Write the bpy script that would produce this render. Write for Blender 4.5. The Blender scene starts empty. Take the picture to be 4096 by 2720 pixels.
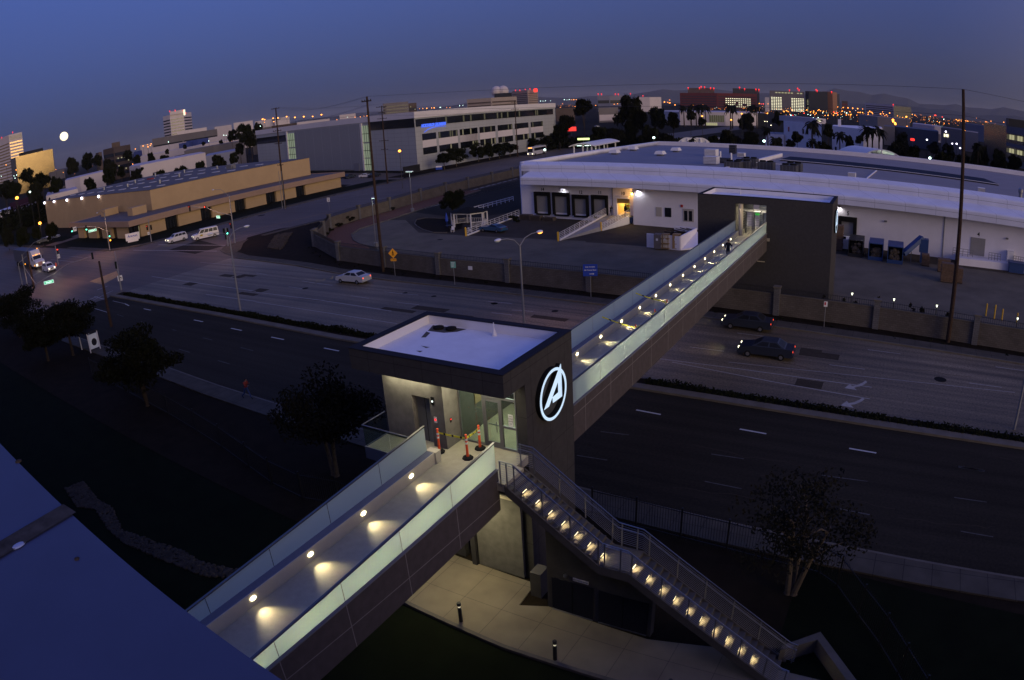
import bpy,bmesh,math,random
import numpy as np
from mathutils import Vector,Matrix
random.seed(7)
PI=math.pi
sc=bpy.context.scene
COL=sc.collection
# camera (16 mm fisheye on a 23.2 mm wide sensor)
CAMZ=20.2
FPX=2827.0
PITCH,ROLL,AZ=math.radians(19.037),math.radians(3.42),math.radians(32.2)
def _axes():
    u=np.array([0,math.cos(PITCH),math.sin(PITCH)])
    c,s=math.cos(ROLL),math.sin(ROLL)
    U=np.array([c*u[0]-s*u[1],s*u[0]+c*u[1],u[2]])
    fw=np.array([0,0,-1.0]);fw=fw-fw.dot(U)*U;fw/=np.linalg.norm(fw)
    rt=np.cross(fw,U)
    c,s=math.cos(AZ),math.sin(AZ)
    return np.array([[c,-s,0],[s,c,0],[0,0,1]])@np.array([rt,fw,U])
WM=_axes()
cam=bpy.data.cameras.new('camera')
cam.type='PANO'
cam.panorama_type='FISHEYE_EQUISOLID'
cam.fisheye_lens=16.0
cam.fisheye_fov=math.radians(180)
cam.sensor_fit='HORIZONTAL'
cam.sensor_width=4096/FPX*16.0
cam.clip_start=0.1
cam.clip_end=60000
cob=bpy.data.objects.new('camera',cam);COL.objects.link(cob)
m4=Matrix.Identity(4)
for i in range(3):
    for j in range(3):m4[i][j]=float(WM[i][j])
m4.translation=(0,0,CAMZ)
cob.matrix_world=m4
sc.camera=cob
# dusk sky
world=bpy.data.worlds.new('World');sc.world=world;world.use_nodes=True
nt=world.node_tree;nt.nodes.clear()
def N(nt,t,**k):
    n=nt.nodes.new(t)
    for a,b in k.items():setattr(n,a,b)
    return n
out=N(nt,'ShaderNodeOutputWorld');bg=N(nt,'ShaderNodeBackground');bg.inputs[1].default_value=1.0
tc=N(nt,'ShaderNodeTexCoord');sep=N(nt,'ShaderNodeSeparateXYZ');nt.links.new(tc.outputs['Generated'],sep.inputs[0])
mx=N(nt,'ShaderNodeMath',operation='MAXIMUM');mx.inputs[1].default_value=0;nt.links.new(sep.outputs[2],mx.inputs[0])
sq=N(nt,'ShaderNodeMath',operation='SQRT');nt.links.new(mx.outputs[0],sq.inputs[0])
ramp=N(nt,'ShaderNodeValToRGB');nt.links.new(sq.outputs[0],ramp.inputs[0])
SKY=[(0.0,(.028,.027,.044)),(.13,(.031,.033,.060)),(.26,(.043,.053,.118)),(.40,(.049,.071,.202)),(.52,(.051,.082,.268)),(1.0,(.066,.102,.430))]
el=ramp.color_ramp.elements
while len(el)<len(SKY):el.new(0.5)
for e,(p,c)in zip(el,SKY):e.position=p;e.color=(*c,1)
def dotnode(v):
    d=N(nt,'ShaderNodeVectorMath',operation='DOT_PRODUCT');d.inputs[1].default_value=v
    nt.links.new(tc.outputs['Generated'],d.inputs[0]);return d.outputs['Value']
# warm glow where the sun has gone down (opposite the rising moon), and a little more blue round the moon
WEST=Vector((.92,-.38,.03)).normalized()
ga=N(nt,'ShaderNodeMath',operation='MULTIPLY_ADD');ga.inputs[1].default_value=.75;ga.inputs[2].default_value=.25;nt.links.new(dotnode(WEST),ga.inputs[0])
g=N(nt,'ShaderNodeMath',operation='MAXIMUM');g.inputs[1].default_value=0;nt.links.new(ga.outputs[0],g.inputs[0])
g2=N(nt,'ShaderNodeMath',operation='POWER');g2.inputs[1].default_value=1.5;nt.links.new(g.outputs[0],g2.inputs[0])
ex=N(nt,'ShaderNodeMath',operation='MULTIPLY');ex.inputs[1].default_value=-3.2;nt.links.new(mx.outputs[0],ex.inputs[0])
ee=N(nt,'ShaderNodeMath',operation='EXPONENT');nt.links.new(ex.outputs[0],ee.inputs[0])
gm=N(nt,'ShaderNodeMath',operation='MULTIPLY');nt.links.new(g2.outputs[0],gm.inputs[0]);nt.links.new(ee.outputs[0],gm.inputs[1])
mixw=N(nt,'ShaderNodeMix',data_type='RGBA',blend_type='ADD');nt.links.new(gm.outputs[0],mixw.inputs[0])
nt.links.new(ramp.outputs[0],mixw.inputs[6]);mixw.inputs[7].default_value=(1.0,.76,.60,1)
# blue lift towards the moon side
b1=N(nt,'ShaderNodeMath',operation='MAXIMUM');b1.inputs[1].default_value=0;nt.links.new(dotnode((-.80,.55,.25)),b1.inputs[0])
b2=N(nt,'ShaderNodeMath',operation='POWER');b2.inputs[1].default_value=4;nt.links.new(b1.outputs[0],b2.inputs[0])
b3=N(nt,'ShaderNodeMath',operation='MULTIPLY');nt.links.new(b2.outputs[0],b3.inputs[0]);nt.links.new(sq.outputs[0],b3.inputs[1])
mixb=N(nt,'ShaderNodeMix',data_type='RGBA',blend_type='ADD');nt.links.new(b3.outputs[0],mixb.inputs[0])
nt.links.new(mixw.outputs[2],mixb.inputs[6]);mixb.inputs[7].default_value=(.035,.075,.25,1)
nt.links.new(mixb.outputs[2],bg.inputs[0]);nt.links.new(bg.outputs[0],out.inputs[0])
sun=bpy.data.lights.new('sun','SUN');sun.energy=1.45;sun.angle=math.radians(34);sun.color=(1,.76,.50)
so=bpy.data.objects.new('sun',sun);COL.objects.link(so)
sd=Vector((-.92,.38,-.15)).normalized()
so.rotation_euler=sd.to_track_quat('-Z','Y').to_euler()
sc.view_settings.view_transform='Standard'
sc.view_settings.look='None'
sc.view_settings.exposure=0.0
sc.view_settings.gamma=1.0
sc.render.engine='CYCLES'
sc.cycles.use_denoising=True
sc.cycles.max_bounces=5
sc.cycles.diffuse_bounces=3
sc.cycles.glossy_bounces=2
sc.cycles.transmission_bounces=4
sc.cycles.transparent_max_bounces=8
sc.cycles.caustics_reflective=False
sc.cycles.caustics_refractive=False
sc.cycles.sample_clamp_indirect=3.0
sc.cycles.use_light_tree=True
# pixels of the photograph (4096 wide) to points of the place
def D(p):
    dx,dy=p[0]-2048,1360-p[1];r=math.hypot(dx,dy)or 1e-9
    th=2*math.asin(r/(2*FPX));s=math.sin(th)/r
    v=WM@np.array([dx*s,dy*s,-math.cos(th)])
    return Vector((float(v[0]),float(v[1]),float(v[2])))
def Z(p,z=0.0):
    d=D(p);t=(z-CAMZ)/d.z;return Vector((d.x*t,d.y*t,z))
def onX(p,x):
    d=D(p);t=x/d.x;return Vector((x,d.y*t,CAMZ+d.z*t))
def onY(p,y):
    d=D(p);t=y/d.y;return Vector((d.x*t,y,CAMZ+d.z*t))
def at(p,dist):
    d=D(p);t=dist/math.hypot(d.x,d.y);return Vector((d.x*t,d.y*t,CAMZ+d.z*t))
def hgt(base,p):
    d=D(p);t=math.hypot(base[0],base[1])/math.hypot(d.x,d.y);return CAMZ+d.z*t
def reg(x0,y0,s=.43371):return lambda x,y:(x0+x*s,y0+y*s)
F=reg(0,0,1.73486)
r1=reg(0,400);rb=reg(900,400);r3=reg(1700,300);rc=reg(2500,300);rd=reg(3072,300);r6a=reg(0,900);r7=reg(1024,800)
r2=reg(2200,700);r2b=reg(3072,700);ra=reg(1300,1200);r4=reg(700,1650,.5506);r5=reg(1700,1750);r6=reg(2072,1350,.87354)
r7b=reg(2600,2040);r8=reg(0,1500,.7782)
q1=reg(0,860,.21685);q2=reg(500,760,.21685);q3=reg(2640,300,.32529);q4=reg(3328,380,.32529);q5=reg(560,380,.32529)
q7=reg(0,480,.32529);q6=reg(2850,780,.12755)
# materials
MATS={}
def mat(name,col,rough=.8,amp=.0,scale=1.0,metal=0.0,spec=.5,bump=0.0,emit=0.0,ecol=None,coord='Object'):
    if name in MATS:return MATS[name]
    if rough>=.8 and spec==.5:spec=.06
    m=bpy.data.materials.new(name);m.use_nodes=True;t=m.node_tree;b=t.nodes['Principled BSDF']
    b.inputs['Base Color'].default_value=(*col,1);b.inputs['Roughness'].default_value=rough
    b.inputs['Metallic'].default_value=metal;b.inputs['Specular IOR Level'].default_value=spec
    if amp>0 or bump>0:
        tcn=N(t,'ShaderNodeTexCoord');no=N(t,'ShaderNodeTexNoise');no.inputs['Scale'].default_value=scale
        no.inputs['Detail'].default_value=6;no.inputs['Roughness'].default_value=.65
        if coord=='World':
            geo=N(t,'ShaderNodeNewGeometry');t.links.new(geo.outputs['Position'],no.inputs['Vector'])
        else:t.links.new(tcn.outputs['Object'],no.inputs['Vector'])
        mp=N(t,'ShaderNodeMapRange');mp.inputs[1].default_value=.3;mp.inputs[2].default_value=.7
        mp.inputs[3].default_value=1-amp;mp.inputs[4].default_value=1+amp
        t.links.new(no.outputs[0],mp.inputs[0])
        vm=N(t,'ShaderNodeVectorMath',operation='SCALE');vm.inputs[0].default_value=col
        t.links.new(mp.outputs[0],vm.inputs['Scale']);t.links.new(vm.outputs[0],b.inputs['Base Color'])
        if bump>0:
            bn=N(t,'ShaderNodeBump');bn.inputs['Strength'].default_value=bump;bn.inputs['Distance'].default_value=.05
            t.links.new(no.outputs[0],bn.inputs['Height']);t.links.new(bn.outputs[0],b.inputs['Normal'])
    if emit>0:
        b.inputs['Emission Color'].default_value=(*(ecol or col),1);b.inputs['Emission Strength'].default_value=emit
    MATS[name]=m;return m
def jointmat(name,col,jcol,w,h,size=.02,rough=.8,amp=.1,offset=0.0,noise=3.0,swap=False,brickvar=0.0,spec=.5):
    """stone blocks, panels or slabs: brick pattern over (x+y, z), or over (x, y) when swap"""
    if name in MATS:return MATS[name]
    if rough>=.8 and spec==.5:spec=.06
    m=bpy.data.materials.new(name);m.use_nodes=True;t=m.node_tree;b=t.nodes['Principled BSDF']
    b.inputs['Roughness'].default_value=rough;b.inputs['Specular IOR Level'].default_value=spec
    tcn=N(t,'ShaderNodeTexCoord');sp=N(t,'ShaderNodeSeparateXYZ');t.links.new(tcn.outputs['Object'],sp.inputs[0])
    cb=N(t,'ShaderNodeCombineXYZ')
    if swap:t.links.new(sp.outputs[0],cb.inputs[0]);t.links.new(sp.outputs[1],cb.inputs[1])
    else:
        ad=N(t,'ShaderNodeMath',operation='ADD');t.links.new(sp.outputs[0],ad.inputs[0]);t.links.new(sp.outputs[1],ad.inputs[1])
        t.links.new(ad.outputs[0],cb.inputs[0]);t.links.new(sp.outputs[2],cb.inputs[1])
    br=N(t,'ShaderNodeTexBrick');br.offset=offset;br.inputs['Scale'].default_value=1.0
    br.inputs['Brick Width'].default_value=w;br.inputs['Row Height'].default_value=h;br.inputs['Mortar Size'].default_value=size
    br.inputs['Mortar Smooth'].default_value=.1;br.inputs['Bias'].default_value=0
    c2=tuple(c*(1-brickvar)for c in col)
    br.inputs['Color1'].default_value=(*col,1);br.inputs['Color2'].default_value=(*c2,1);br.inputs['Mortar'].default_value=(*jcol,1)
    t.links.new(cb.outputs[0],br.inputs['Vector'])
    no=N(t,'ShaderNodeTexNoise');no.inputs['Scale'].default_value=noise;no.inputs['Detail'].default_value=5;t.links.new(tcn.outputs['Object'],no.inputs['Vector'])
    mp=N(t,'ShaderNodeMapRange');mp.inputs[1].default_value=.3;mp.inputs[2].default_value=.7;mp.inputs[3].default_value=1-amp;mp.inputs[4].default_value=1+amp
    t.links.new(no.outputs[0],mp.inputs[0]);vm=N(t,'ShaderNodeVectorMath',operation='SCALE')
    t.links.new(br.outputs[0],vm.inputs[0]);t.links.new(mp.outputs[0],vm.inputs['Scale']);t.links.new(vm.outputs[0],b.inputs['Base Color'])
    MATS[name]=m;return m
def glow(name,col,s):return mat(name,(.02,.02,.02),.6,emit=s,ecol=col)
def roadmat(name,col,streak,rough=.6,spec=.35):
    """worn road surface: wheel-path streaks along x and patches"""
    m=bpy.data.materials.new(name);m.use_nodes=True;t=m.node_tree;b=t.nodes['Principled BSDF']
    b.inputs['Roughness'].default_value=rough;b.inputs['Specular IOR Level'].default_value=spec
    tcn=N(t,'ShaderNodeTexCoord')
    def noise(sx,sy,scl,det):
        mpn=N(t,'ShaderNodeMapping');mpn.inputs['Scale'].default_value=(sx,sy,1);t.links.new(tcn.outputs['Object'],mpn.inputs[0])
        no=N(t,'ShaderNodeTexNoise');no.inputs['Scale'].default_value=scl;no.inputs['Detail'].default_value=det;t.links.new(mpn.outputs[0],no.inputs['Vector'])
        mp=N(t,'ShaderNodeMapRange');mp.inputs[1].default_value=.3;mp.inputs[2].default_value=.7;mp.inputs[3].default_value=1-streak;mp.inputs[4].default_value=1+streak
        t.links.new(no.outputs[0],mp.inputs[0]);return mp.outputs[0]
    a,c,d=noise(.012,1.0,1.1,3),noise(.05,.05,1.0,5),noise(1,1,6.0,6)
    mu=N(t,'ShaderNodeMath',operation='MULTIPLY');t.links.new(a,mu.inputs[0]);t.links.new(c,mu.inputs[1])
    mu2=N(t,'ShaderNodeMath',operation='MULTIPLY');t.links.new(mu.outputs[0],mu2.inputs[0]);t.links.new(d,mu2.inputs[1])
    vm=N(t,'ShaderNodeVectorMath',operation='SCALE');vm.inputs[0].default_value=col;t.links.new(mu2.outputs[0],vm.inputs['Scale'])
    t.links.new(vm.outputs[0],b.inputs['Base Color']);MATS[name]=m;return m
M={}
M['stucco']=mat('dark_stucco',(.062,.058,.057),.9,.12,4,bump=.1)
M['stucco_j']=jointmat('dark_stucco_panels',(.062,.058,.057),(.030,.029,.029),1.45,2.05,.012,.9,.10)
M['block_wall']=jointmat('elevator_stucco',(.17,.16,.145),(.17,.16,.145),50,50,.0,.9,.16,noise=2.5)
M['girder']=jointmat('mauve_girder_panel',(.092,.078,.077),(.22,.20,.19),2.93,30,.02,.8,.10)
M['membrane']=mat('white_roof_membrane',(.80,.80,.84),.7,.06,1.2)
M['membrane_side']=mat('white_parapet_lining',(.74,.72,.74),.7,.04,1.0)
M['cap']=mat('dark_parapet_cap',(.026,.027,.034),.85)
M['rail']=mat('dark_rail_steel',(.13,.13,.13),.35,metal=.9)
M['deck']=mat('bridge_deck_concrete',(.40,.36,.26),.62,.10,3,spec=.4)
M['kerbwall']=mat('bridge_kerb_wall_paint',(.60,.53,.40),.75,.05,2)
M['ledge']=mat('blue_grey_ledge',(.15,.16,.22),.6,.08,2)
M['steel']=mat('brushed_steel',(.42,.42,.44),.28,metal=1.0)
M['steel_d']=mat('galvanised_steel',(.30,.30,.32),.45,metal=.8)
M['darkmetal']=mat('black_metal',(.012,.012,.014),.5)
M['greymetal']=mat('grey_painted_metal',(.16,.16,.17),.5)
M['galv']=mat('pole_galvanised',(.20,.20,.21),.55,.1,3)
M['wood']=mat('weathered_pole_wood',(.050,.032,.024),.9,.3,4)
M['conc']=mat('pavement_concrete',(.30,.285,.26),.85,.16,1.3,coord='World')
M['walk']=jointmat('sidewalk_slabs',(.085,.074,.056),(.04,.035,.03),1.5,1.5,.02,.85,.18,noise=.9,swap=True)
M['patio']=jointmat('patio_slabs',(.19,.16,.115),(.10,.085,.065),1.9,1.9,.012,.8,.14,noise=.8,swap=True)
M['conc_d']=mat('dark_concrete',(.11,.10,.085),.85,.18,1.0,coord='World')
M['road_new']=roadmat('dark_asphalt',(.030,.025,.017),.22,.85,.06)
M['road_old']=roadmat('worn_grey_road',(.145,.112,.066),.46,.55,.25)
M['road_x']=roadmat('cross_street_asphalt',(.105,.078,.054),.2,.6,.2)
M['lot']=mat('yard_concrete',(.140,.118,.082),.8,.22,.25,coord='World')
M['lot_d']=mat('yard_asphalt',(.058,.046,.032),.8,.25,.3,coord='World')
M['paint']=mat('worn_road_paint',(.36,.33,.28),.7,.25,2,coord='World')
M['paint_f']=mat('faded_road_paint',(.10,.095,.085),.8,.3,2,coord='World')
M['paint_w']=mat('fresh_road_paint',(.50,.48,.42),.7,.1,2,coord='World')
M['paint_y']=mat('yellow_road_paint',(.34,.17,.04),.7,.2,2,coord='World')
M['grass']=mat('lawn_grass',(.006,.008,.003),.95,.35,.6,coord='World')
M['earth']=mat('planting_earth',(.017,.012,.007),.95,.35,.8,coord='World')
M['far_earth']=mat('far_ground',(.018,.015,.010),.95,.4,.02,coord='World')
M['redrock']=mat('red_gravel',(.15,.078,.052),.95,.25,3,coord='World')
M['rock']=mat('grey_river_rock',(.055,.045,.034),.85,.35,2)
M['kerb']=mat('kerb_concrete',(.14,.122,.095),.85,.2,.8,coord='World')
M['blockwall']=jointmat('tan_block_wall',(.135,.115,.095),(.075,.065,.055),.41,.20,.012,.9,.16,.5,noise=.6,brickvar=.18)
M['pilaster']=jointmat('grey_block_pilaster',(.135,.13,.135),(.07,.07,.07),.41,.20,.012,.9,.15,.5,noise=.8,brickvar=.12)
M['white_wall']=mat('white_painted_wall',(.74,.71,.75),.75,.06,.35)
M['white_fascia']=jointmat('white_fascia_panels',(.70,.70,.78),(.48,.48,.54),4.6,50,.04,.55,.06,noise=.4)
M['white']=mat('white_paint',(.72,.70,.70),.6,.05,2)
M['wh_roof']=mat('warehouse_roofing',(.26,.22,.20),.55,.10,.25,coord='World')
M['roof_dark']=mat('dark_roofing',(.11,.09,.075),.75,.18,.12,coord='World')
M['solar']=mat('solar_panel_glass',(.012,.014,.026),.7,spec=.15)
M['yel']=mat('yellow_stucco_wall',(.44,.31,.175),.85,.07,.25)
M['tan']=mat('tan_fascia',(.33,.225,.165),.85,.08,.3)
M['office']=jointmat('grey_office_cladding',(.36,.37,.37),(.25,.26,.26),3.0,1.5,.05,.7,.05,noise=.1)
M['office_l']=mat('pale_office_band',(.66,.62,.61),.7,.05,.1)
M['glass_d']=mat('dark_window_glass',(.012,.014,.018),.12,spec=.6)
M['glass_g']=mat('gold_mirror_glass',(.26,.19,.09),.2,metal=.9,amp=.12,scale=.05)
M['brown_bld']=mat('brown_building',(.10,.075,.065),.85,.15,.1)
M['red_bld']=mat('red_brick_building',(.20,.045,.038),.85,.12,.1)
M['blk_bld']=mat('black_glass_building',(.020,.022,.026),.25)
M['beige']=mat('beige_building',(.34,.28,.24),.85,.08,.08)
M['far_white']=mat('far_white_building',(.56,.50,.51),.85,.08,.05)
M['far_grey']=mat('far_grey_building',(.17,.155,.16),.85,.12,.05)
M['tile_red']=mat('red_roof_tile',(.075,.022,.020),.9,.2,1)
M['rubber']=mat('rubber',(.018,.018,.018),.8)
M['orange']=mat('orange_plastic',(.85,.10,.025),.45)
M['refl']=mat('white_reflective_band',(.85,.85,.82),.5)
M['tape']=mat('yellow_caution_tape',(.85,.78,.04),.5)
M['blue']=mat('blue_paint',(.018,.05,.16),.5,.1,1)
M['blue_s']=mat('blue_sign_face',(.015,.06,.42),.5)
M['black']=mat('black_rubber_seal',(.014,.014,.013),.8)
M['yellow']=mat('yellow_paint',(.72,.42,.03),.55)
M['cloth_d']=mat('dark_cloth',(.014,.015,.020),.9)
M['skin']=mat('skin',(.32,.18,.12),.6)
M['hair']=mat('dark_hair',(.012,.009,.008),.7)
M['red_cl']=mat('red_cloth',(.28,.05,.035),.9)
M['bark']=mat('pale_bark',(.12,.095,.07),.9,.25,6)
M['bark_d']=mat('dark_bark',(.05,.038,.030),.9,.25,6)
M['leaf']=mat('dark_foliage',(.011,.012,.006),.8,.35,.5,coord='World')
M['leaf2']=mat('grey_green_foliage',(.014,.013,.008),.8,.35,.6,coord='World')
M['leaf3']=mat('hedge_foliage',(.009,.011,.004),.8,.4,.5,coord='World')
M['frost']=None
def facing(t,sock):
    w=N(t,'ShaderNodeLayerWeight');p=N(t,'ShaderNodeMath',operation='POWER');p.inputs[1].default_value=4;t.links.new(w.outputs['Facing'],p.inputs[0])
    q=N(t,'ShaderNodeMath',operation='MULTIPLY_ADD');q.inputs[1].default_value=.5;q.inputs[2].default_value=.04;t.links.new(p.outputs[0],q.inputs[0]);t.links.new(q.outputs[0],sock)
def frosted(name,col,tr):
    m=bpy.data.materials.new(name);m.use_nodes=True;t=m.node_tree;t.nodes.clear()
    o=N(t,'ShaderNodeOutputMaterial');d=N(t,'ShaderNodeBsdfDiffuse');d.inputs[0].default_value=(*col,1)
    r=N(t,'ShaderNodeBsdfTranslucent');r.inputs[0].default_value=(*tr,1);gl=N(t,'ShaderNodeBsdfGlossy');gl.inputs['Roughness'].default_value=.25
    a=N(t,'ShaderNodeMixShader');a.inputs[0].default_value=.62;t.links.new(d.outputs[0],a.inputs[1]);t.links.new(r.outputs[0],a.inputs[2])
    b=N(t,'ShaderNodeMixShader');facing(t,b.inputs[0]);t.links.new(a.outputs[0],b.inputs[1]);t.links.new(gl.outputs[0],b.inputs[2])
    t.links.new(b.outputs[0],o.inputs[0]);return m
M['frost']=frosted('frosted_glass',(.52,.64,.58),(.80,.92,.80))
def clearglass(name,tint=(.75,.82,.78),refl=1.45):
    m=bpy.data.materials.new(name);m.use_nodes=True;t=m.node_tree;t.nodes.clear()
    o=N(t,'ShaderNodeOutputMaterial');tr=N(t,'ShaderNodeBsdfTransparent');tr.inputs[0].default_value=(*tint,1)
    gl=N(t,'ShaderNodeBsdfGlossy');gl.inputs['Roughness'].default_value=.03
    b=N(t,'ShaderNodeMixShader');facing(t,b.inputs[0]);t.links.new(tr.outputs[0],b.inputs[1]);t.links.new(gl.outputs[0],b.inputs[2])
    t.links.new(b.outputs[0],o.inputs[0]);return m
M['clear']=clearglass('clear_glass')
M['lamp_w']=glow('lit_deck_lamp',(1,.88,.55),7)
M['lamp_s']=glow('lit_stair_lamp',(1,.80,.45),5)
M['lamp_o']=glow('sodium_lamp',(1,.30,.035),6)
M['lamp_c']=glow('white_lamp',(.70,1,.88),5)
M['lamp_v']=glow('violet_white_lamp',(.85,.80,1),6)
M['lamp_r']=glow('red_beacon',(1,.02,.02),2.2)
M['sig_g']=glow('green_signal',(.10,1,.62),7)
M['sig_r']=glow('red_signal',(1,.05,.02),5)
M['sig_rd']=glow('dim_red_signal',(1,.04,.02),.8)
M['sig_o']=glow('orange_signal',(1,.30,.02),5)
M['head']=glow('headlight_glow',(1,.90,.60),4)
M['tail']=glow('taillight_glow',(1,.06,.02),3)
M['marker']=glow('amber_marker',(1,.35,.03),4)
M['logo']=glow('lit_logo_face',(.62,.80,1),1.0)
M['win_y']=glow('lit_window_yellow',(.85,.80,.45),.45)
M['win_d']=glow('dim_window_yellow',(.60,.55,.28),.10)
M['win_g']=glow('lit_glass_green',(.62,.74,.52),.30)
M['win_b']=glow('bright_window',(1,.93,.62),1.4)
M['sign_bl']=glow('blue_lit_letters',(.07,.16,1),1.1)
M['sign_g']=glow('green_lit_sign',(.10,.85,.42),.75)
M['sign_w']=glow('white_lit_text',(.9,1,.95),1.6)
M['exit']=glow('green_exit_sign',(.05,.9,.10),.8)
M['red_led']=glow('red_led',(1,.02,.02),3)
# mesh helper
OFF={}
class MB:
    def __init__(s):s.v=[];s.f=[];s.m=[];s.mi=0
    def add(s,vs,fs):
        n=len(s.v);s.v+=[tuple(v)for v in vs];s.f+=[tuple(i+n for i in f)for f in fs];s.m+=[s.mi]*len(fs);return s
    def box(s,x0,x1,y0,y1,z0,z1):
        if x0>x1:x0,x1=x1,x0
        if y0>y1:y0,y1=y1,y0
        if z0>z1:z0,z1=z1,z0
        return s.add([(x0,y0,z0),(x1,y0,z0),(x1,y1,z0),(x0,y1,z0),(x0,y0,z1),(x1,y0,z1),(x1,y1,z1),(x0,y1,z1)],
                     [(0,3,2,1),(4,5,6,7),(0,1,5,4),(1,2,6,5),(2,3,7,6),(3,0,4,7)])
    def obox(s,a,b,w,z0,z1):
        """box standing on segment a-b (xy), thickness w"""
        a,b=Vector(a[:2]),Vector(b[:2]);d=(b-a).normalized();n=Vector((-d.y,d.x))*w/2
        p=[a-n,b-n,b+n,a+n]
        return s.prism([(q.x,q.y)for q in p],z0,z1)
    def beam(s,a,b,w,h):
        a,b=Vector(a),Vector(b);d=(b-a).normalized();up=Vector((0,0,1))if abs(d.z)<.95 else Vector((1,0,0))
        x=d.cross(up).normalized()*w/2;y=x.cross(d).normalized()*h/2
        vs=[a-x-y,a+x-y,a+x+y,a-x+y,b-x-y,b+x-y,b+x+y,b-x+y]
        return s.add(vs,[(0,3,2,1),(4,5,6,7),(0,1,5,4),(1,2,6,5),(2,3,7,6),(3,0,4,7)])
    def prism(s,poly,z0,z1):
        ar=sum(poly[i][0]*poly[(i+1)%len(poly)][1]-poly[(i+1)%len(poly)][0]*poly[i][1]for i in range(len(poly)))
        if ar<0:poly=poly[::-1]
        n=len(poly)
        vs=[(p[0],p[1],z0)for p in poly]+[(p[0],p[1],z1)for p in poly]
        return s.add(vs,[tuple(range(n))[::-1],tuple(range(n,2*n))]+[(i,(i+1)%n,n+(i+1)%n,n+i)for i in range(n)])
    def sheet(s,poly,z):
        ar=sum(poly[i][0]*poly[(i+1)%len(poly)][1]-poly[(i+1)%len(poly)][0]*poly[i][1]for i in range(len(poly)))
        if ar<0:poly=poly[::-1]
        return s.add([(p[0],p[1],z)for p in poly],[tuple(range(len(poly)))])
    def profile(s,prof,a,b,axis='x'):
        """extrude a closed profile of (v, z) from a to b along x (v=y) or along y (v=x)"""
        n=len(prof)
        if axis=='x':vs=[(a,p[0],p[1])for p in prof]+[(b,p[0],p[1])for p in prof]
        else:vs=[(p[0],a,p[1])for p in prof]+[(p[0],b,p[1])for p in prof]
        return s.add(vs,[tuple(range(n)),tuple(range(n,2*n))[::-1]]+[(i,n+i,n+(i+1)%n,(i+1)%n)for i in range(n)])
    def tube(s,pts,r,n=6,cap=True):
        pts=[Vector(p)for p in pts];rs=r if isinstance(r,(list,tuple))else[r]*len(pts)
        base=len(s.v);vs=[];fs=[]
        for i,p in enumerate(pts):
            d=(pts[min(i+1,len(pts)-1)]-pts[max(i-1,0)]).normalized()
            up=Vector((0,0,1))if abs(d.z)<.9 else Vector((1,0,0))
            x=d.cross(up).normalized();y=x.cross(d)
            for k in range(n):
                a=2*PI*k/n;vs.append(p+(x*math.cos(a)+y*math.sin(a))*rs[i])
        for i in range(len(pts)-1):
            for k in range(n):fs.append((i*n+k,i*n+(k+1)%n,(i+1)*n+(k+1)%n,(i+1)*n+k))
        if cap:fs+=[tuple(range(n))[::-1],tuple(range((len(pts)-1)*n,len(pts)*n))]
        return s.add(vs,fs)
    def lathe(s,prof,c=(0,0,0),n=12):
        vs=[];fs=[]
        for r,z in prof:
            for k in range(n):a=2*PI*k/n;vs.append((c[0]+r*math.cos(a),c[1]+r*math.sin(a),c[2]+z))
        m=len(prof)
        for i in range(m-1):
            for k in range(n):fs.append((i*n+k,i*n+(k+1)%n,(i+1)*n+(k+1)%n,(i+1)*n+k))
        fs+=[tuple(range(n))[::-1],tuple(range((m-1)*n,m*n))]
        return s.add(vs,fs)
    def ball(s,c,r,seg=8,rings=5,sx=1,sy=1,sz=1):
        prof=[(max(r*math.sin(PI*i/rings),.001*r),-r*math.cos(PI*i/rings))for i in range(rings+1)]
        n0=len(s.v);s.lathe(prof,(0,0,0),seg)
        s.v[n0:]=[(c[0]+v[0]*sx,c[1]+v[1]*sy,c[2]+v[2]*sz)for v in s.v[n0:]]
        return s
    def disc(s,c,nrm,r,n=12,t=.02):
        nrm=Vector(nrm).normalized();return s.tube([Vector(c),Vector(c)+nrm*t],r,n)
    def xf(s,n0,M4):
        s.v[n0:]=[tuple(M4@Vector(v))for v in s.v[n0:]];return s
    def build(s,name,m,parent=None,smooth=False):
        me=bpy.data.meshes.new(name);o=OFF.get(parent.name,Vector((0,0,0)))if parent else Vector((0,0,0))
        me.from_pydata([(v[0]-o.x,v[1]-o.y,v[2]-o.z)for v in s.v],[],s.f)
        for mm in(m if isinstance(m,(list,tuple))else[m]):me.materials.append(mm)
        if any(s.m):me.polygons.foreach_set('material_index',s.m)
        if smooth:me.polygons.foreach_set('use_smooth',[True]*len(me.polygons))
        me.update()
        ob=bpy.data.objects.new(name,me);COL.objects.link(ob)
        if parent:ob.parent=parent;OFF[ob.name]=o
        return ob
def tag(o,label=None,cat=None,group=None,kind=None):
    for k,v in(('label',label),('category',cat),('group',group),('kind',kind)):
        if v:o[k]=v
    return o
def root(name,label,cat,loc=(0,0,0),group=None,rz=0.0):
    o=bpy.data.objects.new(name,None);COL.objects.link(o);o.location=loc;o.rotation_euler=(0,0,rz)
    o.empty_display_size=.3;OFF[o.name]=Vector(loc);return tag(o,label,cat,group)
def whole(mb,name,m,label,cat,group=None,loc=None,smooth=False,kind=None):
    """a thing that is one mesh, its origin at loc"""
    if loc is not None:
        l=Vector(loc);mb.v=[(v[0]-l.x,v[1]-l.y,v[2]-l.z)for v in mb.v]
    o=mb.build(name,m,None,smooth)
    if loc is not None:o.location=loc
    return tag(o,label,cat,group,kind)
def struct(mb,name,m):return tag(mb.build(name,m),kind='structure')
def copy_tree(o,parent=None):
    c=o.copy();COL.objects.link(c)
    if parent:c.parent=parent
    for ch in o.children:copy_tree(ch,c)
    return c
KIDS={}
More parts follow.
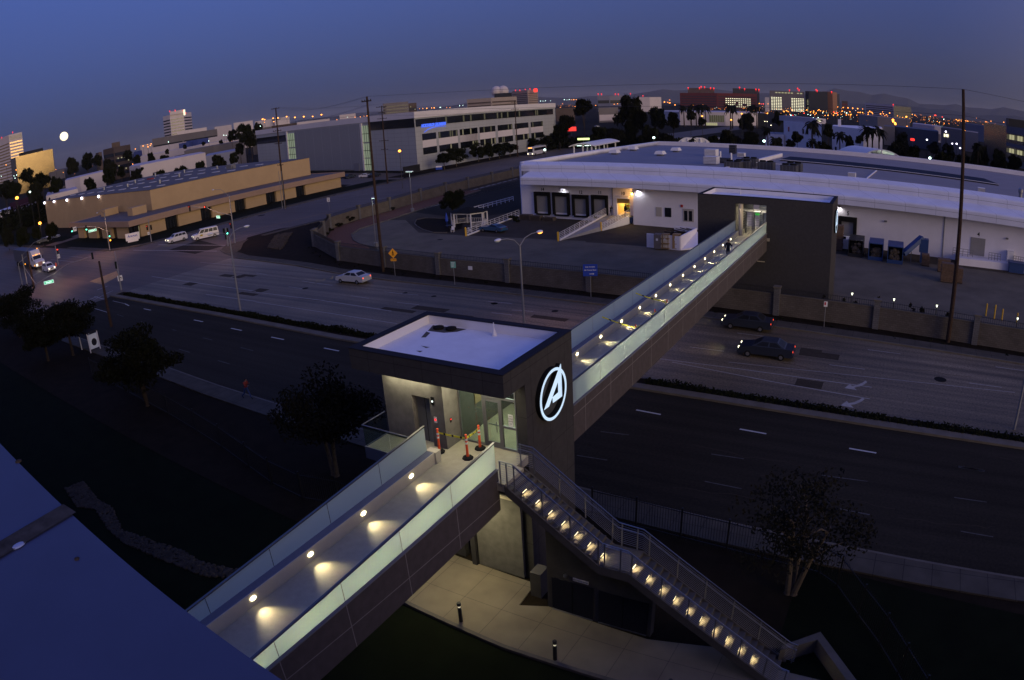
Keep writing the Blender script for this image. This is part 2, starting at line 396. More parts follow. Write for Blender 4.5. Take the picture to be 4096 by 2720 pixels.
def place(proto,loc,rz=0,label=None,first=False,scale=None,cat=None):
    c=proto if first else copy_tree(proto)
    c.location=loc;c.rotation_euler=(0,0,rz)
    if label:c['label']=label
    if scale:c.scale=(scale,)*3 if not isinstance(scale,(tuple,list))else scale
    return c
def light(kind,name,loc,power,col,parent=None,size=.1,direction=None,spot=None,blend=.5,shape=None,sy=None):
    l=bpy.data.lights.new(name,kind);l.energy=power;l.color=col
    if kind=='AREA':
        l.size=size
        if sy:l.shape='RECTANGLE';l.size_y=sy
    else:l.shadow_soft_size=size
    if spot:l.spot_size=math.radians(spot);l.spot_blend=blend
    o=bpy.data.objects.new(name,l);COL.objects.link(o)
    off=OFF.get(parent.name,Vector((0,0,0)))if parent else Vector((0,0,0))
    if parent:o.parent=parent
    o.location=Vector(loc)-off
    if direction is not None:o.rotation_euler=Vector(direction).normalized().to_track_quat('-Z','Y').to_euler()
    return o
def text(s,name,m,size,origin,xdir,updir,parent,ext=.02,align='LEFT'):
    """lettering standing on a surface: origin, reading direction, up direction"""
    c=bpy.data.curves.new(name,'FONT');c.body=s;c.size=size;c.extrude=ext;c.align_x=align;c.align_y='CENTER'
    c.materials.append(m);c.resolution_u=3;c.offset=size*.02;tmp=bpy.data.objects.new(name,c);COL.objects.link(tmp);bpy.context.view_layer.update()
    me=bpy.data.meshes.new_from_object(tmp.evaluated_get(bpy.context.evaluated_depsgraph_get()));bpy.data.objects.remove(tmp);o=bpy.data.objects.new(name,me);COL.objects.link(o)
    x=Vector(xdir).normalized();y=Vector(updir).normalized();z=x.cross(y)
    R=Matrix((x,y,z)).transposed().to_4x4()
    off=OFF.get(parent.name,Vector((0,0,0)))if parent else Vector((0,0,0))
    R.translation=Vector(origin)-off;o.parent=parent;o.matrix_local=R;return o
# ground, streets, yard
def strip(pa,pb,z,mb):
    """quads between two polylines with equal point counts"""
    n=len(pa);vs=[(p[0],p[1],z)for p in pa]+[(p[0],p[1],z)for p in pb]
    fs=[]
    for i in range(n-1):
        f=(i,i+1,n+i+1,n+i);a,b,c=Vector(vs[i]),Vector(vs[i+1]),Vector(vs[n+i])
        if(b-a).cross(c-a).z<0:f=f[::-1]
        fs.append(f)
    return mb.add(vs,fs)
def interp(pts,x):
    pts=sorted(pts)
    if x<=pts[0][0]:return pts[0][1]
    for a,b in zip(pts,pts[1:]):
        if x<=b[0]:return a[1]+(b[1]-a[1])*(x-a[0])/(b[0]-a[0])
    return pts[-1][1]
def off(poly,d):
    """polyline moved sideways by d (left of travel)"""
    o=[]
    for i,p in enumerate(poly):
        a=Vector(poly[max(i-1,0)][:2]);b=Vector(poly[min(i+1,len(poly)-1)][:2]);t=(b-a).normalized()
        o.append((p[0]-t.y*d,p[1]+t.x*d))
    return o
def band(poly,w0,w1,z0,z1,mb):
    """solid ribbon along a polyline from offset w0 to w1"""
    a,b=off(poly,w0),off(poly,w1);n=len(poly)
    for i in range(n-1):
        mb.prism([a[i],a[i+1],b[i+1],b[i]],z0,z1)
    return mb
g=MB();g.sheet([(-16000,-2500),(12000,-2500),(12000,24000),(-16000,24000)],-.06);struct(g,'ground',M['far_earth'])
kerbN=[(-250,66.0),(-145,66.3)]
NK=[(-108.6,78.5),(-108.2,74.6),(-105.5,71.8),(-101.7,70.0),(-94.1,67.5),(-88.7,67),(-76.9,65.8),(-67.8,64.0),(-57,62.9),(-44.4,62.6),(-30,62.2),(-17.7,61.8),(-9.9,61.5),(0,61.1),(13.7,60.5),(60,58.6),(140,56)]
MN=[(-96.5,46.5),(-66,46.3),(-47,45.9),(-12,45.6),(12,45.4),(60,43.6),(140,41)]
MS=[(-96.5,44.0),(-66,43.9),(-47,43.4),(-12,43.6),(12,43.4),(60,41.8),(140,39)]
SK=[(-96,30.9),(-58,30.6),(-48,30.2),(-20,29.8),(0,29.3),(12,28.8),(60,27),(140,24)]
# main street
xs=[-108,-96.5,-80,-66,-47,-30,-12,0,12,60,140]
m=MB();strip([(x,interp(NK[4:],x)+.05 if x>-94 else 67.6)for x in xs[1:]],[(x,interp(MN,x)-.3)for x in xs[1:]],0,m);struct(m,'road',M['road_old'])
m=MB();strip([(x,interp(MS,x)+.3)for x in xs[1:]],[(x,interp(SK,x)-.05)for x in xs[1:]],0,m);struct(m,'road',M['road_new'])
m=MB();m.sheet([(-96.5,18),(-96.5,67.6),(-94,67.6),(-101.6,70.1),(-108.3,74.6),(-108.6,78),(-108,100),(-106,119),(-111,150),(-115,190),(-117,260),(-117,600),(-141,600),(-141,240),(-139,170),(-137,110),(-135.3,86),(-137.3,72),(-143,67),(-170,67.2),(-600,64),(-600,30),(-140,29),(-134,18),(-132,-60),(-100,-60)],0)
struct(m,'road',M['road_x'])
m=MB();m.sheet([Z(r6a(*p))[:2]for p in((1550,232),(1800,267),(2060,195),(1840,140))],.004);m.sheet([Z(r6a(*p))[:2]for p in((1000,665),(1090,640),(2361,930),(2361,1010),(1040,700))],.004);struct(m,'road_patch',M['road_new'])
m=MB();m.sheet([Z(r6a(*p))[:2]for p in((825,520),(1075,425),(1095,470),(945,550))],.004);struct(m,'crosswalk_patch',mat('lamplight_tinted_concrete',(.42,.28,.13),.8,.15,1,coord='World'))  # pale crosswalk concrete with the orange lamp pool put into its colour
m=MB();m.sheet([Z(rb(*p))[:2]for p in((0,1290),(500,1120),(900,1015),(1500,890),(2361,760),(2361,700),(1400,850),(900,985),(300,1150),(0,1240))],.004);
# markings
mk=MB()
def line(px,w,dash=None,z=.009,mb=None,zz=0):
    mb=mb or mk;pts=[Z(p)for p in px]
    for a,b in zip(pts,pts[1:]):
        L=(b-a).length;d=(b-a)/L;n=Vector((-d.y,d.x,0))*w/2;s=0
        while s<L:
            e=min(L,s+(dash[0]if dash else L));p,q=a+d*s,a+d*e
            mb.sheet([(p-n)[:2],(q-n)[:2],(q+n)[:2],(p+n)[:2]],z);s=e+(dash[1]if dash else 1)
def dashrow(p0,p1,n,ln,w,mb):
    a,b=Z(p0),Z(p1);d=(b-a).normalized();nn=Vector((-d.y,d.x,0))*w/2
    for i in range(n):
        c=a.lerp(b,i/max(n-1,1));p,q=c-d*ln/2,c+d*ln/2;mb.sheet([(p-nn)[:2],(q-nn)[:2],(q+nn)[:2],(p+nn)[:2]],.009)
for px in([r6a(1230,232),r6a(2000,241)],[r6a(1460,183),r6a(2090,188)]):line(px,.32)
wm=MB()
dashrow(F(1495,950.5),F(2240,1081),4,1.8,.16,wm);dashrow(F(2240,1081),F(2360,1101),1,1.8,.16,wm)
for p in((585,803),(455,741),(640,778),(950,1000)):pass
dashrow(r6a(1170,735),r6a(1172,736),1,2.2,.16,wm)
for p in(r6a(1358,779),r6a(1830,884),r6a(2180,963),r7(198,1276),r7(695,1379),r7(1090,1460)):dashrow(p,(p[0]+1,p[1]+.2),1,2.0,.16,wm)
struct(wm,'road_marking',M['paint_w']);fm=MB()
for a,b in(((1385,995),(1450,1003)),((1640,1047),(1715,1058)),((1895,1096),(2000,1110)),((2200,1147),(2275,1158)),((1330,1050),(1400,1061)),((1625,1110),(1710,1127)),((1935,1173),(2005,1187)),((2215,1225),(2290,1238))):line([F(*a),F(*b)],.09,mb=fm)
for a,b in(((1300,890),(1330,900)),((1870,1040),(1960,1062)),((2010,1250),(2120,1283)),((1650,1145),(1750,1175)),((2220,1130),(2335,1160)),((1080,825),(1140,845)),((1590,965),(1625,975))):line([r6a(*a),r6a(*b)],.09,mb=fm)
struct(fm,'road_marking',M['paint_f'])
for px,w in(([F(1550,835),F(1780,880),F(2005,920)],.12),([F(1480,822),F(1700,850),F(2010,893)],.12),([r6a(1400,475),r6a(2361,612)],.14),([r6a(1900,640),r6a(2361,705)],.12),([r7(0,850),r7(600,925),r7(1250,1025)],.13),([r7(0,940),r7(1300,1140)],.11),([r6a(1850,345),r6a(2361,390)],.10),
              ([r6a(895,600),r6a(990,565)],.25),([r6a(820,690),r6a(910,655)],.25),([r6a(750,750),r6a(1040,605)],.14),([r6a(870,660),r6a(960,685)],.16),([r6a(790,745),r6a(990,805)],.12),([r6a(1040,700),r6a(1160,728)],.10),
              ([r6a(470,320),r6a(680,338)],.14),([r6a(650,290),r6a(760,300)],.1),([r6a(300,470),r6a(345,445)],.15),
              ([F(1680,835),F(2340,905)],.08)):line(px,w)
for px in([rb(0,1120),rb(500,1010),rb(940,945),rb(1400,845)],[rb(60,1290),rb(340,1212)],[rb(340,1212),rb(520,1175)],[rb(500,985),rb(900,915)]):line(px,.10)
line([F(1180,715),F(1230,718)],.1)
line([r7(0,672),r7(560,770),r7(1300,860),r7(2361,955)],.10,(3,9));line([r7(300,800),r7(1300,945),r7(2361,1060)],.10,(3,9))
line([F(1590,800),F(2361,900)],.1,(3,9));line([F(1700,768),F(2361,855)],.1,(3,9))
def arrow(tip,tail):
    a,b=Z(tip),Z(tail);d=(b-a).normalized();n=Vector((-d.y,d.x,0));L=(b-a).length
    pts=[a,a+d*.75+n*.55,a+d*.75+n*.16]+[a+d*(L*t)+n*(.16+.75*t*t)for t in(.55,.8,1.0)]+[a+d*(L*t)+n*(-.12+.75*t*t)for t in(1.0,.8,.55)]+[a+d*.8-n*.20,a+d*.9-n*.62]
    c=a+d*.5
    for p,q in zip(pts,pts[1:]+pts[:1]):pass
    mk.add([(p.x,p.y,.009)for p in(a,a+d*.8-n*.6,a+d*.8+n*.6)],[(0,1,2)])
    for t0,t1 in((.25,.55),(.55,.8),(.8,1.0)):
        f=lambda t,e:a+d*(L*t)+n*((-.14+e)+.8*(t-.25)**2*1.6)
        mk.add([tuple(Vector((v.x,v.y,.0095)))for v in(f(t0,0),f(t1,0),f(t1,.32),f(t0,.32))],[(0,1,2,3)])
arrow(F(1947,895),F(2008,888));arrow(F(1938,935),F(2002,928))
struct(mk,'road_marking',M['paint'])
ym=MB()
for dx in(-.14,.14):
    pts=[Z(rb(*p))for p in((0,1262),(100,1232),(500,1142),(900,1047),(1300,962),(1900,860))]
    for a,b in zip(pts,pts[1:]):ym.sheet([(a.x+dx-.05,a.y),(a.x+dx+.05,a.y),(b.x+dx+.05,b.y),(b.x+dx-.05,b.y)],.009)
struct(ym,'road_marking',M['paint_y'])
mh=MB()
for p,r_ in((F(2168,875),.55),(r7(1375,858),.3),(r7(455,815),.4),(r7(1640,888),.3),(r7(2200,955),.35),(rb(420,1492),.3),(ra(1560,32),.35),(ra(2120,103),.35),(rb(1985,1287),.45),(rb(335,1065),1.0),(r6a(1240,660),.3)):
    c=Z(p);mh.lathe([(r_,.004),(r_,.012)],(c.x,c.y,0),14)
struct(mh,'manhole_cover',M['black'])
# kerbs and walks
k=MB();band(NK,0,.16,-.02,.14,k);struct(k,'kerb',M['kerb'])
k=MB();band(NK[1:],.16,1.9,-.02,.13,k);k.prism([(-108.0,75.0),(-105.3,72.0),(-101.6,70.2),(-99.5,70.9),(-101,73.2),(-105.5,77.2),(-108.2,80.5)],-.02,.118);band([(-108.7,84),(-108.2,94),(-107.4,106),(-106.3,119),(-110.5,150),(-114.5,190),(-116.5,260)][::-1],-.02,1.6,-.02,.124,k)
struct(k,'sidewalk',M['walk'])
k=MB();band(SK,-.16,0,-.02,.14,k);struct(k,'kerb',M['kerb'])
k=MB();band(SK,-1.9,-.16,-.02,.13,k);struct(k,'sidewalk',M['walk'])
# median island: kerb ring, planting on top
k=MB()
Xm=[-96.5,-66,-47,-12,12,60,140]
for a,b in zip(Xm,Xm[1:]):
    k.prism([(a,interp(MN,a)-.22),(b,interp(MN,b)-.22),(b,interp(MN,b)),(a,interp(MN,a))],-.02,.16)
    k.prism([(a,interp(MS,a)),(b,interp(MS,b)),(b,interp(MS,b)+.85),(a,interp(MS,a)+.85)],-.02,.16)
k.prism([(-98.2,45.2),(-97.4,44.2),(-96.5,44.0),(-96.5,46.5),(-97.4,46.2)],-.02,.16)
struct(k,'kerb',M['kerb'])
k=MB()
for a,b in zip(Xm,Xm[1:]):k.prism([(a,interp(MS,a)+.85),(b,interp(MS,b)+.85),(b,interp(MN,b)-.22),(a,interp(MN,a)-.22)],-.02,.12)
struct(k,'planting_bed',M['earth'])
# verges
wallN=[(-85.9,77.5),(-72.8,70.2),(-62.5,68.6),(-52.4,67.3),(-42,66.7),(-31.5,66.2),(-21.3,65.9),(-11,65.4),(-1,65.0),(9,64.3),(19,63.7),(29,63.1),(39,62.5)]
wallW=[(-86.6,78.6),(-91,84.6),(-96.3,91.3),(-98,101.3),(-98.4,111.2),(-100.2,124.0),(-101.2,135),(-101.6,145),(-102.1,157),(-102.5,168),(-102.9,180),(-103.2,192),(-103.5,204)]
m=MB();m.sheet([p for p in off(NK[4:],1.85)]+[(140,60),(39,62.6)]+wallN[::-1]+wallW+[(-114,205),(-112.6,190),(-108.7,150),(-104.5,119),(-105.6,106),(-106.3,94),(-107.3,93.5),(-110.1,90),(-110.3,82),(-105.5,77.2),(-101,73)],.06);struct(m,'earth_verge',M['earth'])
m=MB();m.sheet([(-250,23),(140,17)]+off(SK,-1.85)[::-1]+[(-96,29.2),(-130,29)],.03);struct(m,'earth_verge',M['earth'])
# yard behind the wall
m=MB();m.sheet([(-85.9,77.5)]+wallN[1:]+[(140,62),(140,175),(-60,175),(-103.5,204)]+wallW[::-1],.0);struct(m,'yard',M['lot_d'])
m=MB();m.sheet([Z(rb(*p))[:2]for p in((1175,1240),(1190,1290),(1250,1325),(1390,1355))]+[(-62.4,69.1),(-52.4,67.9),(-42,67.3),(-21,66.5),(-1,65.6),(19,64.3),(60,63),(60,100),(-34,96)]+[Z(r2(*p))[:2]for p in((880,640),(350,610),(100,600))]+[Z(r7(*p))[:2]for p in((1950,330),(1500,300),(1380,185),(1150,185),(950,270))],.006);struct(m,'yard',M['lot'])
m=MB();m.sheet([(-85.6,78.3),(-79,74.4),(-73,71.0),(-66,69.9)]+[Z(rb(*p))[:2]for p in((1330,1358),(1225,1320),(1175,1275),(1172,1235),(1240,1190),(1500,1110),(1700,1045),(2361,830))]+[(-101.4,140),(-100,124),(-98,111),(-97.5,101),(-95.8,91.5),(-90.6,85)],.012);struct(m,'gravel_bed',M['redrock'])
m=MB();m.sheet([Z(rb(*p))[:2]for p in((1755,1140),(1770,1110),(1850,1094),(2060,1100),(2200,1120),(2180,1190),(2050,1225),(1920,1222),(1830,1195),(1775,1165))],.10);struct(m,'planting_bed',M['earth'])
m=MB();band([tuple(Z(rb(*p))[:2])for p in((2050,1226),(1920,1224),(1830,1197),(1775,1167),(1752,1140),(1768,1108),(1850,1092),(2060,1098))],0,.15,0,.14,m)
band([tuple(Z(rb(*p))[:2])for p in((1390,1360),(1250,1328),(1190,1292),(1172,1240),(1240,1192),(1500,1112),(1700,1047),(2361,835))],0,.18,0,.14,m);struct(m,'kerb',M['kerb'])
m=MB();m.sheet([(-66,118),(-66,175),(-66,175),(-97,175),(-97,112),(-74,104)],.004)
line([rb(1900,1010),rb(2361,900)],.12,mb=m);line([r3(0,1235),r3(850,1000)],.25,mb=m,z=.012)
struct(m,'driveway',M['road_new'])
m=MB();line([r3(330,1090),r3(850,955)],.5,(2.2,.8),mb=m,z=.012);line([r3(370,1130),r3(850,1000)],.15,mb=m,z=.012);line([r3(0,1235),r3(180,1180)],.3,mb=m,z=.012);struct(m,'road_marking',M['paint'])
m=MB();m.sheet([Z(r2(*p))[:2]for p in((335,505),(480,515),(640,440),(1030,465),(1030,600),(880,660),(330,620))],.012);struct(m,'yard',M['lot_d'])
m=MB();
for p in((2100,745),):pass
# rock apron at the corner and river-rock path on the near lawn
def rocks(poly,n,r0,r1_,z=0.0,seed=1,mbx=None):
    rnd=random.Random(seed);mb=mbx or MB();P=[Vector(p[:2])for p in poly]
    x0,x1=min(p.x for p in P),max(p.x for p in P);y0,y1=min(p.y for p in P),max(p.y for p in P)
    def inside(x,y):
        c=False;j=len(P)-1
        for i in range(len(P)):
            if(P[i].y>y)!=(P[j].y>y)and x<(P[j].x-P[i].x)*(y-P[i].y)/(P[j].y-P[i].y)+P[i].x:c=not c
            j=i
        return c
    k=0
    while k<n:
        x,y=rnd.uniform(x0,x1),rnd.uniform(y0,y1)
        if not inside(x,y):continue
        k+=1;r=rnd.uniform(r0,r1_)
        mb.ball((x,y,z+r*.3),r,5,3,rnd.uniform(.7,1.3),rnd.uniform(.7,1.3),rnd.uniform(.5,.8))
    return mb
mb=rocks([Z(rb(*p))for p in((470,1250),(625,1228),(520,1385),(395,1370))],700,.12,.32,.08,3)
tag(mb.build('rocks',M['rock']),'grey boulders laid as an apron on the corner verge','rocks',kind='stuff')
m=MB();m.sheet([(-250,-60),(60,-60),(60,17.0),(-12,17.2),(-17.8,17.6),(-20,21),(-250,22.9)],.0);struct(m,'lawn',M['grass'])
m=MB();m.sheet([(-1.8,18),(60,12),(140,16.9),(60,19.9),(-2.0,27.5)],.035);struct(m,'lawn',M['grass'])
pa=[r8(335,585),r8(430,550),r8(500,640),r8(580,690),r8(630,800),r8(740,840),r8(920,900),r8(1060,975),r8(1215,1000),r8(1330,1010),r8(1300,1070),r8(1150,1045),r8(1050,1035),r8(880,970),r8(640,865),r8(560,800),r8(490,690),r8(400,680)]
mb=rocks([Z(p)for p in pa],3000,.05,.14,.0,4)
tag(mb.build('gravel',M['rock']),'winding path of river rocks across the dark lawn','gravel',kind='stuff')
# patio and service walk under the stair
m=MB();m.prism([(-17.7,17.5),(-12.0,17.15),(-6.8,17.3),(-2,18.2),(1.0,18.8),(1.2,19.9),(-1.5,20.0),(-1.5,21.0),(-7.0,19.9),(-11.6,20.1),(-12.8,19.6),(-12.9,21.25),(-16.2,21.35),(-17.7,21.4)],-.02,.10);struct(m,'patio',M['patio'])
m=MB();m.prism([(-17.9,17.3),(-12.0,16.95),(-6.8,17.1),(-2,18.0),(1.2,18.6),(1.2,18.78),(-2,18.18),(-6.8,17.28),(-12,17.13),(-17.72,17.48)],-.02,.14);struct(m,'kerb',M['conc_d'])
# grass strips of the far corners
m=MB();m.sheet([(-184,71.5),(-170.4,68.5),(-146,68.2),(-139.5,72.5),(-137.3,86),(-138.5,101),(-140,114),(-141.5,140),(-142,165),(-150,165),(-151,78),(-186,77.5)],.10);struct(m,'lawn',M['grass'])
m=MB();m.sheet([(-260,67.5),(-203,69.5),(-190,74),(-192,79),(-260,82)],.08);struct(m,'lawn',M['grass'])
m=MB();m.prism([(-170.6,67.0),(-145,66.6),(-140,69.5),(-137.0,74),(-135.4,86),(-137.2,110),(-139.2,170),(-141.2,240),(-141.2,420),(-143.2,420),(-143.2,240),(-141.4,170),(-139.3,110),(-137.4,86),(-139.2,74),(-142,70.6),(-146,68.5),(-170.6,68.6)],-.02,.12);m.prism([(-260,66),(-192,67.2),(-192,68.7),(-260,67.6)],-.02,.12);struct(m,'sidewalk',M['walk'])
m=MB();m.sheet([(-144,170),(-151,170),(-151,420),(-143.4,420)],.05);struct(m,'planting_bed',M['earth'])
m=MB();m.sheet([(-152,152),(-142,152),(-142,168),(-152,182),(-215,196),(-235,175),(-152,155)],.02);m.sheet([(-186,69),(-192,69),(-200,92),(-188,92)],.02);struct(m,'parking_lot',M['road_x'])
rp_=random.Random(12);m=MB()
for i in range(16):
    x=rp_.uniform(-90,30);y=rp_.uniform(48,60);w,h=rp_.uniform(1.5,5),rp_.uniform(.8,1.6);m.box(x,x+w,y,y+h,.002,.0045+i*.00015)
for i in range(26):
    x,y=rp_.uniform(-92,35),rp_.choice((rp_.uniform(47.5,61),rp_.uniform(31.5,42)));p=[(x,y)]
    for k in range(8):p.append((p[-1][0]+rp_.uniform(.3,1.2),p[-1][1]+rp_.uniform(-.35,.35)))
    for a_,c_ in zip(p,p[1:]):m.sheet([(a_[0],a_[1]-.025),(c_[0],c_[1]-.025),(c_[0],c_[1]+.025),(a_[0],a_[1]+.025)],.0072)
struct(m,'road_patch',mat('crack_sealing',(.055,.044,.030),.85,.2,2,coord='World'))
# the footbridge
XR,XL=-13.1,-16.5
RAIL,LEDGE,DECK,BOT=8.2,7.04,6.54,5.22
def bridge(name,label,y0,y1,slope0,lights,joints,power,rs=0):
    """slope0: drop of the y0 end; a level bridge has 0"""
    r=root(name,label,'footbridge',(-14.8,y0,DECK-slope0))
    zf=lambda y,z:z-(rs or slope0 if z>8 else slope0)*(y1-y)/(y1-y0)
    def slab(x0,x1,za,zb,m,nm,par=r,ya=y0,yb=y1):
        b=MB();b.add([(x0,ya,zf(ya,za)),(x1,ya,zf(ya,za)),(x1,yb,zf(yb,za)),(x0,yb,zf(yb,za)),(x0,ya,zf(ya,zb)),(x1,ya,zf(ya,zb)),(x1,yb,zf(yb,zb)),(x0,yb,zf(yb,zb))],
              [(0,3,2,1),(4,5,6,7),(0,1,5,4),(1,2,6,5),(2,3,7,6),(3,0,4,7)]);return b.build(nm,m,par)
    slab(XL+.40,XR-.25,DECK-.22,DECK,M['deck'],'deck')
    slab(XR-.25,XR,BOT,LEDGE-.02,M['girder'],'girder')
    slab(XR-.245,XR+.03,LEDGE-.02,LEDGE+.03,M['greymetal'],'cap_rail')
    slab(XL,XL+.36,BOT,LEDGE,M['girder'],'girder')
    slab(XL+.02,XL+.36,LEDGE,LEDGE+.012,M['ledge'],'ledge')
    slab(XL+.36,XL+.40,DECK-.2,LEDGE+.02,M['kerbwall'],'kerb_wall')
    slab(XR-.28,XR-.25,DECK-.2,LEDGE,M['kerbwall'],'kerb_wall')
    slab(XL+.36,XR-.25,BOT+.15,BOT+.22,M['conc_d'],'soffit')
    for x,in_ in((XL+.02,1),(XR-.10,0)):
        js=[y0]+list(joints)+[y1]
        for a,b in zip(js,js[1:]):
            a,b=a+.012,b-.012;gp=MB();gp.add([(x+.015,a,zf(a,LEDGE+.03)),(x+.015,b,zf(b,LEDGE+.03)),(x+.015,b,zf(b,RAIL-.05)),(x+.015,a,zf(a,RAIL-.05))],[(0,1,2,3)]);gp.build('glass_panel',M['frost'],r)
        b=MB();b.add([(x-.03,y0,zf(y0,RAIL-.05)),(x+.06,y0,zf(y0,RAIL-.05)),(x+.06,y1,RAIL-.05),(x-.03,y1,RAIL-.05),(x-.03,y0,zf(y0,RAIL)),(x+.06,y0,zf(y0,RAIL)),(x+.06,y1,RAIL),(x-.03,y1,RAIL)],
              [(0,3,2,1),(4,5,6,7),(0,1,5,4),(1,2,6,5),(2,3,7,6),(3,0,4,7)]);b.build('handrail',M['rail'],r)
    for y in lights:
        z=zf(y,DECK+.31);x=XL+.405
        b=MB();n0=0;b.lathe([(.13,0),(.13,.02),(.10,.035)],(0,0,0),14)
        b.xf(0,Matrix.Translation((x,y,z))@Matrix.Rotation(PI/2,4,'Y')@Matrix.Diagonal((.62,1,1,1)))
        f=b.build('wall_light',M['lamp_w'],r)
        light('SPOT','lamp',(x+.12,y,z+.02),power,(1,.86,.50),r,.05,(.90,-.08,-.40),84,1.0)
        light('SPOT','lamp',(x+.04,y,z+.08),power*2.8,(1,.92,.58),r,.08,(1,0,.42),78,1.0)
    return r
nb=bridge('footbridge','near approach ramp of the footbridge, running under the dark blue parapet to the landing',.62,19.25,.80,[17.7,14.85,12.05,9.3,6.5],[2.0,4.9,7.8,10.7,13.55,16.4],92,1.5)
fb=bridge('footbridge','long footbridge span crossing the wide street between the two dark gatehouses',25.62,70.0,0,[35.2-3.12*2,35.2-3.12]+[35.2+3.12*i for i in range(11)],[25.62+3.1*i for i in range(1,14)],92)
# near gatehouse
RZ=10.62
gh=root('gatehouse','near dark gatehouse with flat white roof, lift lobby and glowing round A sign','gatehouse',(-16,22,0))
x0,x1,y0,y1=-20.9,-13.1,20.02,25.6
b=MB()
def parapet(b,x0,x1,y0,y1,z0,z1,t):
    b.box(x0,x1,y0,y0+t,z0,z1);b.box(x0,x1,y1-t,y1,z0,z1);b.box(x0,x0+t,y0+t,y1-t,z0,z1);b.box(x1-t,x1,y0+t,y1-t,z0,z1)
parapet(b,x0,x1,y0,y1,9.65,RZ-.04,.28);b.build('fascia',M['stucco_j'],gh)
b=MB();parapet(b,x0-.02,x1+.02,y0-.02,y1+.02,RZ-.04,RZ,.42);b.build('parapet_cap',M['cap'],gh)
b=MB();parapet(b,x0+.281,x1-.281,y0+.281,y1-.281,10.10,RZ-.045,.06);b.build('parapet_lining',M['membrane_side'],gh)
b=MB();b.box(x0+.29,x1-.29,y0+.29,y1-.29,10.02,10.14);rf=b.build('roof',M['membrane'],gh)
b=MB();b.box(x0+.2,x1-.2,y0+.2,y1-.2,9.66,9.70);b.build('soffit',M['kerbwall'],gh)
b=MB()
for x,y in((-19.6,24.75),(-18.95,24.85)):b.lathe([(.05,0),(.26,.03),(.26,.11),(.10,.16)],(x,y,10.14),12)
b.build('roof_drain',M['black'],gh)
b=MB();b.sheet([(-20.2,25.1),(-19.9,24.3),(-19.0,24.35),(-18.5,24.7),(-18.3,25.2)],10.144);b.sheet([(-19.9,24.2),(-19.6,23.4),(-19.4,23.5),(-19.6,24.1)],10.145)
b.sheet([(-18.9,22.5),(-18.5,22.35),(-18.4,22.5)],10.144);b.sheet([(-18.7,21.9),(-18.4,21.8),(-18.4,22.0)],10.144);b.build('water_stain',M['conc_d'],rf)
b=MB();b.tube([(-16.6,24.9,10.14),(-16.6,24.9,10.75)],.02);b.lathe([(.13,0),(.03,.32),(.025,.34)],(-16.6,24.9,10.14),12);b.build('vent_pipe',M['white'],gh)
# tower wall carrying the sign
b=MB();b.box(-13.54,-13.1,21.53,25.6,0,9.66);b.build('wall',M['stucco_j'],gh)
b=MB();b.box(-16.4,-13.54,25.2,25.6,0,DECK-.3);b.build('wall',M['stucco'],gh)
# lift block
EX0,EX1,EY=-19.6,-16.4,20.52
b=MB();b.box(EX0,-18.05,EY,EY+.35,DECK,9.66);b.box(-17.10,EX1,EY,EY+.35,DECK,9.66);b.box(-18.05,-17.10,EY,EY+.35,DECK+2.2,9.66)
b.box(EX0,EX0+.3,EY+.35,25.6,DECK,9.66);b.box(EX1-.3,EX1,EY+.35,25.6,DECK,9.66);b.box(EX0+.3,EX1-.3,25.3,25.6,DECK,9.66)
b.box(EX0+.3,EX1-.3,EY+.36,25.3,9.0,9.2);b.build('lift_shaft_wall',M['block_wall'],gh)
b=MB();b.box(-18.05,-17.10,EY+.28,EY+.33,DECK,DECK+2.2);ed=b.build('lift_door',M['steel_d'],gh)
b=MB();b.box(-17.585,-17.565,EY+.272,EY+.285,DECK,DECK+2.2);b.build('door_seam',M['black'],ed)
b=MB();b.box(-17.0,-16.86,EY-.03,EY+.0,DECK+1.95,DECK+2.3);s=b.build('call_lantern',M['black'],gh);b=MB();b.lathe([(.045,0),(.045,.015)],(0,0,0),10);b.xf(0,Matrix.Translation((-16.93,EY-.03,DECK+2.12))@Matrix.Rotation(PI/2,4,'X'));b.build('lens',M['sign_w'],s)
b=MB();b.box(-16.95,-16.80,EY-.015,EY,DECK+1.15,DECK+1.42);s=b.build('notice',M['white'],gh);b=MB();b.box(-16.92,-16.84,EY-.02,EY-.014,DECK+1.24,DECK+1.33);b.build('symbol',M['lamp_r'],s)
b=MB();b.box(-16.40,-16.385,20.86,20.96,DECK+1.1,DECK+1.3);s=b.build('card_reader',M['black'],gh);b=MB();b.box(-16.386,-16.37,20.89,20.93,DECK+1.22,DECK+1.26);b.build('status_light',M['red_led'],s)
# glazing line between lift block and tower wall (y=21.6)
GY=21.58
fr=MB()
for x in(-16.37,-15.16,-14.30,-13.60):fr.box(x-.035,x+.035,GY-.05,GY+.05,DECK,9.64)
for x in(-15.12,):fr.box(x,-14.33,GY-.05,GY+.05,DECK+2.22,DECK+2.32)
for z in(DECK+.05,DECK+1.05,DECK+2.3,9.6):fr.box(-14.27,-13.63,GY-.045,GY+.045,z-.05,z+.05)
fr.box(-16.34,-15.19,GY-.045,GY+.045,DECK,DECK+.08);fr.box(-16.34,-13.63,GY-.045,GY+.045,9.55,9.64)
fr.build('window_frame',M['steel_d'],gh)
b=MB();b.box(-16.33,-15.20,GY-.006,GY+.006,DECK+.08,9.55);b.build('glass_panel',M['clear'],gh)
b=MB();b.box(-14.26,-13.64,GY-.006,GY+.006,DECK+.1,9.55);b.build('glass_panel',M['clear'],gh)
b=MB();b.box(-15.12,-14.34,GY-.006,GY+.006,DECK+2.32,9.55);b.build('glass_panel',M['clear'],gh)
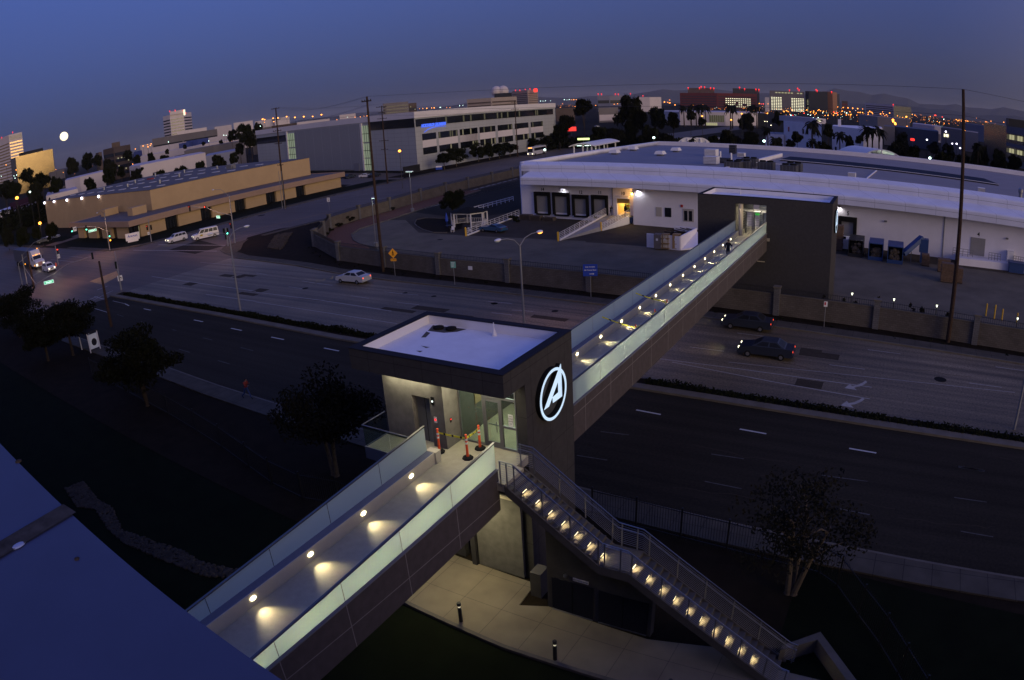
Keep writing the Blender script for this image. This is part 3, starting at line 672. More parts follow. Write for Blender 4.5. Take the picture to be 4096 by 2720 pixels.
b=MB();b.box(-15.12,-15.03,GY-.04,GY+.02,DECK+.01,DECK+2.2);b.box(-14.43,-14.34,GY-.04,GY+.02,DECK+.01,DECK+2.2);b.box(-15.03,-14.43,GY-.04,GY+.02,DECK+.01,DECK+.26);b.box(-15.03,-14.43,GY-.04,GY+.02,DECK+2.08,DECK+2.2);dr=b.build('door',M['steel_d'],gh)
b=MB();b.box(-15.03,-14.43,GY-.012,GY,DECK+.26,DECK+2.08);b.build('door_glass',M['clear'],dr)
b=MB();b.tube([(-14.52,GY-.09,DECK+.75),(-14.52,GY-.09,DECK+1.25)],.015);b.tube([(-14.52,GY-.09,DECK+.8),(-14.52,GY-.03,DECK+.8)],.012);b.tube([(-14.52,GY-.09,DECK+1.2),(-14.52,GY-.03,DECK+1.2)],.012)
b.box(-15.0,-14.46,GY+.02,GY+.06,DECK+1.0,DECK+1.05);b.build('handle',M['steel'],dr)
b=MB();b.box(-13.98,-13.76,GY-.02,GY-.008,DECK+1.12,DECK+1.66);s=b.build('notice',M['white'],gh)
for k,t in enumerate(('NOTICE','NO ENTRY','EMPLOYEES','ONLY')):text(t,'lettering',M['black'],.042,(-13.87,GY-.022,DECK+1.58-.11*k),(1,0,0),(0,0,1),s,.001,'CENTER')
# lobby inside
b=MB();b.box(-16.4,-13.55,21.5,25.59,DECK-.3,DECK);b.box(EX0,-16.4,EY,25.6,DECK-.3,DECK-.01);b.build('floor',M['deck'],gh)
b=MB();b.box(-16.1,-15.0,25.42,25.5,DECK,9.6);b.build('wall',M['kerbwall'],gh)
b=MB();b.box(-16.39,-16.36,22.7,23.3,DECK+1.2,DECK+2.3);b.build('picture_frame',M['yel'],gh)
b=MB();b.box(-16.0,-13.7,23.3,23.6,9.55,9.64);b.build('ceiling_light',M['lamp_c'],gh)
light('AREA','lamp',(-14.9,23.4,9.5),75,(.98,1,.78),gh,1.5,(0,0,-1))
light('AREA','lamp',(-18.1,20.22,9.6),34,(1,.90,.60),gh,2.4,(0,.1,-1),sy=.25)
light('AREA','lamp',(-15.0,20.75,9.6),62,(1,.91,.62),gh,2.4,(0,-.1,-1),sy=.8)
# sign: dark backing ring and lit A in a ring
def ring(b,cy,cz,ry,rz_,wy,wz,x0,x1,n=48,t0=0.0,t1=2*PI):
    vs=[];fs=[]
    for k in range(n+1):
        a=t0+(t1-t0)*k/n;c,s_=math.cos(a),math.sin(a)
        for q,(x,e)in enumerate(((x0,0),(x1,0),(x1,1),(x0,1))):vs.append((x,cy+(ry-e*wy)*c,cz+(rz_-e*wz)*s_))
    for k in range(n):
        for q in range(4):fs.append((k*4+q,k*4+(q+1)%4,(k+1)*4+(q+1)%4,(k+1)*4+q))
    return b.add(vs,fs)
def logo(par,place_):
    """round A emblem, drawn on (s right, z up) about the ring's centre, radius 1; place_ maps (s, z, depth) to a point"""
    def poly(b,pts,d0,d1):
        n=len(pts);vs=[place_(p[0],p[1],d0)for p in pts]+[place_(p[0],p[1],d1)for p in pts]
        b.add(vs,[tuple(range(n))[::-1],tuple(range(n,2*n))]+[(i,(i+1)%n,n+(i+1)%n,n+i)for i in range(n)])
    def rng(b,r0,r1_,d0,d1,a0=0,a1=360,n=56,widen=0):
        for k in range(n):
            a,c=math.radians(a0+(a1-a0)*k/n),math.radians(a0+(a1-a0)*(k+1)/n)
            w0=widen*max(0,-math.sin(a));w1=widen*max(0,-math.sin(c))
            poly(b,[((r0-w0)*math.cos(a),(r0-w0)*math.sin(a)),(r1_*math.cos(a),r1_*math.sin(a)),(r1_*math.cos(c),r1_*math.sin(c)),((r0-w1)*math.cos(c),(r0-w1)*math.sin(c))],d0,d1)
    b=MB();rng(b,.86,1.03,0.0,.215)
    LP=([(-.75,-.33),(-.39,-.34),(.36,.38),(.36,.76)],[(.36,.76),(.36,-.07),(.64,-.35),(.64,.75),(.62,1.0),(.47,.86)],[(-.10,-.09),(-.08,-.33),(.638,-.352),(.358,-.072)])
    for q in LP:poly(b,q,0,.2145)
    b.build('sign_return',M['black'],par)
    lg=MB();rng(lg,.905,1.02,.216,.23)
    for k,q in enumerate(LP):poly(lg,q,.2161,.2305+.0004*k)
    return lg.build('logo_face',M['logo'],par)
LC=(23.42,8.53);LR=1.13
logo(gh,lambda s,z,d:(XR+d,LC[0]+s*LR,LC[1]+z*LR*.97))
light('AREA','lamp',(XR+.35,LC[0],LC[1]),3.0,(.65,.8,1),gh,1.2,(-1,0,0))
# landing, lower storey
ld=root('landing_platform','concrete landing platform with glass-railed balcony in front of the lift doors','platform',(-16.5,20,DECK))
b=MB();b.prism([(-19.75,19.12),(-12.75,19.12),(-12.75,20.55),(-13.1,20.55),(-13.1,21.5),(-16.4,21.5),(-16.4,20.5),(-19.75,20.5)],DECK-.35,DECK-.004);b.build('deck',M['deck'],ld)
b=MB();b.box(-19.75,-16.62,19.06,19.11,DECK-.55,DECK+.02);b.box(-19.81,-19.76,19.06,20.6,DECK-.55,DECK+.02);b.build('edge_fascia',M['greymetal'],ld)
b=MB();b.box(-19.74,-18.3,19.07,19.09,DECK+.05,DECK+1.02);b.build('glass_panel',M['clear'],ld)
b=MB();b.box(-18.27,-16.7,19.07,19.09,DECK+.05,DECK+1.02);b.build('glass_panel',M['clear'],ld)
b=MB();b.box(-19.80,-19.78,19.12,20.6,DECK+.05,DECK+1.02);b.build('glass_panel',M['clear'],ld)
b=MB();b.tube([(-16.6,19.08,DECK+1.05),(-19.79,19.08,DECK+1.05),(-19.79,20.6,DECK+1.05)],.025);b.build('handrail',M['steel_d'],ld)
b=MB();b.box(XL-.05,XL+.45,19.27,19.60,DECK,LEDGE+.02);b.build('kerb_wall',M['kerbwall'],ld)
lw=root('wall','grey rendered lower-storey wall of the gatehouse facing the patio','wall',(-14.6,21.4,0))
b=MB();b.box(-15.95,-13.55,21.36,21.52,.1,4.3);b.build('panel',M['office']if False else M['block_wall'],lw)
b=MB();b.box(-15.95,-13.55,21.30,21.36,4.24,4.36);b.build('coping',M['kerbwall'],lw)
b=MB();b.box(-19.6,-16.9,21.6,21.9,0,DECK-.35);b.box(-16.9,-13.55,23.6,23.8,0,DECK-.35);b.build('inner_wall',M['stucco'],lw)
b=MB();b.box(-16.25,-16.0,21.2,21.9,0,4.9);b.build('column',M['stucco'],lw)
b=MB();b.box(-12.72,-12.2,20.5,21.2,0,1.35);b.build('low_wall',M['conc_d'],lw)
light('AREA','lamp',(-15.6,19.6,5.0),210,(1,.88,.52),lw,1.6,(0,-.2,-1))
light('AREA','lamp',(-14.8,22.4,5.6),10,(1,.92,.6),lw,1.0,(0,0,-1))
# stair
st=root('staircase','long outdoor staircase with lit risers descending from the landing beside the gatehouse','staircase',(-7,19.8,0))
SY0,SY1=19.14,20.56
steps=MB();lights_=[]
xa=-12.75;rise=(DECK-3.99)/15;tr=.272
prof=[]
for i in range(15):
    z1=DECK-rise*(i+1);xx=xa+tr*i
    steps.box(xx,xx+tr+.02,SY0,SY1,z1-.16,z1)
    if i>=2 and i%2==0:lights_.append((xx,z1))
XM0=xa+tr*14;XM1=-7.62
steps.box(XM0+.02,XM1,SY0,SY1,3.83,3.992)
n2=23;rise2=3.99/n2;tr2=.28
for i in range(n2-1):
    z1=3.99-rise2*(i+1);xx=XM1+tr2*i;steps.box(xx,xx+tr2+.02,SY0,SY1,max(z1-.17,-.02),z1)
    if i%2==0 and i<=18:lights_.append((xx,z1))
steps.build('steps',M['conc_d'],st)
b=MB()
for s0 in(SY0-.06,SY1):
    for(xs_,zs_,xe,ze)in((xa,DECK,XM0+.1,3.99),(XM1,3.99,XM1+tr2*n2-.1,.15)):
        b.add([(xs_,s0,zs_-.02),(xe,s0,ze-.02),(xe,s0,ze-.42),(xs_,s0,zs_-.42),(xs_,s0+.06,zs_-.02),(xe,s0+.06,ze-.02),(xe,s0+.06,ze-.42),(xs_,s0+.06,zs_-.42)],
              [(0,1,2,3),(7,6,5,4),(0,4,5,1),(1,5,6,2),(2,6,7,3),(3,7,4,0)])
    b.box(XM0+.1,XM1,s0,s0+.06,3.57,3.97)
b.build('stringer',M['conc_d'],st)
for x,z in lights_:
    b=MB();b.box(x+.003-.02,x-.003+.01,19.46,19.76,z+.10,z+.125);b.xf(0,Matrix.Translation((.015,0,0)));b.build('step_light',M['lamp_s'],st)
    light('AREA','lamp',(x+.045,19.62,z+.10),3.6,(1,.78,.40),st,.30,(.75,0,-.75),sy=.03)
def rail(par,y,pts,posts,cables,outer):
    """handrail along pts (x, z of the walking line), posts, cables"""
    H=1.0
    b=MB();b.tube([(p[0],y,p[1]+H)for p in pts],.024,6);b.build('handrail',M['steel'],par)
    b=MB();b.tube([(p[0],y+outer*.10,p[1]+H-.16)for p in pts],.018,6);b.build('grab_rail',M['steel'],par)
    for k in range(cables):
        z=.10+(H-.22)*k/(cables-1);b=MB();b.tube([(p[0],y,p[1]+z)for p in pts],.007,4,False);b.build('cable',M['steel_d'],par)
    for x in posts:
        for p,q in zip(pts,pts[1:]):
            if p[0]<=x<=q[0]:z=p[1]+(q[1]-p[1])*(x-p[0])/(q[0]-p[0]);break
        b=MB();b.box(x-.025,x+.025,y-.012,y+.012,z-.12,z+H);b.build('post',M['steel_d'],par)
walk=[(-12.95,DECK),(-12.35,DECK-.02),(XM0+.25,4.05),(XM1-.05,3.99),(XM1+tr2*n2-.1,.12),(-.95,.05)]
nr=root('railing','steel cable railing along the outer edge of the lit staircase, nearest the patio','railing',(-7,19.12,0))
rail(nr,19.10,walk,[-12.9,-12.62,-12.3,-11.15,-10.0,-8.85,-8.6,-7.95,-7.5,-6.3,-5.2,-4.1,-3.0,-1.9,-1.05],9,1)
fr_=root('railing','steel cable railing along the street side of the lit staircase, starting at the tower wall','railing',(-7,20.6,0))
rail(fr_,20.60,walk,[-12.9,-12.3,-11.2,-10.1,-8.95,-8.55,-7.9,-7.4,-6.2,-5.0,-3.8,-2.6,-1.5,-1.05],10,-1)
b=MB();
for k in range(8):
    z=DECK+.10+.78*k/7;b.tube([(-12.93,20.6,z),(-13.1,20.6,z)],.007,4,False)
b.build('cable',M['steel_d'],fr_)
# bottom landing retaining wall
b=MB();b.prism([(-1.6,20.75),(-.25,22.0),(1.25,20.2),(2.6,18.6),(2.3,18.4),(.95,20.0),(-.28,21.5),(-1.6,20.45)],0,.75)
whole(b,'retaining_wall',M['conc_d'],'low angled concrete retaining wall at the foot of the lit staircase','wall',loc=(0,20,0))
# storage block under the stair
sg=root('storage_block','dark concrete storage block with double doors under the staircase','storage block',(-9.3,20.2,0))
b=MB()
def zu(x):return(4.6-(x+11.65)*.62)if x<-9.2 else(3.45 if x<-7.9 else 3.45-(x+7.9)*.62)
xs_=[-11.65,-9.2,-7.9,-6.95]
vs=[(x,20.12,.0)for x in xs_]+[(x,20.12,zu(x)-.45)for x in xs_]+[(x,20.5,.0)for x in xs_]+[(x,20.5,zu(x)-.45)for x in xs_]
fs=[]
for i in range(3):fs+=[(i,i+1,4+i+1,4+i),(8+i+1,8+i,12+i,12+i+1),(4+i,5+i,13+i,12+i)]
fs+=[(0,4,12,8),(3,11,15,7)]
b.add(vs,fs);b.build('wall',M['conc_d'],sg)
for(a,c)in((-11.40,-9.50),(-9.25,-7.10)):
    b=MB();b.box(a,c,20.06,20.11,.12,1.85);d_=b.build('double_door',M['greymetal']if False else M['cap'],sg)
    b=MB();b.box((a+c)/2-.012,(a+c)/2+.012,20.05,20.06,.12,1.85);b.build('door_seam',M['black'],d_)
    b=MB();b.box(a,c,20.03,20.058,.10,.15);b.build('threshold',M['steel_d'],d_)
b=MB();b.box(-10.42,-9.72,20.06,20.10,2.0,2.14);s=b.build('name_plate',M['white'],sg);text('ELECTRICAL ROOM','lettering',M['blue'],.075,(-10.07,20.055,2.07),(1,0,0),(0,0,1),s,.001,'CENTER')
b=MB();b.ball((-10.75,20.05,2.15),.10,8,5);b.build('wall_bell',M['steel'],sg)
# bollards
def bollard(label,p,first=[None]):
    c=Z(p,.1);z0=0
    if first[0]is None:
        r=root('bollard_light',label,'bollard',(0,0,0),'bollard lights along the patio edge')
        b=MB();b.lathe([(.085,0),(.085,.80),(.05,.80)],(0,0,0),14);b.build('post',M['darkmetal'],r)
        b=MB();b.lathe([(.060,.80),(.060,.90)],(0,0,0),14);b.build('lens',M['lamp_c']if False else mat('bollard_lens',(.7,.7,.6),.3,emit=.5,ecol=(1,.9,.6)),r)
        b=MB();b.lathe([(.088,.90),(.088,1.04),(.07,1.06)],(0,0,0),14);b.build('cap',M['darkmetal'],r)
        light('POINT','lamp',(0,0,.87),2.2,(1,.85,.5),r,.03)
        first[0]=r;r.location=c
    else:place(first[0],c,0,label)
bollard('black bollard light on the warm patio edge nearest the footbridge ramp',F(1063,1432))
bollard('black bollard light on the walk in front of the dark double doors',F(1280,1520))
bollard('black bollard light cut off by the bottom edge, below the staircase',(F(1541,1610)))
# far gatehouse
ft=root('gatehouse','far dark gatehouse at the end of the long span, with turnstiles in its opening','gatehouse',(-13.4,73,0))
x0,x1,y0,y1=-20.6,-6.35,70.2,76.4;OX0,OX1,OT=-16.55,-13.25,9.85
b=MB();b.box(x0,OX0,y0,y0+.3,0,RZ-.04);b.box(OX1,x1,y0,y0+.3,0,RZ-.04);b.box(OX0,OX1,y0,y0+.3,OT,RZ-.04);b.box(OX0,OX1,y0,y0+.3,0,5.1)
b.box(x0,x0+.3,y0+.3,y1,0,RZ-.04);b.box(x1-.3,x1,y0+.3,y1,0,RZ-.04);b.box(x0+.3,OX0-1.2,y1-.3,y1,0,RZ-.04);b.box(OX1+.4,x1-.3,y1-.3,y1,0,RZ-.04);b.box(OX0-1.2,OX1+.4,y1-.3,y1,0,DECK-.2);b.box(OX0-1.2,OX1+.4,y1-.3,y1,OT,RZ-.04)
b.build('wall',M['stucco'],ft)
b=MB();parapet(b,x0-.02,x1+.02,y0-.02,y1+.02,RZ-.04,RZ,.40);b.build('parapet_cap',M['cap'],ft)
b=MB();parapet(b,x0+.301,x1-.301,y0+.301,y1-.301,10.1,RZ-.045,.06);b.build('parapet_lining',M['membrane_side'],ft)
b=MB();b.box(x0+.3,x1-.3,y0+.3,y1-.3,10.04,10.16);b.build('roof',M['membrane'],ft)
b=MB();b.tube([(-17.2,75.3,10.16),(-17.2,75.3,10.95)],.025);b.lathe([(.15,0),(.03,.34)],(-17.2,75.3,10.16),12);b.build('vent_pipe',M['white'],ft)
b=MB();b.box(OX0-1.2,OX1+.4,y0-.2,y1,DECK-.3,DECK-.01);b.build('floor',M['deck'],ft)
b=MB();b.box(OX0-.05,OX0+.0,y0+.3,y1-.3,DECK,OT);b.box(OX1,OX1+.05,y0+.3,y1-.3,DECK,OT);b.box(OX0,OX1,y0+.3,y1-.3,OT,OT+.1);b.build('inner_wall',M['block_wall'],ft)
b=MB();b.tube([(OX0+.55,y0+.25,DECK),(OX0+.55,y0+.25,OT)],.24,14);b.build('column',M['kerbwall'],ft)
b=MB();b.box(OX0,OX1,y0+2.9,y0+3.1,DECK+2.1,DECK+2.35);b.build('transom',M['greymetal'],ft)
b=MB();b.box(OX0+.1,OX0+1.3,y0+3.0,y0+3.1,DECK+2.35,OT-.02);b.build('dark_panel',M['cap'],ft)
b=MB();b.box(OX0+1.35,OX1-.05,y1-.2,y1-.18,DECK+.1,OT-.02);b.build('glass_panel',M['clear'],ft)
b=MB();b.box(OX1-.12,OX1-.02,y1-.25,y1-.12,DECK,OT);b.box(-15.05,-15.0,y1-.25,y1-.15,DECK,OT);b.box(OX0+1.3,OX1,y1-.25,y1-.15,DECK+2.1,DECK+2.2);b.build('window_frame',M['steel_d'],ft)
b=MB();b.box(-14.98,-14.55,y0+2.84,y0+2.89,DECK+1.75,DECK+2.05);s=b.build('exit_sign',M['exit'],ft);text('EXIT','lettering',M['black'],.17,(-14.765,y0+2.835,DECK+1.90),(1,0,0),(0,0,1),s,.002,'CENTER')
b=MB();b.box(-14.1,-13.3,y0-.03,y0-.003,4.0,4.08);b.build('sill',M['kerbwall'],ft)
light('AREA','lamp',(-14.9,y0+1.9,OT-.08),95,(1,.88,.62),ft,1.4,(0,0,-1))
light('SPOT','lamp',(OX0+.60,y0-.28,OT-.1),26,(1,.80,.5),ft,.03,(-.05,.16,-1),60,.5)
light('AREA','lamp',(-14.9,y0+4.6,OT-.08),55,(1,.9,.7),ft,1.2,(0,0,-1))
logo(ft,lambda s,z,d:(x1+d*.9,73.3+s*1.15,8.35+z*1.15))
light('AREA','lamp',(x1+.4,73.3,8.3),6,(.65,.8,1),ft,1.2,(-1,0,0))
# turnstiles
def turnstile():
    r=root('turnstile','','turnstile',(0,0,0),'full-height turnstiles in the far gatehouse opening')
    b=MB();b.tube([(0,0,0),(0,0,2.25)],.07,8);b.build('rotor_post',M['steel'],r)
    for k in range(3):
        a=math.radians(20+120*k);b=MB()
        for j in range(11):z=.25+.18*j;b.tube([(0,0,z),(.52*math.cos(a),.52*math.sin(a),z)],.034,5)
        b.build('arm_comb',M['steel'],r)
    b=MB()
    for j in range(11):z=.25+.18*j;b.tube([(.62,-.3,z),(.62,.3,z)],.02,5)
    b.tube([(.62,-.3,0),(.62,-.3,2.25)],.03);b.tube([(.62,.3,0),(.62,.3,2.25)],.03);b.build('barrier',M['steel'],r)
    b=MB();b.box(-.1,.7,-.35,.35,2.2,2.3);b.build('top_frame',M['steel_d'],r)
    return r
t0=turnstile();place(t0,(-15.85,y0+2.2,DECK),.2,'full-height turnstile beside the round column in the far gatehouse opening',True)
place(t0,(-14.95,y0+2.2,DECK),0,'middle full-height turnstile under the green exit sign');place(t0,(-14.0,y0+2.2,DECK),-.2,'full-height turnstile nearest the glass on the right of the exit sign')
# delineator posts and tape
def delineator():
    r=root('delineator_post','','traffic post',(0,0,0),'orange delineator posts')
    b=MB();b.lathe([(.235,0),(.235,.045),(.20,.085),(.07,.10)],(0,0,0),8);b.build('base',M['rubber'],r)
    b=MB();b.lathe([(.055,.09),(.048,.98),(.028,1.0),(.028,1.02),(.052,1.04),(.050,1.09),(.02,1.11)],(0,0,0),12);b.build('post',M['orange'],r)
    for z in(.66,.82):
        b=MB();b.lathe([(.0535,z),(.0525,z+.085)],(0,0,0),12);b.build('reflective_band',M['refl'],r)
    return r
dp=delineator()
P1,P2,P3=Z(ra(1318,1460),DECK),Z(ra(1058,1403),DECK),Z(ra(1432,1372),DECK)
place(dp,P1,0,'orange delineator post at the corner of the yellow tape on the landing',True)
place(dp,P2,0,'orange delineator post in front of the lift doors, by the kerb wall');place(dp,P3,0,'orange delineator post just outside the glass lobby door')
FP=[(-14.28,33.85),(-14.0,37.4),(-13.9,40.5)]
FP=[(-14.15,onX(r2(790,1335),-14.15).y),(-14.15,onX(r2(968,1205),-14.15).y),(-14.15,onX(r2(1078,1110),-14.15).y)]
for(x,y),l in zip(FP,('nearest of the three orange posts on the long span','middle orange post on the long span, wrapped with yellow tape','farthest of the three orange posts on the long span')):place(dp,(x,y,DECK),0,l)
def tape(label,a,b_,sag=.04,w=.075):
    m=MB();n=14;a,b_=Vector(a),Vector(b_);vs=[]
    d=(b_-a).normalized();s=Vector((-d.y,d.x,0))*.004
    for i in range(n+1):
        t=i/n;p=a.lerp(b_,t);p.z-=sag*4*t*(1-t);tw=math.sin(t*7+a.x)*.015
        for e in(0,1):vs+=[p+s*(1 if e else-1)+Vector((0,0,-w/2)),p+s*(1 if e else-1)+Vector((tw,0,w/2))]
    fs=[]
    for i in range(n):k=i*4;fs+=[(k,k+4,k+5,k+1),(k+2,k+3,k+7,k+6),(k+1,k+5,k+7,k+3),(k,k+2,k+6,k+4)]
    m.add(vs,fs);o=m.build('caution_tape',[M['tape'],M['black']])
    for i,p in enumerate(o.data.polygons):p.material_index=1 if(i//4)%4==3 else 0
    return tag(o,label,'tape','yellow caution tapes')
up_=Vector((0,0,.92))
tape('yellow caution tape from the lift-side post to the corner post on the landing',P2+up_,P1+up_,.02);tape('yellow caution tape from the corner post to the post by the lobby door',P1+up_,P3+up_,.02)
fp=[Vector((x,y,DECK+.92))for x,y in FP]
tape('yellow caution tape tied across the long span between the frosted glass and the nearest post',(XL+.10,fp[0].y+.3,7.75),fp[0],.05)
tape('yellow caution tape sagging between the nearest and middle posts on the long span',fp[0],fp[1],.16);tape('yellow caution tape between the middle and farthest posts on the long span',fp[1],fp[2],.2)
tape('yellow caution tape tied across the long span between the frosted glass and the farthest post',(XL+.10,fp[2].y+.2,7.8),fp[2],.04)
# our own roof edge
pp=root('roof_parapet','dark blue roof parapet with a stained seam in the lower left corner','parapet',(-10,-2,17))
b=MB();b.add([(-60,.71,19.0),(-3.5,.71,19.0),(-3.5,.71,18.88),(-60,.71,18.88),(-60,-5,18.96),(-3.5,-5,18.96),(-3.5,-5,18.84),(-60,-5,18.84)],[(0,3,2,1),(0,1,5,4),(3,7,6,2),(4,5,6,7),(0,4,7,3)])
b.add([(-3.5,.71,19.0),(-1.0,.63,19.0),(62,.58,19.0),(62,-5,18.96),(-3.5,-5,18.96),(-3.5,.71,18.88),(-1.0,.63,18.88),(62,.58,18.88),(62,-5,18.84),(-3.5,-5,18.84)],[(4,3,2,1,0),(0,1,6,5),(1,2,7,6),(5,6,7,8,9),(2,3,8,7)]);b.build('coping',mat('blue_coping_metal',(.043,.052,.115),.5,.22,.7),pp)
b=MB();b.box(-60,62,-38,.45,0,18.80);b.build('wall',M['stucco'],pp)
s0,s1=Z(r8(360,690),19.0),Z(r8(0,900),19.0);dd=(s1-s0).normalized();s0=s0-dd*.0;s1=s1+dd*.8
b=MB();nn=Vector((-dd.y,dd.x,0))
zs=lambda p:19.0-.04*(.71-p.y)/5.71
for w,h,in((.055,.006),):
    a_,c_=s0,s1;vs=[a_-nn*w,c_-nn*w,c_+nn*w,a_+nn*w];vs=[(v.x,min(v.y,.71),zs(v)+h)for v in vs]
    b.add(vs,[(0,1,2,3)])
b.build('seam_strip',mat('stained_seam',(.055,.050,.048),.8,.5,12),pp)
b=MB();cpt=Z(r8(95,878),19.0);b.ball((cpt.x,cpt.y,zs(cpt)+.004),.03,10,4,.7,1.1,.15);b.build('water_puddle',mat('bird_dropping',(.30,.34,.50),.4),pp)
b=MB();cpt=Z(r8(395,945),19.0);b.ball((cpt.x,cpt.y,zs(cpt)+.002),.012,8,3,1,1,.2);cpt=Z(r8(105,440),19.0);b.ball((cpt.x,.70,zs(cpt)+.002),.02,8,3,1,1,.3);b.build('leaf_speck',M['bark_d'],pp)
# street wall, fences, plants
bw=root('block_wall','long tan block wall with grey pilasters and black pickets on top, along the street','wall',(-30,66,0))
def wallrun(poly,par,zt=2.1):
    for a,c in zip(poly,poly[1:]):
        b=MB();b.obox(a,c,.2,0,zt);b.build('wall_panel',M['blockwall'],par)
        b=MB();b.obox(a,c,.26,zt,zt+.07);b.build('coping',M['kerb'],par)
        b=MB();A,B=Vector(a),Vector(c);L=(B-A).length;d=(B-A)/L;n=int(L/.22)
        for i in range(1,n):
            p=A+d*(L*i/n);b.beam((p.x,p.y,zt+.07),(p.x,p.y,zt+.66),.03,.03)
        for z in(.14,.58):b.beam((a[0],a[1],zt+z),(c[0],c[1],zt+z),.03,.035)
        b.build('picket_fence',M['darkmetal'],par)
    for p in poly:
        b=MB();b.box(p[0]-.30,p[0]+.30,p[1]-.30,p[1]+.30,0,2.78);q=b.build('pilaster',M['pilaster'],par)
        b=MB();b.box(p[0]-.38,p[0]+.38,p[1]-.38,p[1]+.38,2.782,2.90);b.build('cap',M['kerb'],q)
wallrun(wallN,bw)
bx=root('block_wall','tan block wall with grey pilasters along the side street, turning the corner','wall',(-98,110,0))
wallrun(wallW,bx)
def picket(name,label,poly,h=1.8,par=None):
    r=root(name,label,'fence',(poly[0][0],poly[0][1],0))
    for a,c in zip(poly,poly[1:]):
        A,B=Vector(a),Vector(c);L=(B-A).length;d=(B-A)/L;n=max(2,int(L/.14));b=MB()
        for i in range(1,n):p=A+d*(L*i/n);b.beam((p.x,p.y,.05),(p.x,p.y,h),.018,.018)
        b.beam((a[0],a[1],h-.15),(c[0],c[1],h-.15),.03,.04);b.beam((a[0],a[1],.2),(c[0],c[1],.2),.03,.04);b.build('picket_panel',M['darkmetal'],r)
    for p in poly:b=MB();b.box(p[0]-.04,p[0]+.04,p[1]-.04,p[1]+.04,0,h+.08);b.build('post',M['darkmetal'],r)
picket('picket_fence','black picket fence behind the staircase, bending round the forked tree',[(-13.0,27.3),(-10.6,27.3),(-8.2,27.2),(-5.8,27.1),(-3.4,26.9),(-1.1,26.7),(-.1,26.0),(1.2,24.2),(2.4,22.6),(3.4,21.0),(4.4,19.4),(5.4,17.8)])
picket('picket_fence','black picket fence across the dark lawn left of the near gatehouse',[(-20.8,21.5),(-23,22.1),(-25.6,22.0),(-28,21.4),(-31,21.6),(-34,22.2),(-38,23.0),(-42,23.6),(-47,24.2),(-52,24.6),(-58,25),(-64,25.2)])
def foliage(b,c,R,n,ls,rnd,clumps=None,flat=1.0):
    """many leaf-sized faces in clumps spread through an uneven crown"""
    cl=[]
    for i in range(clumps or 14):
        u=Vector((rnd.gauss(0,1),rnd.gauss(0,1),rnd.gauss(0,1))).normalized()*rnd.uniform(.35,.95)
        cl.append((Vector((c[0]+u.x*R[0],c[1]+u.y*R[1],c[2]+u.z*R[2])),rnd.uniform(.22,.42)))
    vs=[];fs=[]
    for i in range(n):
        q,rr=rnd.choice(cl);u=Vector((rnd.gauss(0,1),rnd.gauss(0,1),rnd.gauss(0,.8))).normalized()*(rnd.random()**.4)
        p=Vector((q.x+u.x*R[0]*rr,q.y+u.y*R[1]*rr,q.z+u.z*R[2]*rr))
        a=Vector((rnd.gauss(0,1),rnd.gauss(0,1),rnd.gauss(0,1))).normalized();e=a.orthogonal().normalized();s=ls*rnd.uniform(.6,1.4)
        k=len(vs);vs+=[p-a*s,p+e*s*.45,p+a*s,p-e*s*.45];fs.append((k,k+1,k+2,k+3))
    return b.add(vs,fs)
def branches(b,rnd,base,top,r,n,spread):
    """trunk from base to top with limbs"""
    base,top=Vector(base),Vector(top);mid=base.lerp(top,.5)+Vector((rnd.uniform(-.15,.15),rnd.uniform(-.15,.15),0))
    b.tube([base-Vector((0,0,.05)),base+Vector((0,0,.15)),mid,top],[r*1.5,r*1.1,r*.8,r*.45],8)
    for i in range(n):
        t=rnd.uniform(.45,1);p=mid.lerp(top,(t-.45)/.55)if t>.5 else mid;a=rnd.uniform(0,2*PI)
        e=p+Vector((math.cos(a)*spread*rnd.uniform(.5,1),math.sin(a)*spread*rnd.uniform(.5,1),spread*rnd.uniform(.3,.9)))
        m_=p.lerp(e,.5)+Vector((0,0,spread*.12));b.tube([p,m_,e],[r*.45,r*.3,r*.1],5)
def tree(label,base,h,R,n,ls,leaf,bark,seed,trunks=None,cz=None,group=None,name='tree',clumps=None,r=.16):
    rnd=random.Random(seed);base=Vector((base[0],base[1],0));t=root(name,label,'tree',base,group)
    b=MB();tops=trunks or[(rnd.uniform(-.3,.3),rnd.uniform(-.3,.3))]
    for dx,dy in tops:branches(b,rnd,(base.x+dx*.18,base.y+dy*.18,0),(base.x+dx,base.y+dy,h*.60),r,6,R*.5)
    b.build('trunk',bark,t)
    b=MB();foliage(b,(base.x,base.y,cz or h*.62),(R,R,h*.36),n,ls,rnd,clumps or 18);b.build('crown',leaf,t)
    return t
# near trees on the lawn side of the street
c=Z(r7b(1265,790));tree('forked pale-barked tree on the dark lawn inside the picket fence, right of the staircase',(c.x+.05,c.y+.1),6.2,3.0,3600,.09,M['leaf2'],M['bark'],11,[(-.4,.2),(.1,.8),(1.2,.3)],group=None,clumps=34,r=.14)
tree('pale-trunked tree on the dark lawn just left of the near gatehouse balcony',(-28.3,24.4),6.4,3.3,9000,.11,M['leaf2'],M['bark'],12,[(-1.0,.3),(.5,.2)],clumps=30,r=.15)
for i,(px,hh,R,lab,dz)in enumerate(((F(315,830),6.4,4.1,'big dark round tree by the street, between the cut pole and the sidewalk',4.0),(F(150,735),6.6,3.8,'dark tree left of the bus shelter, in front of the junction',4.2),(F(95,760),6.0,3.4,'smaller dark tree between the bus shelter tree and the leftmost tree',3.6),(F(30,705),6.8,4.2,'dark tree at the left edge of the picture below the lorry',4.3))):
    cc=Z(px,dz);tree(lab,(cc.x,cc.y),hh,R,9000,.15,M['leaf'],M['bark_d'],20+i,[(-.5,.2),(.5,-.2)],cz=dz+.1,clumps=30)
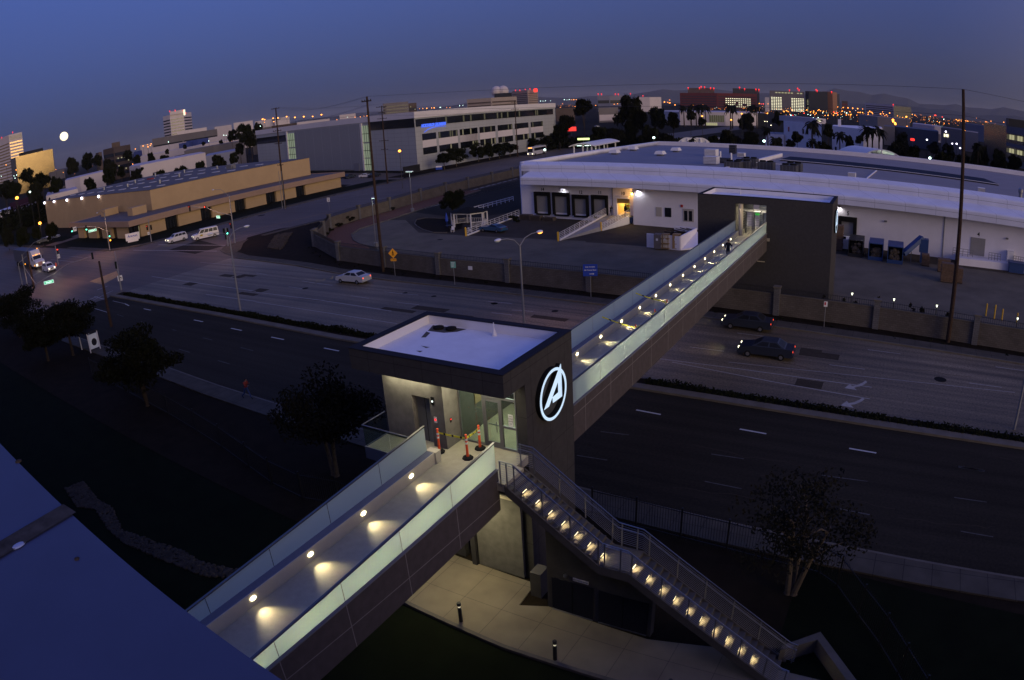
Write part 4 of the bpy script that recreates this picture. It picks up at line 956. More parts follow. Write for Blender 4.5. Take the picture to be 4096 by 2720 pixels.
def hedge(label,x0,x1,ya,yb,h,n,ls,seed,name='hedge',leaf=None,slope=0):
    rnd=random.Random(seed);b=MB();vs=[];fs=[]
    for i in range(n):
        x=rnd.uniform(x0,x1);y=rnd.uniform(ya,yb)+(x-x0)*slope;hh=h*(.45+.55*abs(math.sin(x*.9+seed)+math.sin(x*.37))/2)
        p=Vector((x,y,.08+rnd.uniform(0,hh)));a=Vector((rnd.gauss(0,1),rnd.gauss(0,1),rnd.gauss(0,1))).normalized();e=a.orthogonal().normalized();s=ls*rnd.uniform(.6,1.4)
        k=len(vs);vs+=[p-a*s,p+e*s*.5,p+a*s,p-e*s*.5];fs.append((k,k+1,k+2,k+3))
    b.add(vs,fs);return whole(b,name,leaf or M['leaf3'],label,'hedge','shrubs planted along the median',loc=((x0+x1)/2,(ya+yb)/2,0))
hedge('long low shrub row on the median left of the near gatehouse',-94,-40,44.95,45.9,.5,8000,.13,1,slope=-.006)
hedge('patchy shrub row on the median right of the footbridge',-17,40,44.5,45.4,.42,5000,.12,2,slope=-.012)
hedge('thin shrub row on the median seen beneath the footbridge',-39,-18,44.7,45.5,.5,2600,.12,3)
rnd=random.Random(5)
b=MB()
for i in range(60):
    x=rnd.uniform(-86,20);y=interp([(p[0],p[1])for p in wallN],x)-rnd.uniform(.8,2.2);foliage(b,(x,y,.15),(.25,.25,.12),14,.10,rnd,2)
tag(b.build('ground_cover',M['leaf3']),'scattered ground cover plants at the foot of the block wall','ground cover',kind='stuff')
for i,(p,r_)in enumerate((((1130,1130),1.3),((980,1205),.5),((1050,1170),.7),((1540,1015),.8),((940,1240),.4))):
    c=Z(rb(*p));b=MB();foliage(b,(c.x,c.y,r_*.5),(r_,r_,r_*.6),int(500*r_)+150,.16,rnd,7);whole(b,'shrub',M['leaf2'],['large grey-green shrub on the red gravel bed','small shrub below the large one on the red gravel','low shrub touching the large one on the red gravel','dark shrub at the second pilaster of the side-street wall','tiny shrub beside the corner of the block wall'][i],'shrub',loc=(c.x,c.y,0))
c=Z(rb(2090,1060));tree('dense dark tree behind the white gazebo in the yard',(c.x,c.y+.5),5.2,2.7,6000,.16,M['leaf3'],M['bark_d'],41,cz=2.9,clumps=26)
for i,(x,s)in enumerate(((-6.5,.5),(-3.2,.5),(-1.0,.9),(2.4,.8),(3.6,.6),(-4.4,.6),(6.2,.4))):
    b=MB();foliage(b,(x,66.6,1.7),(.5*s,.3,.9*s),160,.14,rnd,5);b.tube([(x,66.6,0),(x,66.6,1.8)],.03,5);whole(b,'shrub',M['leaf2'],'spindly shrub growing up behind the pickets of the street wall','shrub','spindly shrubs behind the pickets',loc=(x,66.6,0))
# wall lamps behind the pickets
def walllamp():
    r=root('garden_lamp','small lit lantern behind the pickets of the street wall','lamp',(0,0,0),'lanterns behind the street wall')
    b=MB();b.tube([(0,0,0),(0,0,2.75)],.035,6);b.build('post',M['darkmetal'],r)
    b=MB();b.lathe([(.05,2.75),(.10,2.95),(.10,3.0)],(0,0,0),6);b.build('lens',mat('lantern_glow',(.8,.8,.6),.4,emit=1.6,ecol=(.95,1,.75)),r)
    b=MB();b.lathe([(.12,3.0),(.02,3.08)],(0,0,0),6);b.build('cap',M['darkmetal'],r);light('POINT','lamp',(0,-.2,2.9),1.2,(.9,1,.8),r,.05);return r
w0=walllamp()
for i,x in enumerate((-3.6,0.6,4.9,13.2)):place(w0,(x,interp(wallN,x)+.7,0),0,['lit lantern behind the pickets nearest the far gatehouse','second lit lantern behind the pickets from the far gatehouse','third lit lantern behind the pickets, left of the tall right-hand pole','lit lantern behind the pickets at the right edge of the picture'][i],i==0)
for i,(x,y,h)in enumerate(((11.4,74.8,1.3),(12.3,74.0,1.5),(13.2,73.9,1.2),(15.0,73.9,1.0))):
    b=MB();b.lathe([(.09,0),(.09,h),(.05,h+.05)],(0,0,0),10);b.v=[(v[0]+x,v[1]+y,v[2])for v in b.v];whole(b,'bollard',M['yellow'],['yellow bollard leftmost of four behind the street wall','yellow pipe bollard, tallest of the four behind the street wall','yellow bollard third of four behind the street wall','yellow bollard at the right edge behind the street wall'][i],'bollard','yellow bollards behind the street wall',loc=(x,y,0))
# poles and wires
def pole(label,p,h,arms,name='utility_pole',r=.17,lean=(0,0)):
    c=Z(p)if len(p)==2 and p[0]>100 or p[1]>300 else Vector((p[0],p[1],0))
    t=root(name,label,'pole',(c.x,c.y,0));b=MB();b.tube([(c.x,c.y,-.1),(c.x+lean[0]/2,c.y+lean[1]/2,h/2),(c.x+lean[0],c.y+lean[1],h)],[r*1.25,r,r*.75],10);b.build('pole_shaft',M['wood'],t)
    for z,L in arms:
        b=MB();k=z/h;cx,cy=c.x+lean[0]*k,c.y+lean[1]*k;b.beam((cx-L/2,cy-.15,z),(cx+L/2,cy-.15,z),.12,.14);a=b.build('cross_arm',M['wood'],t)
        for s in(-.46,-.18,.18,.46):b=MB();b.lathe([(.05,.07),(.07,.14),(.05,.24)],(cx+s*L,cy-.15,z),6);b.build('insulator',M['darkmetal'],a)
    return Vector((c.x+lean[0],c.y+lean[1],h))
tp1=pole('tallest weathered wooden pole rising above the junction, left of the loading yard',(-60.9,66.4),22.9,[(22.3,1.6)],lean=(-.2,0))
tpR=pole('tall dark wooden pole standing at the right side, in front of the warehouse',(6.3,63.8),22.7,[],r=.19)
tp2=pole('wooden power pole with cross arms in front of the yellow building',(-135.6,113.8),25.4,[(25.2,3.0),(22.4,3.2),(19.6,3.2),(16.4,2.8),(11.0,2.2)],r=.2)
tp3=pole('wooden power pole with a lit lamp arm, before the grey office corner',(-138.1,156.1),23.2,[(22.9,4.0),(21.2,2.4),(19.4,3.6),(12.8,3.6),(10.2,2.6)],r=.2)
tp4=pole('wooden power pole with cross arms in front of the long white office wing',(-141.1,236.2),22.2,[(21.6,3.2),(18.8,3.2),(11,2.2)],r=.2)
pole('short cut-off wooden pole at the junction corner nearest the big round tree',(-79.6,35.5),8.2,[],r=.17)
pole('dark wooden pole beside the lorry at the left edge',(-127.0,41.7),6.8,[],r=.2)
b=MB();
for dx in(-.5,.5):b.tube([(-135.6+dx,113.3,0),(-135.6+dx,113.3,9.5)],.07,6)
whole(b,'conduit_riser',M['galv'],'pale conduits clamped to the foot of the power pole by the yellow building','conduit',loc=(-135.6,113.3,0))
def wire(label,a,b_,sag,r=.013,n=20):
    a,b_=Vector(a),Vector(b_);m=MB();m.tube([a.lerp(b_,i/n)-Vector((0,0,sag*4*(i/n)*(1-i/n)))for i in range(n+1)],r,4,False)
    return whole(m,'overhead_wire',M['darkmetal'],label,'wire','overhead wires',loc=a)
wire('overhead wire between the tall right-hand pole and the tallest pole by the junction',tpR,tp1,.9);wire('overhead wire leaving the top of the tall right-hand pole to the right',tpR,(85,58,20),.8)
wire('lower overhead wire from the tall right-hand pole to the right',tpR-Vector((0,0,2.3)),(85,58,17.5),.8);wire('lower overhead wire from the tall right-hand pole to the left',tpR-Vector((0,0,2.3)),tp1-Vector((0,0,2)),.9)
for k,(dx,dz)in enumerate(((-1.2,0),(1.2,0),(-1.2,-2.8),(1.2,-2.8))):
    wire('overhead wire strung between the power poles of the side street',tp2+Vector((dx,0,dz)),tp3+Vector((dx,0,dz+.6)),.7);wire('overhead wire strung between the power poles of the side street',tp3+Vector((dx,0,dz)),tp4+Vector((dx,0,dz)),1.2)
    wire('overhead wire strung between the power poles of the side street',tp1+Vector((dx*.3,0,dz*.4)),tp2+Vector((dx,0,dz)),1.2)
# street lamps
def lamp_twin(label,p,h,lit,first=None):
    c=Z(p);t=root('street_lamp',label,'street lamp',(c.x,c.y,0),'twin-arm street lamps on the median')
    b=MB();b.tube([(c.x,c.y,0),(c.x,c.y,h-.8)],[.11,.07],8);b.build('pole_shaft',M['galv'],t)
    for s,on in((-1,lit[0]),(1,lit[1])):
        b=MB();d=Vector((.35*s,1.0*s,0)).normalized()*1.9;b.tube([(c.x,c.y,h-.85),(c.x+d.x*.3,c.y+d.y*.3,h-.25),(c.x+d.x*.7,c.y+d.y*.7,h-.02),(c.x+d.x,c.y+d.y,h)],.035,6);a=b.build('arm',M['galv'],t)
        b=MB();b.ball((c.x+d.x*1.18,c.y+d.y*1.18,h+.02),.42,10,6,.55,1,.28);b.build('lamp_head',M['white'],a)
        b=MB();b.ball((c.x+d.x*1.2,c.y+d.y*1.2,h-.06),.30,8,5,.6,1,.35);b.build('lens',M['lamp_o']if on else M['frost'],a)
        if on:light('SPOT','lamp',(c.x+d.x*1.2,c.y+d.y*1.2,h-.25),900,(1,.55,.22),t,.2,(0,0,-1),150,.8)
lamp_twin('tall unlit twin-arm street lamp on the median near the junction',r6a(2220,800),9.6,(0,0))
lamp_twin('twin-arm street lamp with one orange head lit, rising behind the near gatehouse roof',F(1211,796),9.5,(0,1))
lamp_twin('twin-arm street lamp cut by the right edge, on the median',F(2338,990),9.5,(0,0))
def lamp_box(label,p,h,double,power=120,col='lamp_c'):
    c=Z(p);t=root('street_lamp',label,'yard lamp',(c.x,c.y,0),'box-head lamps round the yards');b=MB();b.box(c.x-.05,c.x+.05,c.y-.05,c.y+.05,0,h);b.box(c.x-.25,c.x+.25,c.y-.25,c.y+.25,0,.7);b.build('pole_shaft',M['greymetal']if not double else M['galv'],t)
    for s in((-1,1)if double else(1,)):
        b=MB();b.box(c.x+s*.1,c.x+s*.85,c.y-.2,c.y+.2,h-.12,h+.05);a=b.build('lamp_head',M['white'],t)
        b=MB();b.box(c.x+s*.15,c.x+s*.8,c.y-.17,c.y+.17,h-.15,h-.124);b.build('lens',M[col],a)
        light('SPOT','lamp',(c.x+s*.5,c.y,h-.25),power,(.85,1,.95),t,.15,(0,0,-1),140,.8)
lamp_box('lit twin box lamp standing in the driveway behind the side-street wall',rb(1730,1030),8.4,True,60)
lamp_box('lit single box lamp on the red gravel beside the tallest pole',rb(1395,1355),7.8,False,45)
# traffic signals
def sighead(par,c,facing,lit=None,tall=1.1,dim=False):
    """three-lens signal; facing = direction the lenses look"""
    f=Vector(facing).normalized();s=Vector((-f.y,f.x,0));b=MB();n0=0
    b.box(-.12,.12,-.17,.17,-tall/2,tall/2);R=Matrix((f,s,Vector((0,0,1)))).transposed().to_4x4();b.xf(0,Matrix.Translation(c)@R);h=b.build('signal_head',M['black'],par)
    if not lit:return h
    k={'r':.36,'y':0,'g':-.36}[lit];p=Vector(c)+f*.12+Vector((0,0,k));b=MB();b.disc(p,f,.14,10,.04);b.build('lens',M[{'r':'sig_rd' if dim else 'sig_r','g':'sig_g','y':'sig_o'}[lit]],h)
    b=MB();b.tube([p+f*.04+Vector((0,0,.16)),p+f*.26+Vector((0,0,.14))],.10,8);b.build('visor',M['black'],h);return h
CAMD=Vector((1,-.45,.0))
def signsq(par,p,f,w,h,kind):
    f=Vector(f).normalized();s=Vector((-f.y,f.x,0));R=Matrix((f,s,Vector((0,0,1)))).transposed().to_4x4();R.translation=p
    b=MB();b.box(-.02,.02,-w/2,w/2,-h/2,h/2);b.xf(0,R);g=b.build('turn_sign',M['white'],par)
    b=MB();
    for q in((-.28,0),(.12,0)):
        b.box(.021,.026,(q[0]+.26)*w*.8-.03*w,(q[0]+.26)*w*.8+.05*w,-h*.3,h*.05);b.box(.021,.026,(q[0])*w*.8-.02,(q[0]+.28)*w*.8,h*.05,h*.16);b.add([(.0235,(q[0])*w*.8-.10*w,h*.10),(.0235,q[0]*w*.8+.05*w,-h*.03),(.0235,q[0]*w*.8+.05*w,h*.25)],[(0,1,2)])
    b.xf(0,R);b.build('turn_arrow',M['black'],g)
def streetsign(par,p,f,w,h,txt):
    f=Vector(f).normalized();s=Vector((-f.y,f.x,0));R=Matrix((f,s,Vector((0,0,1)))).transposed().to_4x4();R.translation=p
    b=MB();b.box(-.05,.05,-w/2,w/2,-h/2,h/2);b.xf(0,R);g=b.build('street_name_panel',M['sign_g'],par)
    b=MB();e=.035
    for a in((-w/2,w/2,h/2-e,h/2),(-w/2,w/2,-h/2,-h/2+e),(-w/2,-w/2+e,-h/2+e,h/2-e),(w/2-e,w/2,-h/2+e,h/2-e)):b.box(.051,.056,*a)
    b.xf(0,R);b.build('border',M['sign_w'],g);text(txt,'lettering',M['sign_w'],h*.62,Vector(p)+f*.056,s,(0,0,1),g,.002,'CENTER')
def signal_mast(label,base,h,armz,armpts,heads,signs,group='traffic signals at the junction',lum=None):
    t=root('traffic_signal',label,'traffic signal',(base.x,base.y,0),group)
    b=MB();b.tube([(base.x,base.y,0),(base.x,base.y,h)],[.14,.09],8);b.build('pole_shaft',M['galv'],t)
    if armpts:b=MB();b.tube([Vector((base.x,base.y,armz-.6))]+[Vector(a)for a in armpts],.06,6);b.build('mast_arm',M['galv'],t)
    for c,f,l,dm in heads:sighead(t,c,f,l,dim=dm)
    for k,p,f,w,hh,tx in signs:signsq(t,p,f,w,hh,tx)if k=='t' else streetsign(t,p,f,w,hh,tx)
    if lum:
        b=MB();b.tube([(base.x,base.y,h-.2),Vector((base.x,base.y,h+.3)).lerp(Vector(lum),.5)+Vector((0,0,.4)),lum],.04,6);b.build('lamp_arm',M['galv'],t);b=MB();b.ball(lum,.35,8,5,1,.5,.3);b.build('lamp_head',M['white'],t)
    return t
def onarm(p,base):
    d=D(p);dd_=math.hypot(base.x,base.y);t=dd_/math.hypot(d.x,d.y);return Vector((d.x*t,d.y*t,CAMZ+d.z*t))
B=Z(r1(1015,1390));W_=lambda p:onarm(p,B)
signal_mast('signal mast on the far lawn with two green heads on its arm and orange hand',B,8.4,5,[W_(r1(900,1172)),W_(r1(800,1165)),W_(r1(690,1180))],[(W_(r1(662,1195)),CAMD,'g',0),(W_(r1(795,1178)),CAMD,'g',0),(W_(r1(1008,1240)),CAMD,'g',0)],
            [('t',W_(r1(690,1190)),CAMD,.8,.95,''),('s',W_(r1(853,1203)),CAMD,1.9,.5,'Douglas St')],lum=Vector((-141.5,64.5,9.0)))
b=MB();p=W_(r1(1014,1293));tsg=bpy.data.objects['traffic_signal'];b.box(p.x-.15,p.x+.2,p.y-.2,p.y+.2,p.z-.25,p.z+.25);q=b.build('pedestrian_head',M['black'],tsg);b=MB();b.box(p.x+.21,p.x+.24,p.y-.15,p.y+.15,p.z-.15,p.z+.15);b.build('hand_symbol',M['sig_o'],q)
B=Z(r1(2170,1325));
signal_mast('signal mast on the near kerb corner with red heads and green street panel',B,9.2,6,[W_(r1(2000,1035)),W_(r1(1910,995)),W_(r1(1760,985))],[(W_(r1(1750,1000)),(-.2,-1,0),'r',1),(W_(r1(1895,1003)),(-.2,-1,0),'r',0),(W_(r1(2130,1158)),(-.3,-1,0),'r',1)],[('s',W_(r1(2013,1079)),(-.1,-1,0),1.3,.5,'El Segundo')],lum=W_(r1(1965,828)))
B=Z(r1(2140,1400));B2=Z(r6a(2105,200))
signal_mast('short signal post with a green light on the near corner, in front of the mast',B2,3.6,3,None,[(W_(r1(2072,1215))if False else onarm(r1(2065,1212),B2),(-1,.2,0),None,0),(onarm(r1(2098,1210),B2),(.4,-1,0),'g',0),(onarm(r1(2085,1258),B2),(1,0,0),None,0)],[])
B=Z(r6a(540,372));signal_mast('low signal post with a red light and turn sign on the traffic island',B,4.3,3,None,[(onarm(r1(532,1393),B),CAMD,'r',0)],[('t',onarm(r1(537,1442),B),CAMD,.8,.85,'')])
b=MB();b.lathe([(.25,0),(.12,.7),(.02,.75)],(B.x,B.y-.6,0),10);whole(b,'traffic_cone',M['orange'],'orange traffic cone at the foot of the island signal post','traffic cone',loc=(B.x,B.y-.6,0))
B=Z(r1(1398,1312));signal_mast('twin-headed signal post on the far lawn edge in front of the yellow building',B,5.2,4,None,[(onarm(r1(1357,1178),B),(.5,-1,0),'r',1),(onarm(r1(1393,1175),B),(1,0,0),None,0)],[('t',onarm(r1(1370,1230),B),CAMD,.5,.6,'')])
B=Z(r6a(1120,600));signal_mast('signal post on the median nose, back to the camera, with turn sign',B,6.0,4,None,[(onarm(r6a(1070,370),B),(-1,.3,0),None,0)],[('t',onarm(r6a(1107,490),B),(1,-.6,0),.8,.85,'')])
B=Vector((-127.5,40.6,0));signal_mast('long signal mast arm catching orange light at the left edge, with a hanging green panel',B,6.5,4.8,[onarm(r6a(330,545),Vector((-125,42,0))),onarm(r6a(480,455),Vector((-118,46,0))),onarm(r6a(620,362),Vector((-112,51,0))),onarm(r6a(835,290),Vector((-105,57,0)))],
    [(onarm(r6a(852,285),Vector((-104.5,57.2,0))),(-1,.4,0),None,0)],[('s',onarm(r6a(450,527),Vector((-119,45,0))),(1,-.55,0),1.9,.55,'Douglas')],lum=Vector((-122,44.5,8.8)))
B=Z(r6a(215,600));b=MB();t=root('street_lamp','slim pale lamp pole with a sloping arm at the left edge above the dark trees','street lamp',(B.x,B.y,0));b.tube([(B.x,B.y,0),(B.x,B.y,5.0)],.09,6);b.build('pole_shaft',M['galv'],t);b=MB();b.tube([(B.x,B.y,5.0),onarm(r6a(245,285),B)],.05,6);b.build('arm',M['galv'],t)
# small roadside signs
def roadsign(label,base,zc,w,h,m,f=(.5,-1,0),cat='sign',name='road_sign',diamond=False):
    t=root(name,label,cat,(base.x,base.y,0));b=MB();b.tube([(base.x,base.y,0),(base.x,base.y,zc+h/2)],.03,6);b.build('post',M['galv'],t)
    f=Vector(f).normalized();s=Vector((-f.y,f.x,0));R=Matrix((f,s,Vector((0,0,1)))).transposed().to_4x4();R.translation=Vector((base.x,base.y,zc))+f*.05
    b=MB()
    if diamond:b.add([(-.01,0,-h/2),(-.01,w/2,0),(-.01,0,h/2),(-.01,-w/2,0),(.01,0,-h/2),(.01,w/2,0),(.01,0,h/2),(.01,-w/2,0)],[(0,3,2,1),(4,5,6,7),(0,1,5,4),(1,2,6,5),(2,3,7,6),(3,0,4,7)])
    else:b.box(-.01,.01,-w/2,w/2,-h/2,h/2)
    b.xf(0,R);p=b.build('sign_face',m,t);return t,p,R,s,f
B=Z(r7(1285,705));t,p,R,s,f=roadsign('yellow-orange diamond walking-person warning sign on the verge by the tallest pole',B,3.0,1.25,1.25,mat('warning_sign_orange',(.80,.33,.02),.5,emit=.06),(.35,-1,0),diamond=True)
b=MB();b.ball((.02,0,.28),.065,8,5,.3,1,1);b.tube([(.02,0,.2),(.02,.02,-.02)],.05,5);b.tube([(.02,.02,0),(.02,.14,-.30)],.035,5);b.tube([(.02,.02,0),(.02,-.08,-.16),(.02,-.12,-.30)],.035,5);b.tube([(.02,0,.16),(.02,.13,.02)],.028,5);b.tube([(.02,0,.16),(.02,-.12,.02)],.028,5);b.xf(0,R);b.build('walking_figure',M['black'],p)
b=MB();b.box(-.01,.012,-.38,.38,-1.0,-.68);b.xf(0,R);q=b.build('arrow_plate',MATS['warning_sign_orange'],t);text('AHEAD','lettering',M['black'],.2,R@Vector((.015,0,-.84)),s,(0,0,1),q,.002,'CENTER')
B=Z(r7(1835,790));t,p,R,s,f=roadsign('faded green square sign on a thin post in front of the block wall',B,2.5,.62,.75,mat('faded_green_sign',(.16,.42,.34),.6),(.3,-1,0))
b=MB();
for k in range(4):b.box(.011,.014,-.22,.20-.05*k,.22-.15*k,.28-.15*k)
b.xf(0,R);b.build('lettering',M['white'],p)
B=Z(r2(378,1130));t,p,R,s,f=roadsign('blue guide sign with white lettering on a tall post before the block wall',B,2.95,1.5,1.25,M['blue_s'],(.45,-1,0))
for k,tx in enumerate(('Los Angeles','Air Force Base')):text(tx,'lettering',M['white'],.21,R@Vector((.013,0,.36-.34*k)),s,(0,0,1),p,.002,'CENTER')
b=MB();b.box(.011,.014,-.30,.10,-.42,-.36);b.add([(.0125,-.42,-.39),(.0125,-.26,-.50),(.0125,-.26,-.28)],[(0,1,2)]);b.v=[(v[0],-v[1],v[2])for v in b.v];b.xf(0,R);b.build('arrow',M['white'],p)
B=Z(r2b(515,1410));t,p,R,s,f=roadsign('small white and red no-stopping sign in front of the wall below the far gatehouse',B,2.3,.35,.5,M['white'],(.2,-1,0))
b=MB();b.box(.011,.014,-.13,.02,-.1,.18);b.xf(0,R);b.build('red_mark',mat('red_mark',(.5,.03,.03),.6),p)
B=Z(rb(1000,1000));B=Vector((-132.5,118.0,0));B=Z(rb(963,1010));t,p,R,s,f=roadsign('white speed limit sign on the side-street verge past the yellow building',B,2.3,.75,.95,M['white'],(.3,-1,0))
text('SPEED','lettering',M['black'],.17,R@Vector((.013,0,.30)),s,(0,0,1),p,.002,'CENTER');text('LIMIT','lettering',M['black'],.17,R@Vector((.013,0,.12)),s,(0,0,1),p,.002,'CENTER');text('35','lettering',M['black'],.42,R@Vector((.013,0,-.22)),s,(0,0,1),p,.002,'CENTER')
c=onY(r7(1976,627),66.3);b=MB();b.box(c.x-.3,c.x+.3,66.28,66.30,c.z-.22,c.z+.22);o=whole(b,'notice_plate',M['white'],'small white notice plate fixed to the block wall right of the green sign','notice',loc=c)
b=MB();b.box(-90.5,-90.2,81.6,81.63,1.2,1.6)
# bus shelter
B=Z(r6a(845,1150));t=root('bus_shelter','white-framed bus shelter with a lit panel behind the big round tree','bus shelter',(B.x,B.y,0));bx_,by_=B.x,B.y
b=MB();b.box(bx_-1.4,bx_+1.4,by_-.8,by_+.7,2.2,2.36);b.build('roof',M['cap'],t)
for dx,dy in((-1.3,-.7),(1.3,-.7),(-1.3,.6),(1.3,.6)):b=MB();b.box(bx_+dx-.05,bx_+dx+.05,by_+dy-.05,by_+dy+.05,0,2.2);b.build('post',M['white'],t)
b=MB();b.box(bx_+1.22,bx_+1.34,by_-.6,by_+.5,.4,2.0);q=b.build('advert_panel',mat('advert_panel',(.55,.58,.62),.5,emit=.08),t);b=MB();b.ball((bx_+1.35,by_,1.1),.35,8,5,.05,1,1.2);b.build('picture_shape',M['cap'],q)
b=MB();b.box(bx_-1.0,bx_+.9,by_+.3,by_+.6,.45,.5);b.build('bench',M['greymetal'],t)
# white warehouse (built along its own axes, then turned)
WH_O=Vector((-65.3,108.9,0));WH_A=math.radians(-4.0)
wh=root('warehouse','long white warehouse with rounded two-tier fascia, numbered loading docks and flat grey roof','warehouse',(0,0,0))
def wl(v):
    d=Vector(v)-WH_O;c,s=math.cos(-WH_A),math.sin(-WH_A);return Vector((c*d.x-s*d.y,s*d.x+c*d.y,d.z))
def onW(p,v):
    d=D(p);o=Vector((0,0,CAMZ));c,s=math.cos(-WH_A),math.sin(-WH_A)
    ol=wl(o);dl=Vector((c*d.x-s*d.y,s*d.x+c*d.y,d.z));t=(v-ol.y)/dl.y;return ol+dl*t
LEN=175
ow=[onW(r3(x,1200),0).x for x in(1770,1888)];sx=onW(r3(1940,1150),0).x
b=MB();b.box(.6,ow[0],0,.4,0,7);b.box(ow[0],ow[1],0,.4,4.1,7);b.box(ow[0],ow[1],0,.4,0,1.25);b.box(ow[1],sx,0,.4,0,7);b.box(sx,LEN,-.9,.4,0,6.6);b.build('wall',M['white_wall'],wh)
b=MB();prof=[(-2.9,6.25),(-2.9,7.3)]+[(-2.9+.4*(1-math.cos(a)),7.3+.38*math.sin(a))for a in[PI/2*i/6 for i in range(1,7)]]+[(-.1,8.28),(0.3,8.28),(.3,6.25)]
b.profile(prof,2.6,LEN,'x');b.build('lower_fascia',M['white_fascia'],wh)
prof=[(-.1,8.285),(-.1,9.2)]+[(-.1+.4*(1-math.cos(a)),9.2+.38*math.sin(a))for a in[PI/2*i/6 for i in range(1,7)]]+[(1.3,9.95),(1.3,9.0),(.41,9.0),(.41,7.0),(.3,7.0),(.3,8.285)]
b=MB();b.profile(prof,.9,LEN,'x');b.build('upper_fascia',M['white_fascia'],wh)
b=MB();b.box(2.6,LEN,-2.904,-2.9,6.98,7.02);b.box(.9,LEN,-.104,-.1,8.83,8.87);b.build('panel_joint',M['greymetal'],wh)
# rounded end
b=MB();b.add(*(lambda vs,fs:(vs,fs))(*(lambda n:([(0.9-.9*math.sin(a),.9-.9*math.cos(a),z)for z in(0,9.1)for a in[PI/2*i/n for i in range(n+1)]]+[(0.9-.9*math.sin(a)+.25*math.sin(a),.9-.9*math.cos(a)+.25*math.cos(a),9.85)for a in[PI/2*i/n for i in range(n+1)]],
     [(i,i+1,n+2+i,n+1+i)for i in range(n)]+[(n+1+i,n+2+i,2*n+3+i,2*n+2+i)for i in range(n)]))(6)))
b.box(0,.4,.9,62,0,9.1);b.box(.0,.9,.9,62,9.1,9.9);b.build('end_wall',M['white_fascia'],wh,True)
b=MB();b.box(.9,LEN,60.5,61.2,8.8,10.0);b.box(37.5,38.0,1.4,42,9.05,9.75);b.box(38,LEN,42,42.4,8.8,9.9)if False else None;b.build('parapet',M['white_wall'],wh)
b=MB();b.box(.9,LEN,1.3,60.5,8.9,9.05);b.build('roof',M['wh_roof'],wh)
b=MB();b.box(1.0,37.4,1.5,60.4,9.05,9.06);b.build('roof_membrane',mat('blue_grey_membrane',(.20,.19,.215),.55,.12,.15),wh)
# solar array
A=[wl(Z(p,9.2))for p in(q3(1475,1045),q3(1600,1010),q4(1870,1035),q4(2050,1105))]
b=MB();b.prism([(v.x,v.y)for v in A],9.1,9.35);b.build('solar_array',M['solar'],wh)
b=MB();b.beam((A[0].x,A[0].y-.15,9.3),(A[3].x,A[3].y-.15,9.3),.1,.1);b.build('array_rail',M['white'],wh)
b=MB();b.box(wl(onX(q4(540,1000),0)if False else Z(q4(545,925),9.2)).x-.1,wl(Z(q4(545,925),9.2)).x+.1,1.4,26,9.06,9.2);b.build('roof_seam',M['white_wall'],wh)
# docks
def dock(xa_,xb_,zt,num,zb=.75):
    t=.42;b=MB();b.box(xa_,xa_+t,-.45,-.001,zb,zt);b.box(xb_-t,xb_,-.45,-.001,zb,zt);b.box(xa_+t,xb_-t,-.45,-.001,zt-.65,zt);q=b.build('dock_seal',M['black'],wh)
    b=MB();b.box(xa_+t,xb_-t,-.10,-.002,zb+.35,zt-.65);b.build('dock_door',mat('dock_door_grey',(.25,.24,.23),.7,.1,.5),q)
    b=MB();b.box(xa_+.25,xb_-.25,-.30,-.001,zb-.25,zb);b.build('dock_leveller',M['black'],q)
    text(num,'dock_number',M['black'],.75,((xa_+xb_)/2,-.012,zt+.42),(1,0,0),(0,0,1),wh,.01,'CENTER')
for(xp,xq,zp,num)in((1018,1160,4.65,'14'),(1185,1338,4.65,'13'),(1365,1512,4.4,'12'),(1542,1690,4.5,'11')):
    dock(onW(r3(xp,1180),0).x,onW(r3(xq,1180),0).x,zp,num)
text('10','dock_number',M['black'],.75,(onW(r3(1825,1090),0).x,-.012,4.95),(1,0,0),(0,0,1),wh,.01,'CENTER')
xa5,xb5=onW(r2b(650,450),-.9).x,onW(r2b(820,450),-.9).x
b=MB();b.box(xa5,xa5+.5,-1.4,-.901,.6,4.3);b.box(xb5-.5,xb5,-1.4,-.901,.6,4.3);b.box(xa5+.5,xb5-.5,-1.4,-.901,3.6,4.3);q=b.build('dock_seal',M['black'],wh)
b=MB();b.box(xa5+.5,xb5-.5,-1.0,-.902,.9,3.6);b.build('dock_door',MATS['dock_door_grey'],q);text('5','dock_number',M['black'],.8,((xa5+xb5)/2,-.912,4.75),(1,0,0),(0,0,1),wh,.01,'CENTER')
xa4,xb4=onW(r2b(1870,600),-.9).x,onW(r2b(2006,600),-.9).x
b=MB();b.box(xa4,xb4,-.96,-.901,1.1,3.6);b.build('dock_door',MATS['dock_door_grey'],wh);text('4','dock_number',M['black'],.8,((xa4+xb4)/2,-.912,4.1),(1,0,0),(0,0,1),wh,.01,'CENTER')
# doorway 10: warm room, shutter, awning
b=MB();b.box(ow[0],ow[1],.4,6.0,1.15,1.25);b.box(ow[0]-2.4,ow[0],.4,6,1.25,4.3);b.box(ow[1],ow[1]+.1,.4,6,1.25,4.3);b.box(ow[0],ow[1],6,6.1,1.25,4.3);b.box(ow[0],ow[1],.4,6,4.2,4.3);b.build('dock_room',mat('warm_room_wall',(.62,.46,.22),.8),wh)
b=MB();b.box(ow[0]+.05,ow[1]-.05,.05,.12,3.3,4.1);b.build('strip_curtain',mat('amber_strip_curtain',(.45,.28,.06),.6),wh)
b=MB();b.box(ow[0]-.45,ow[1]+.05,-.5,-.002,4.15,4.5);b.build('awning',M['white'],wh)
light('AREA','lamp',((ow[0]+ow[1])/2,2.6,4.1),330,(1,.66,.22),wh,2.0,(0,0,-1))
b=MB()
for z in(1.3,2.0,2.6):b.box(ow[0]+.1,ow[0]+.9,3.2,4.4,z,z+.06)
for x in(.1,.9):b.box(ow[0]+x-.03,ow[0]+x+.03,3.2,3.26,1.25,3.1)
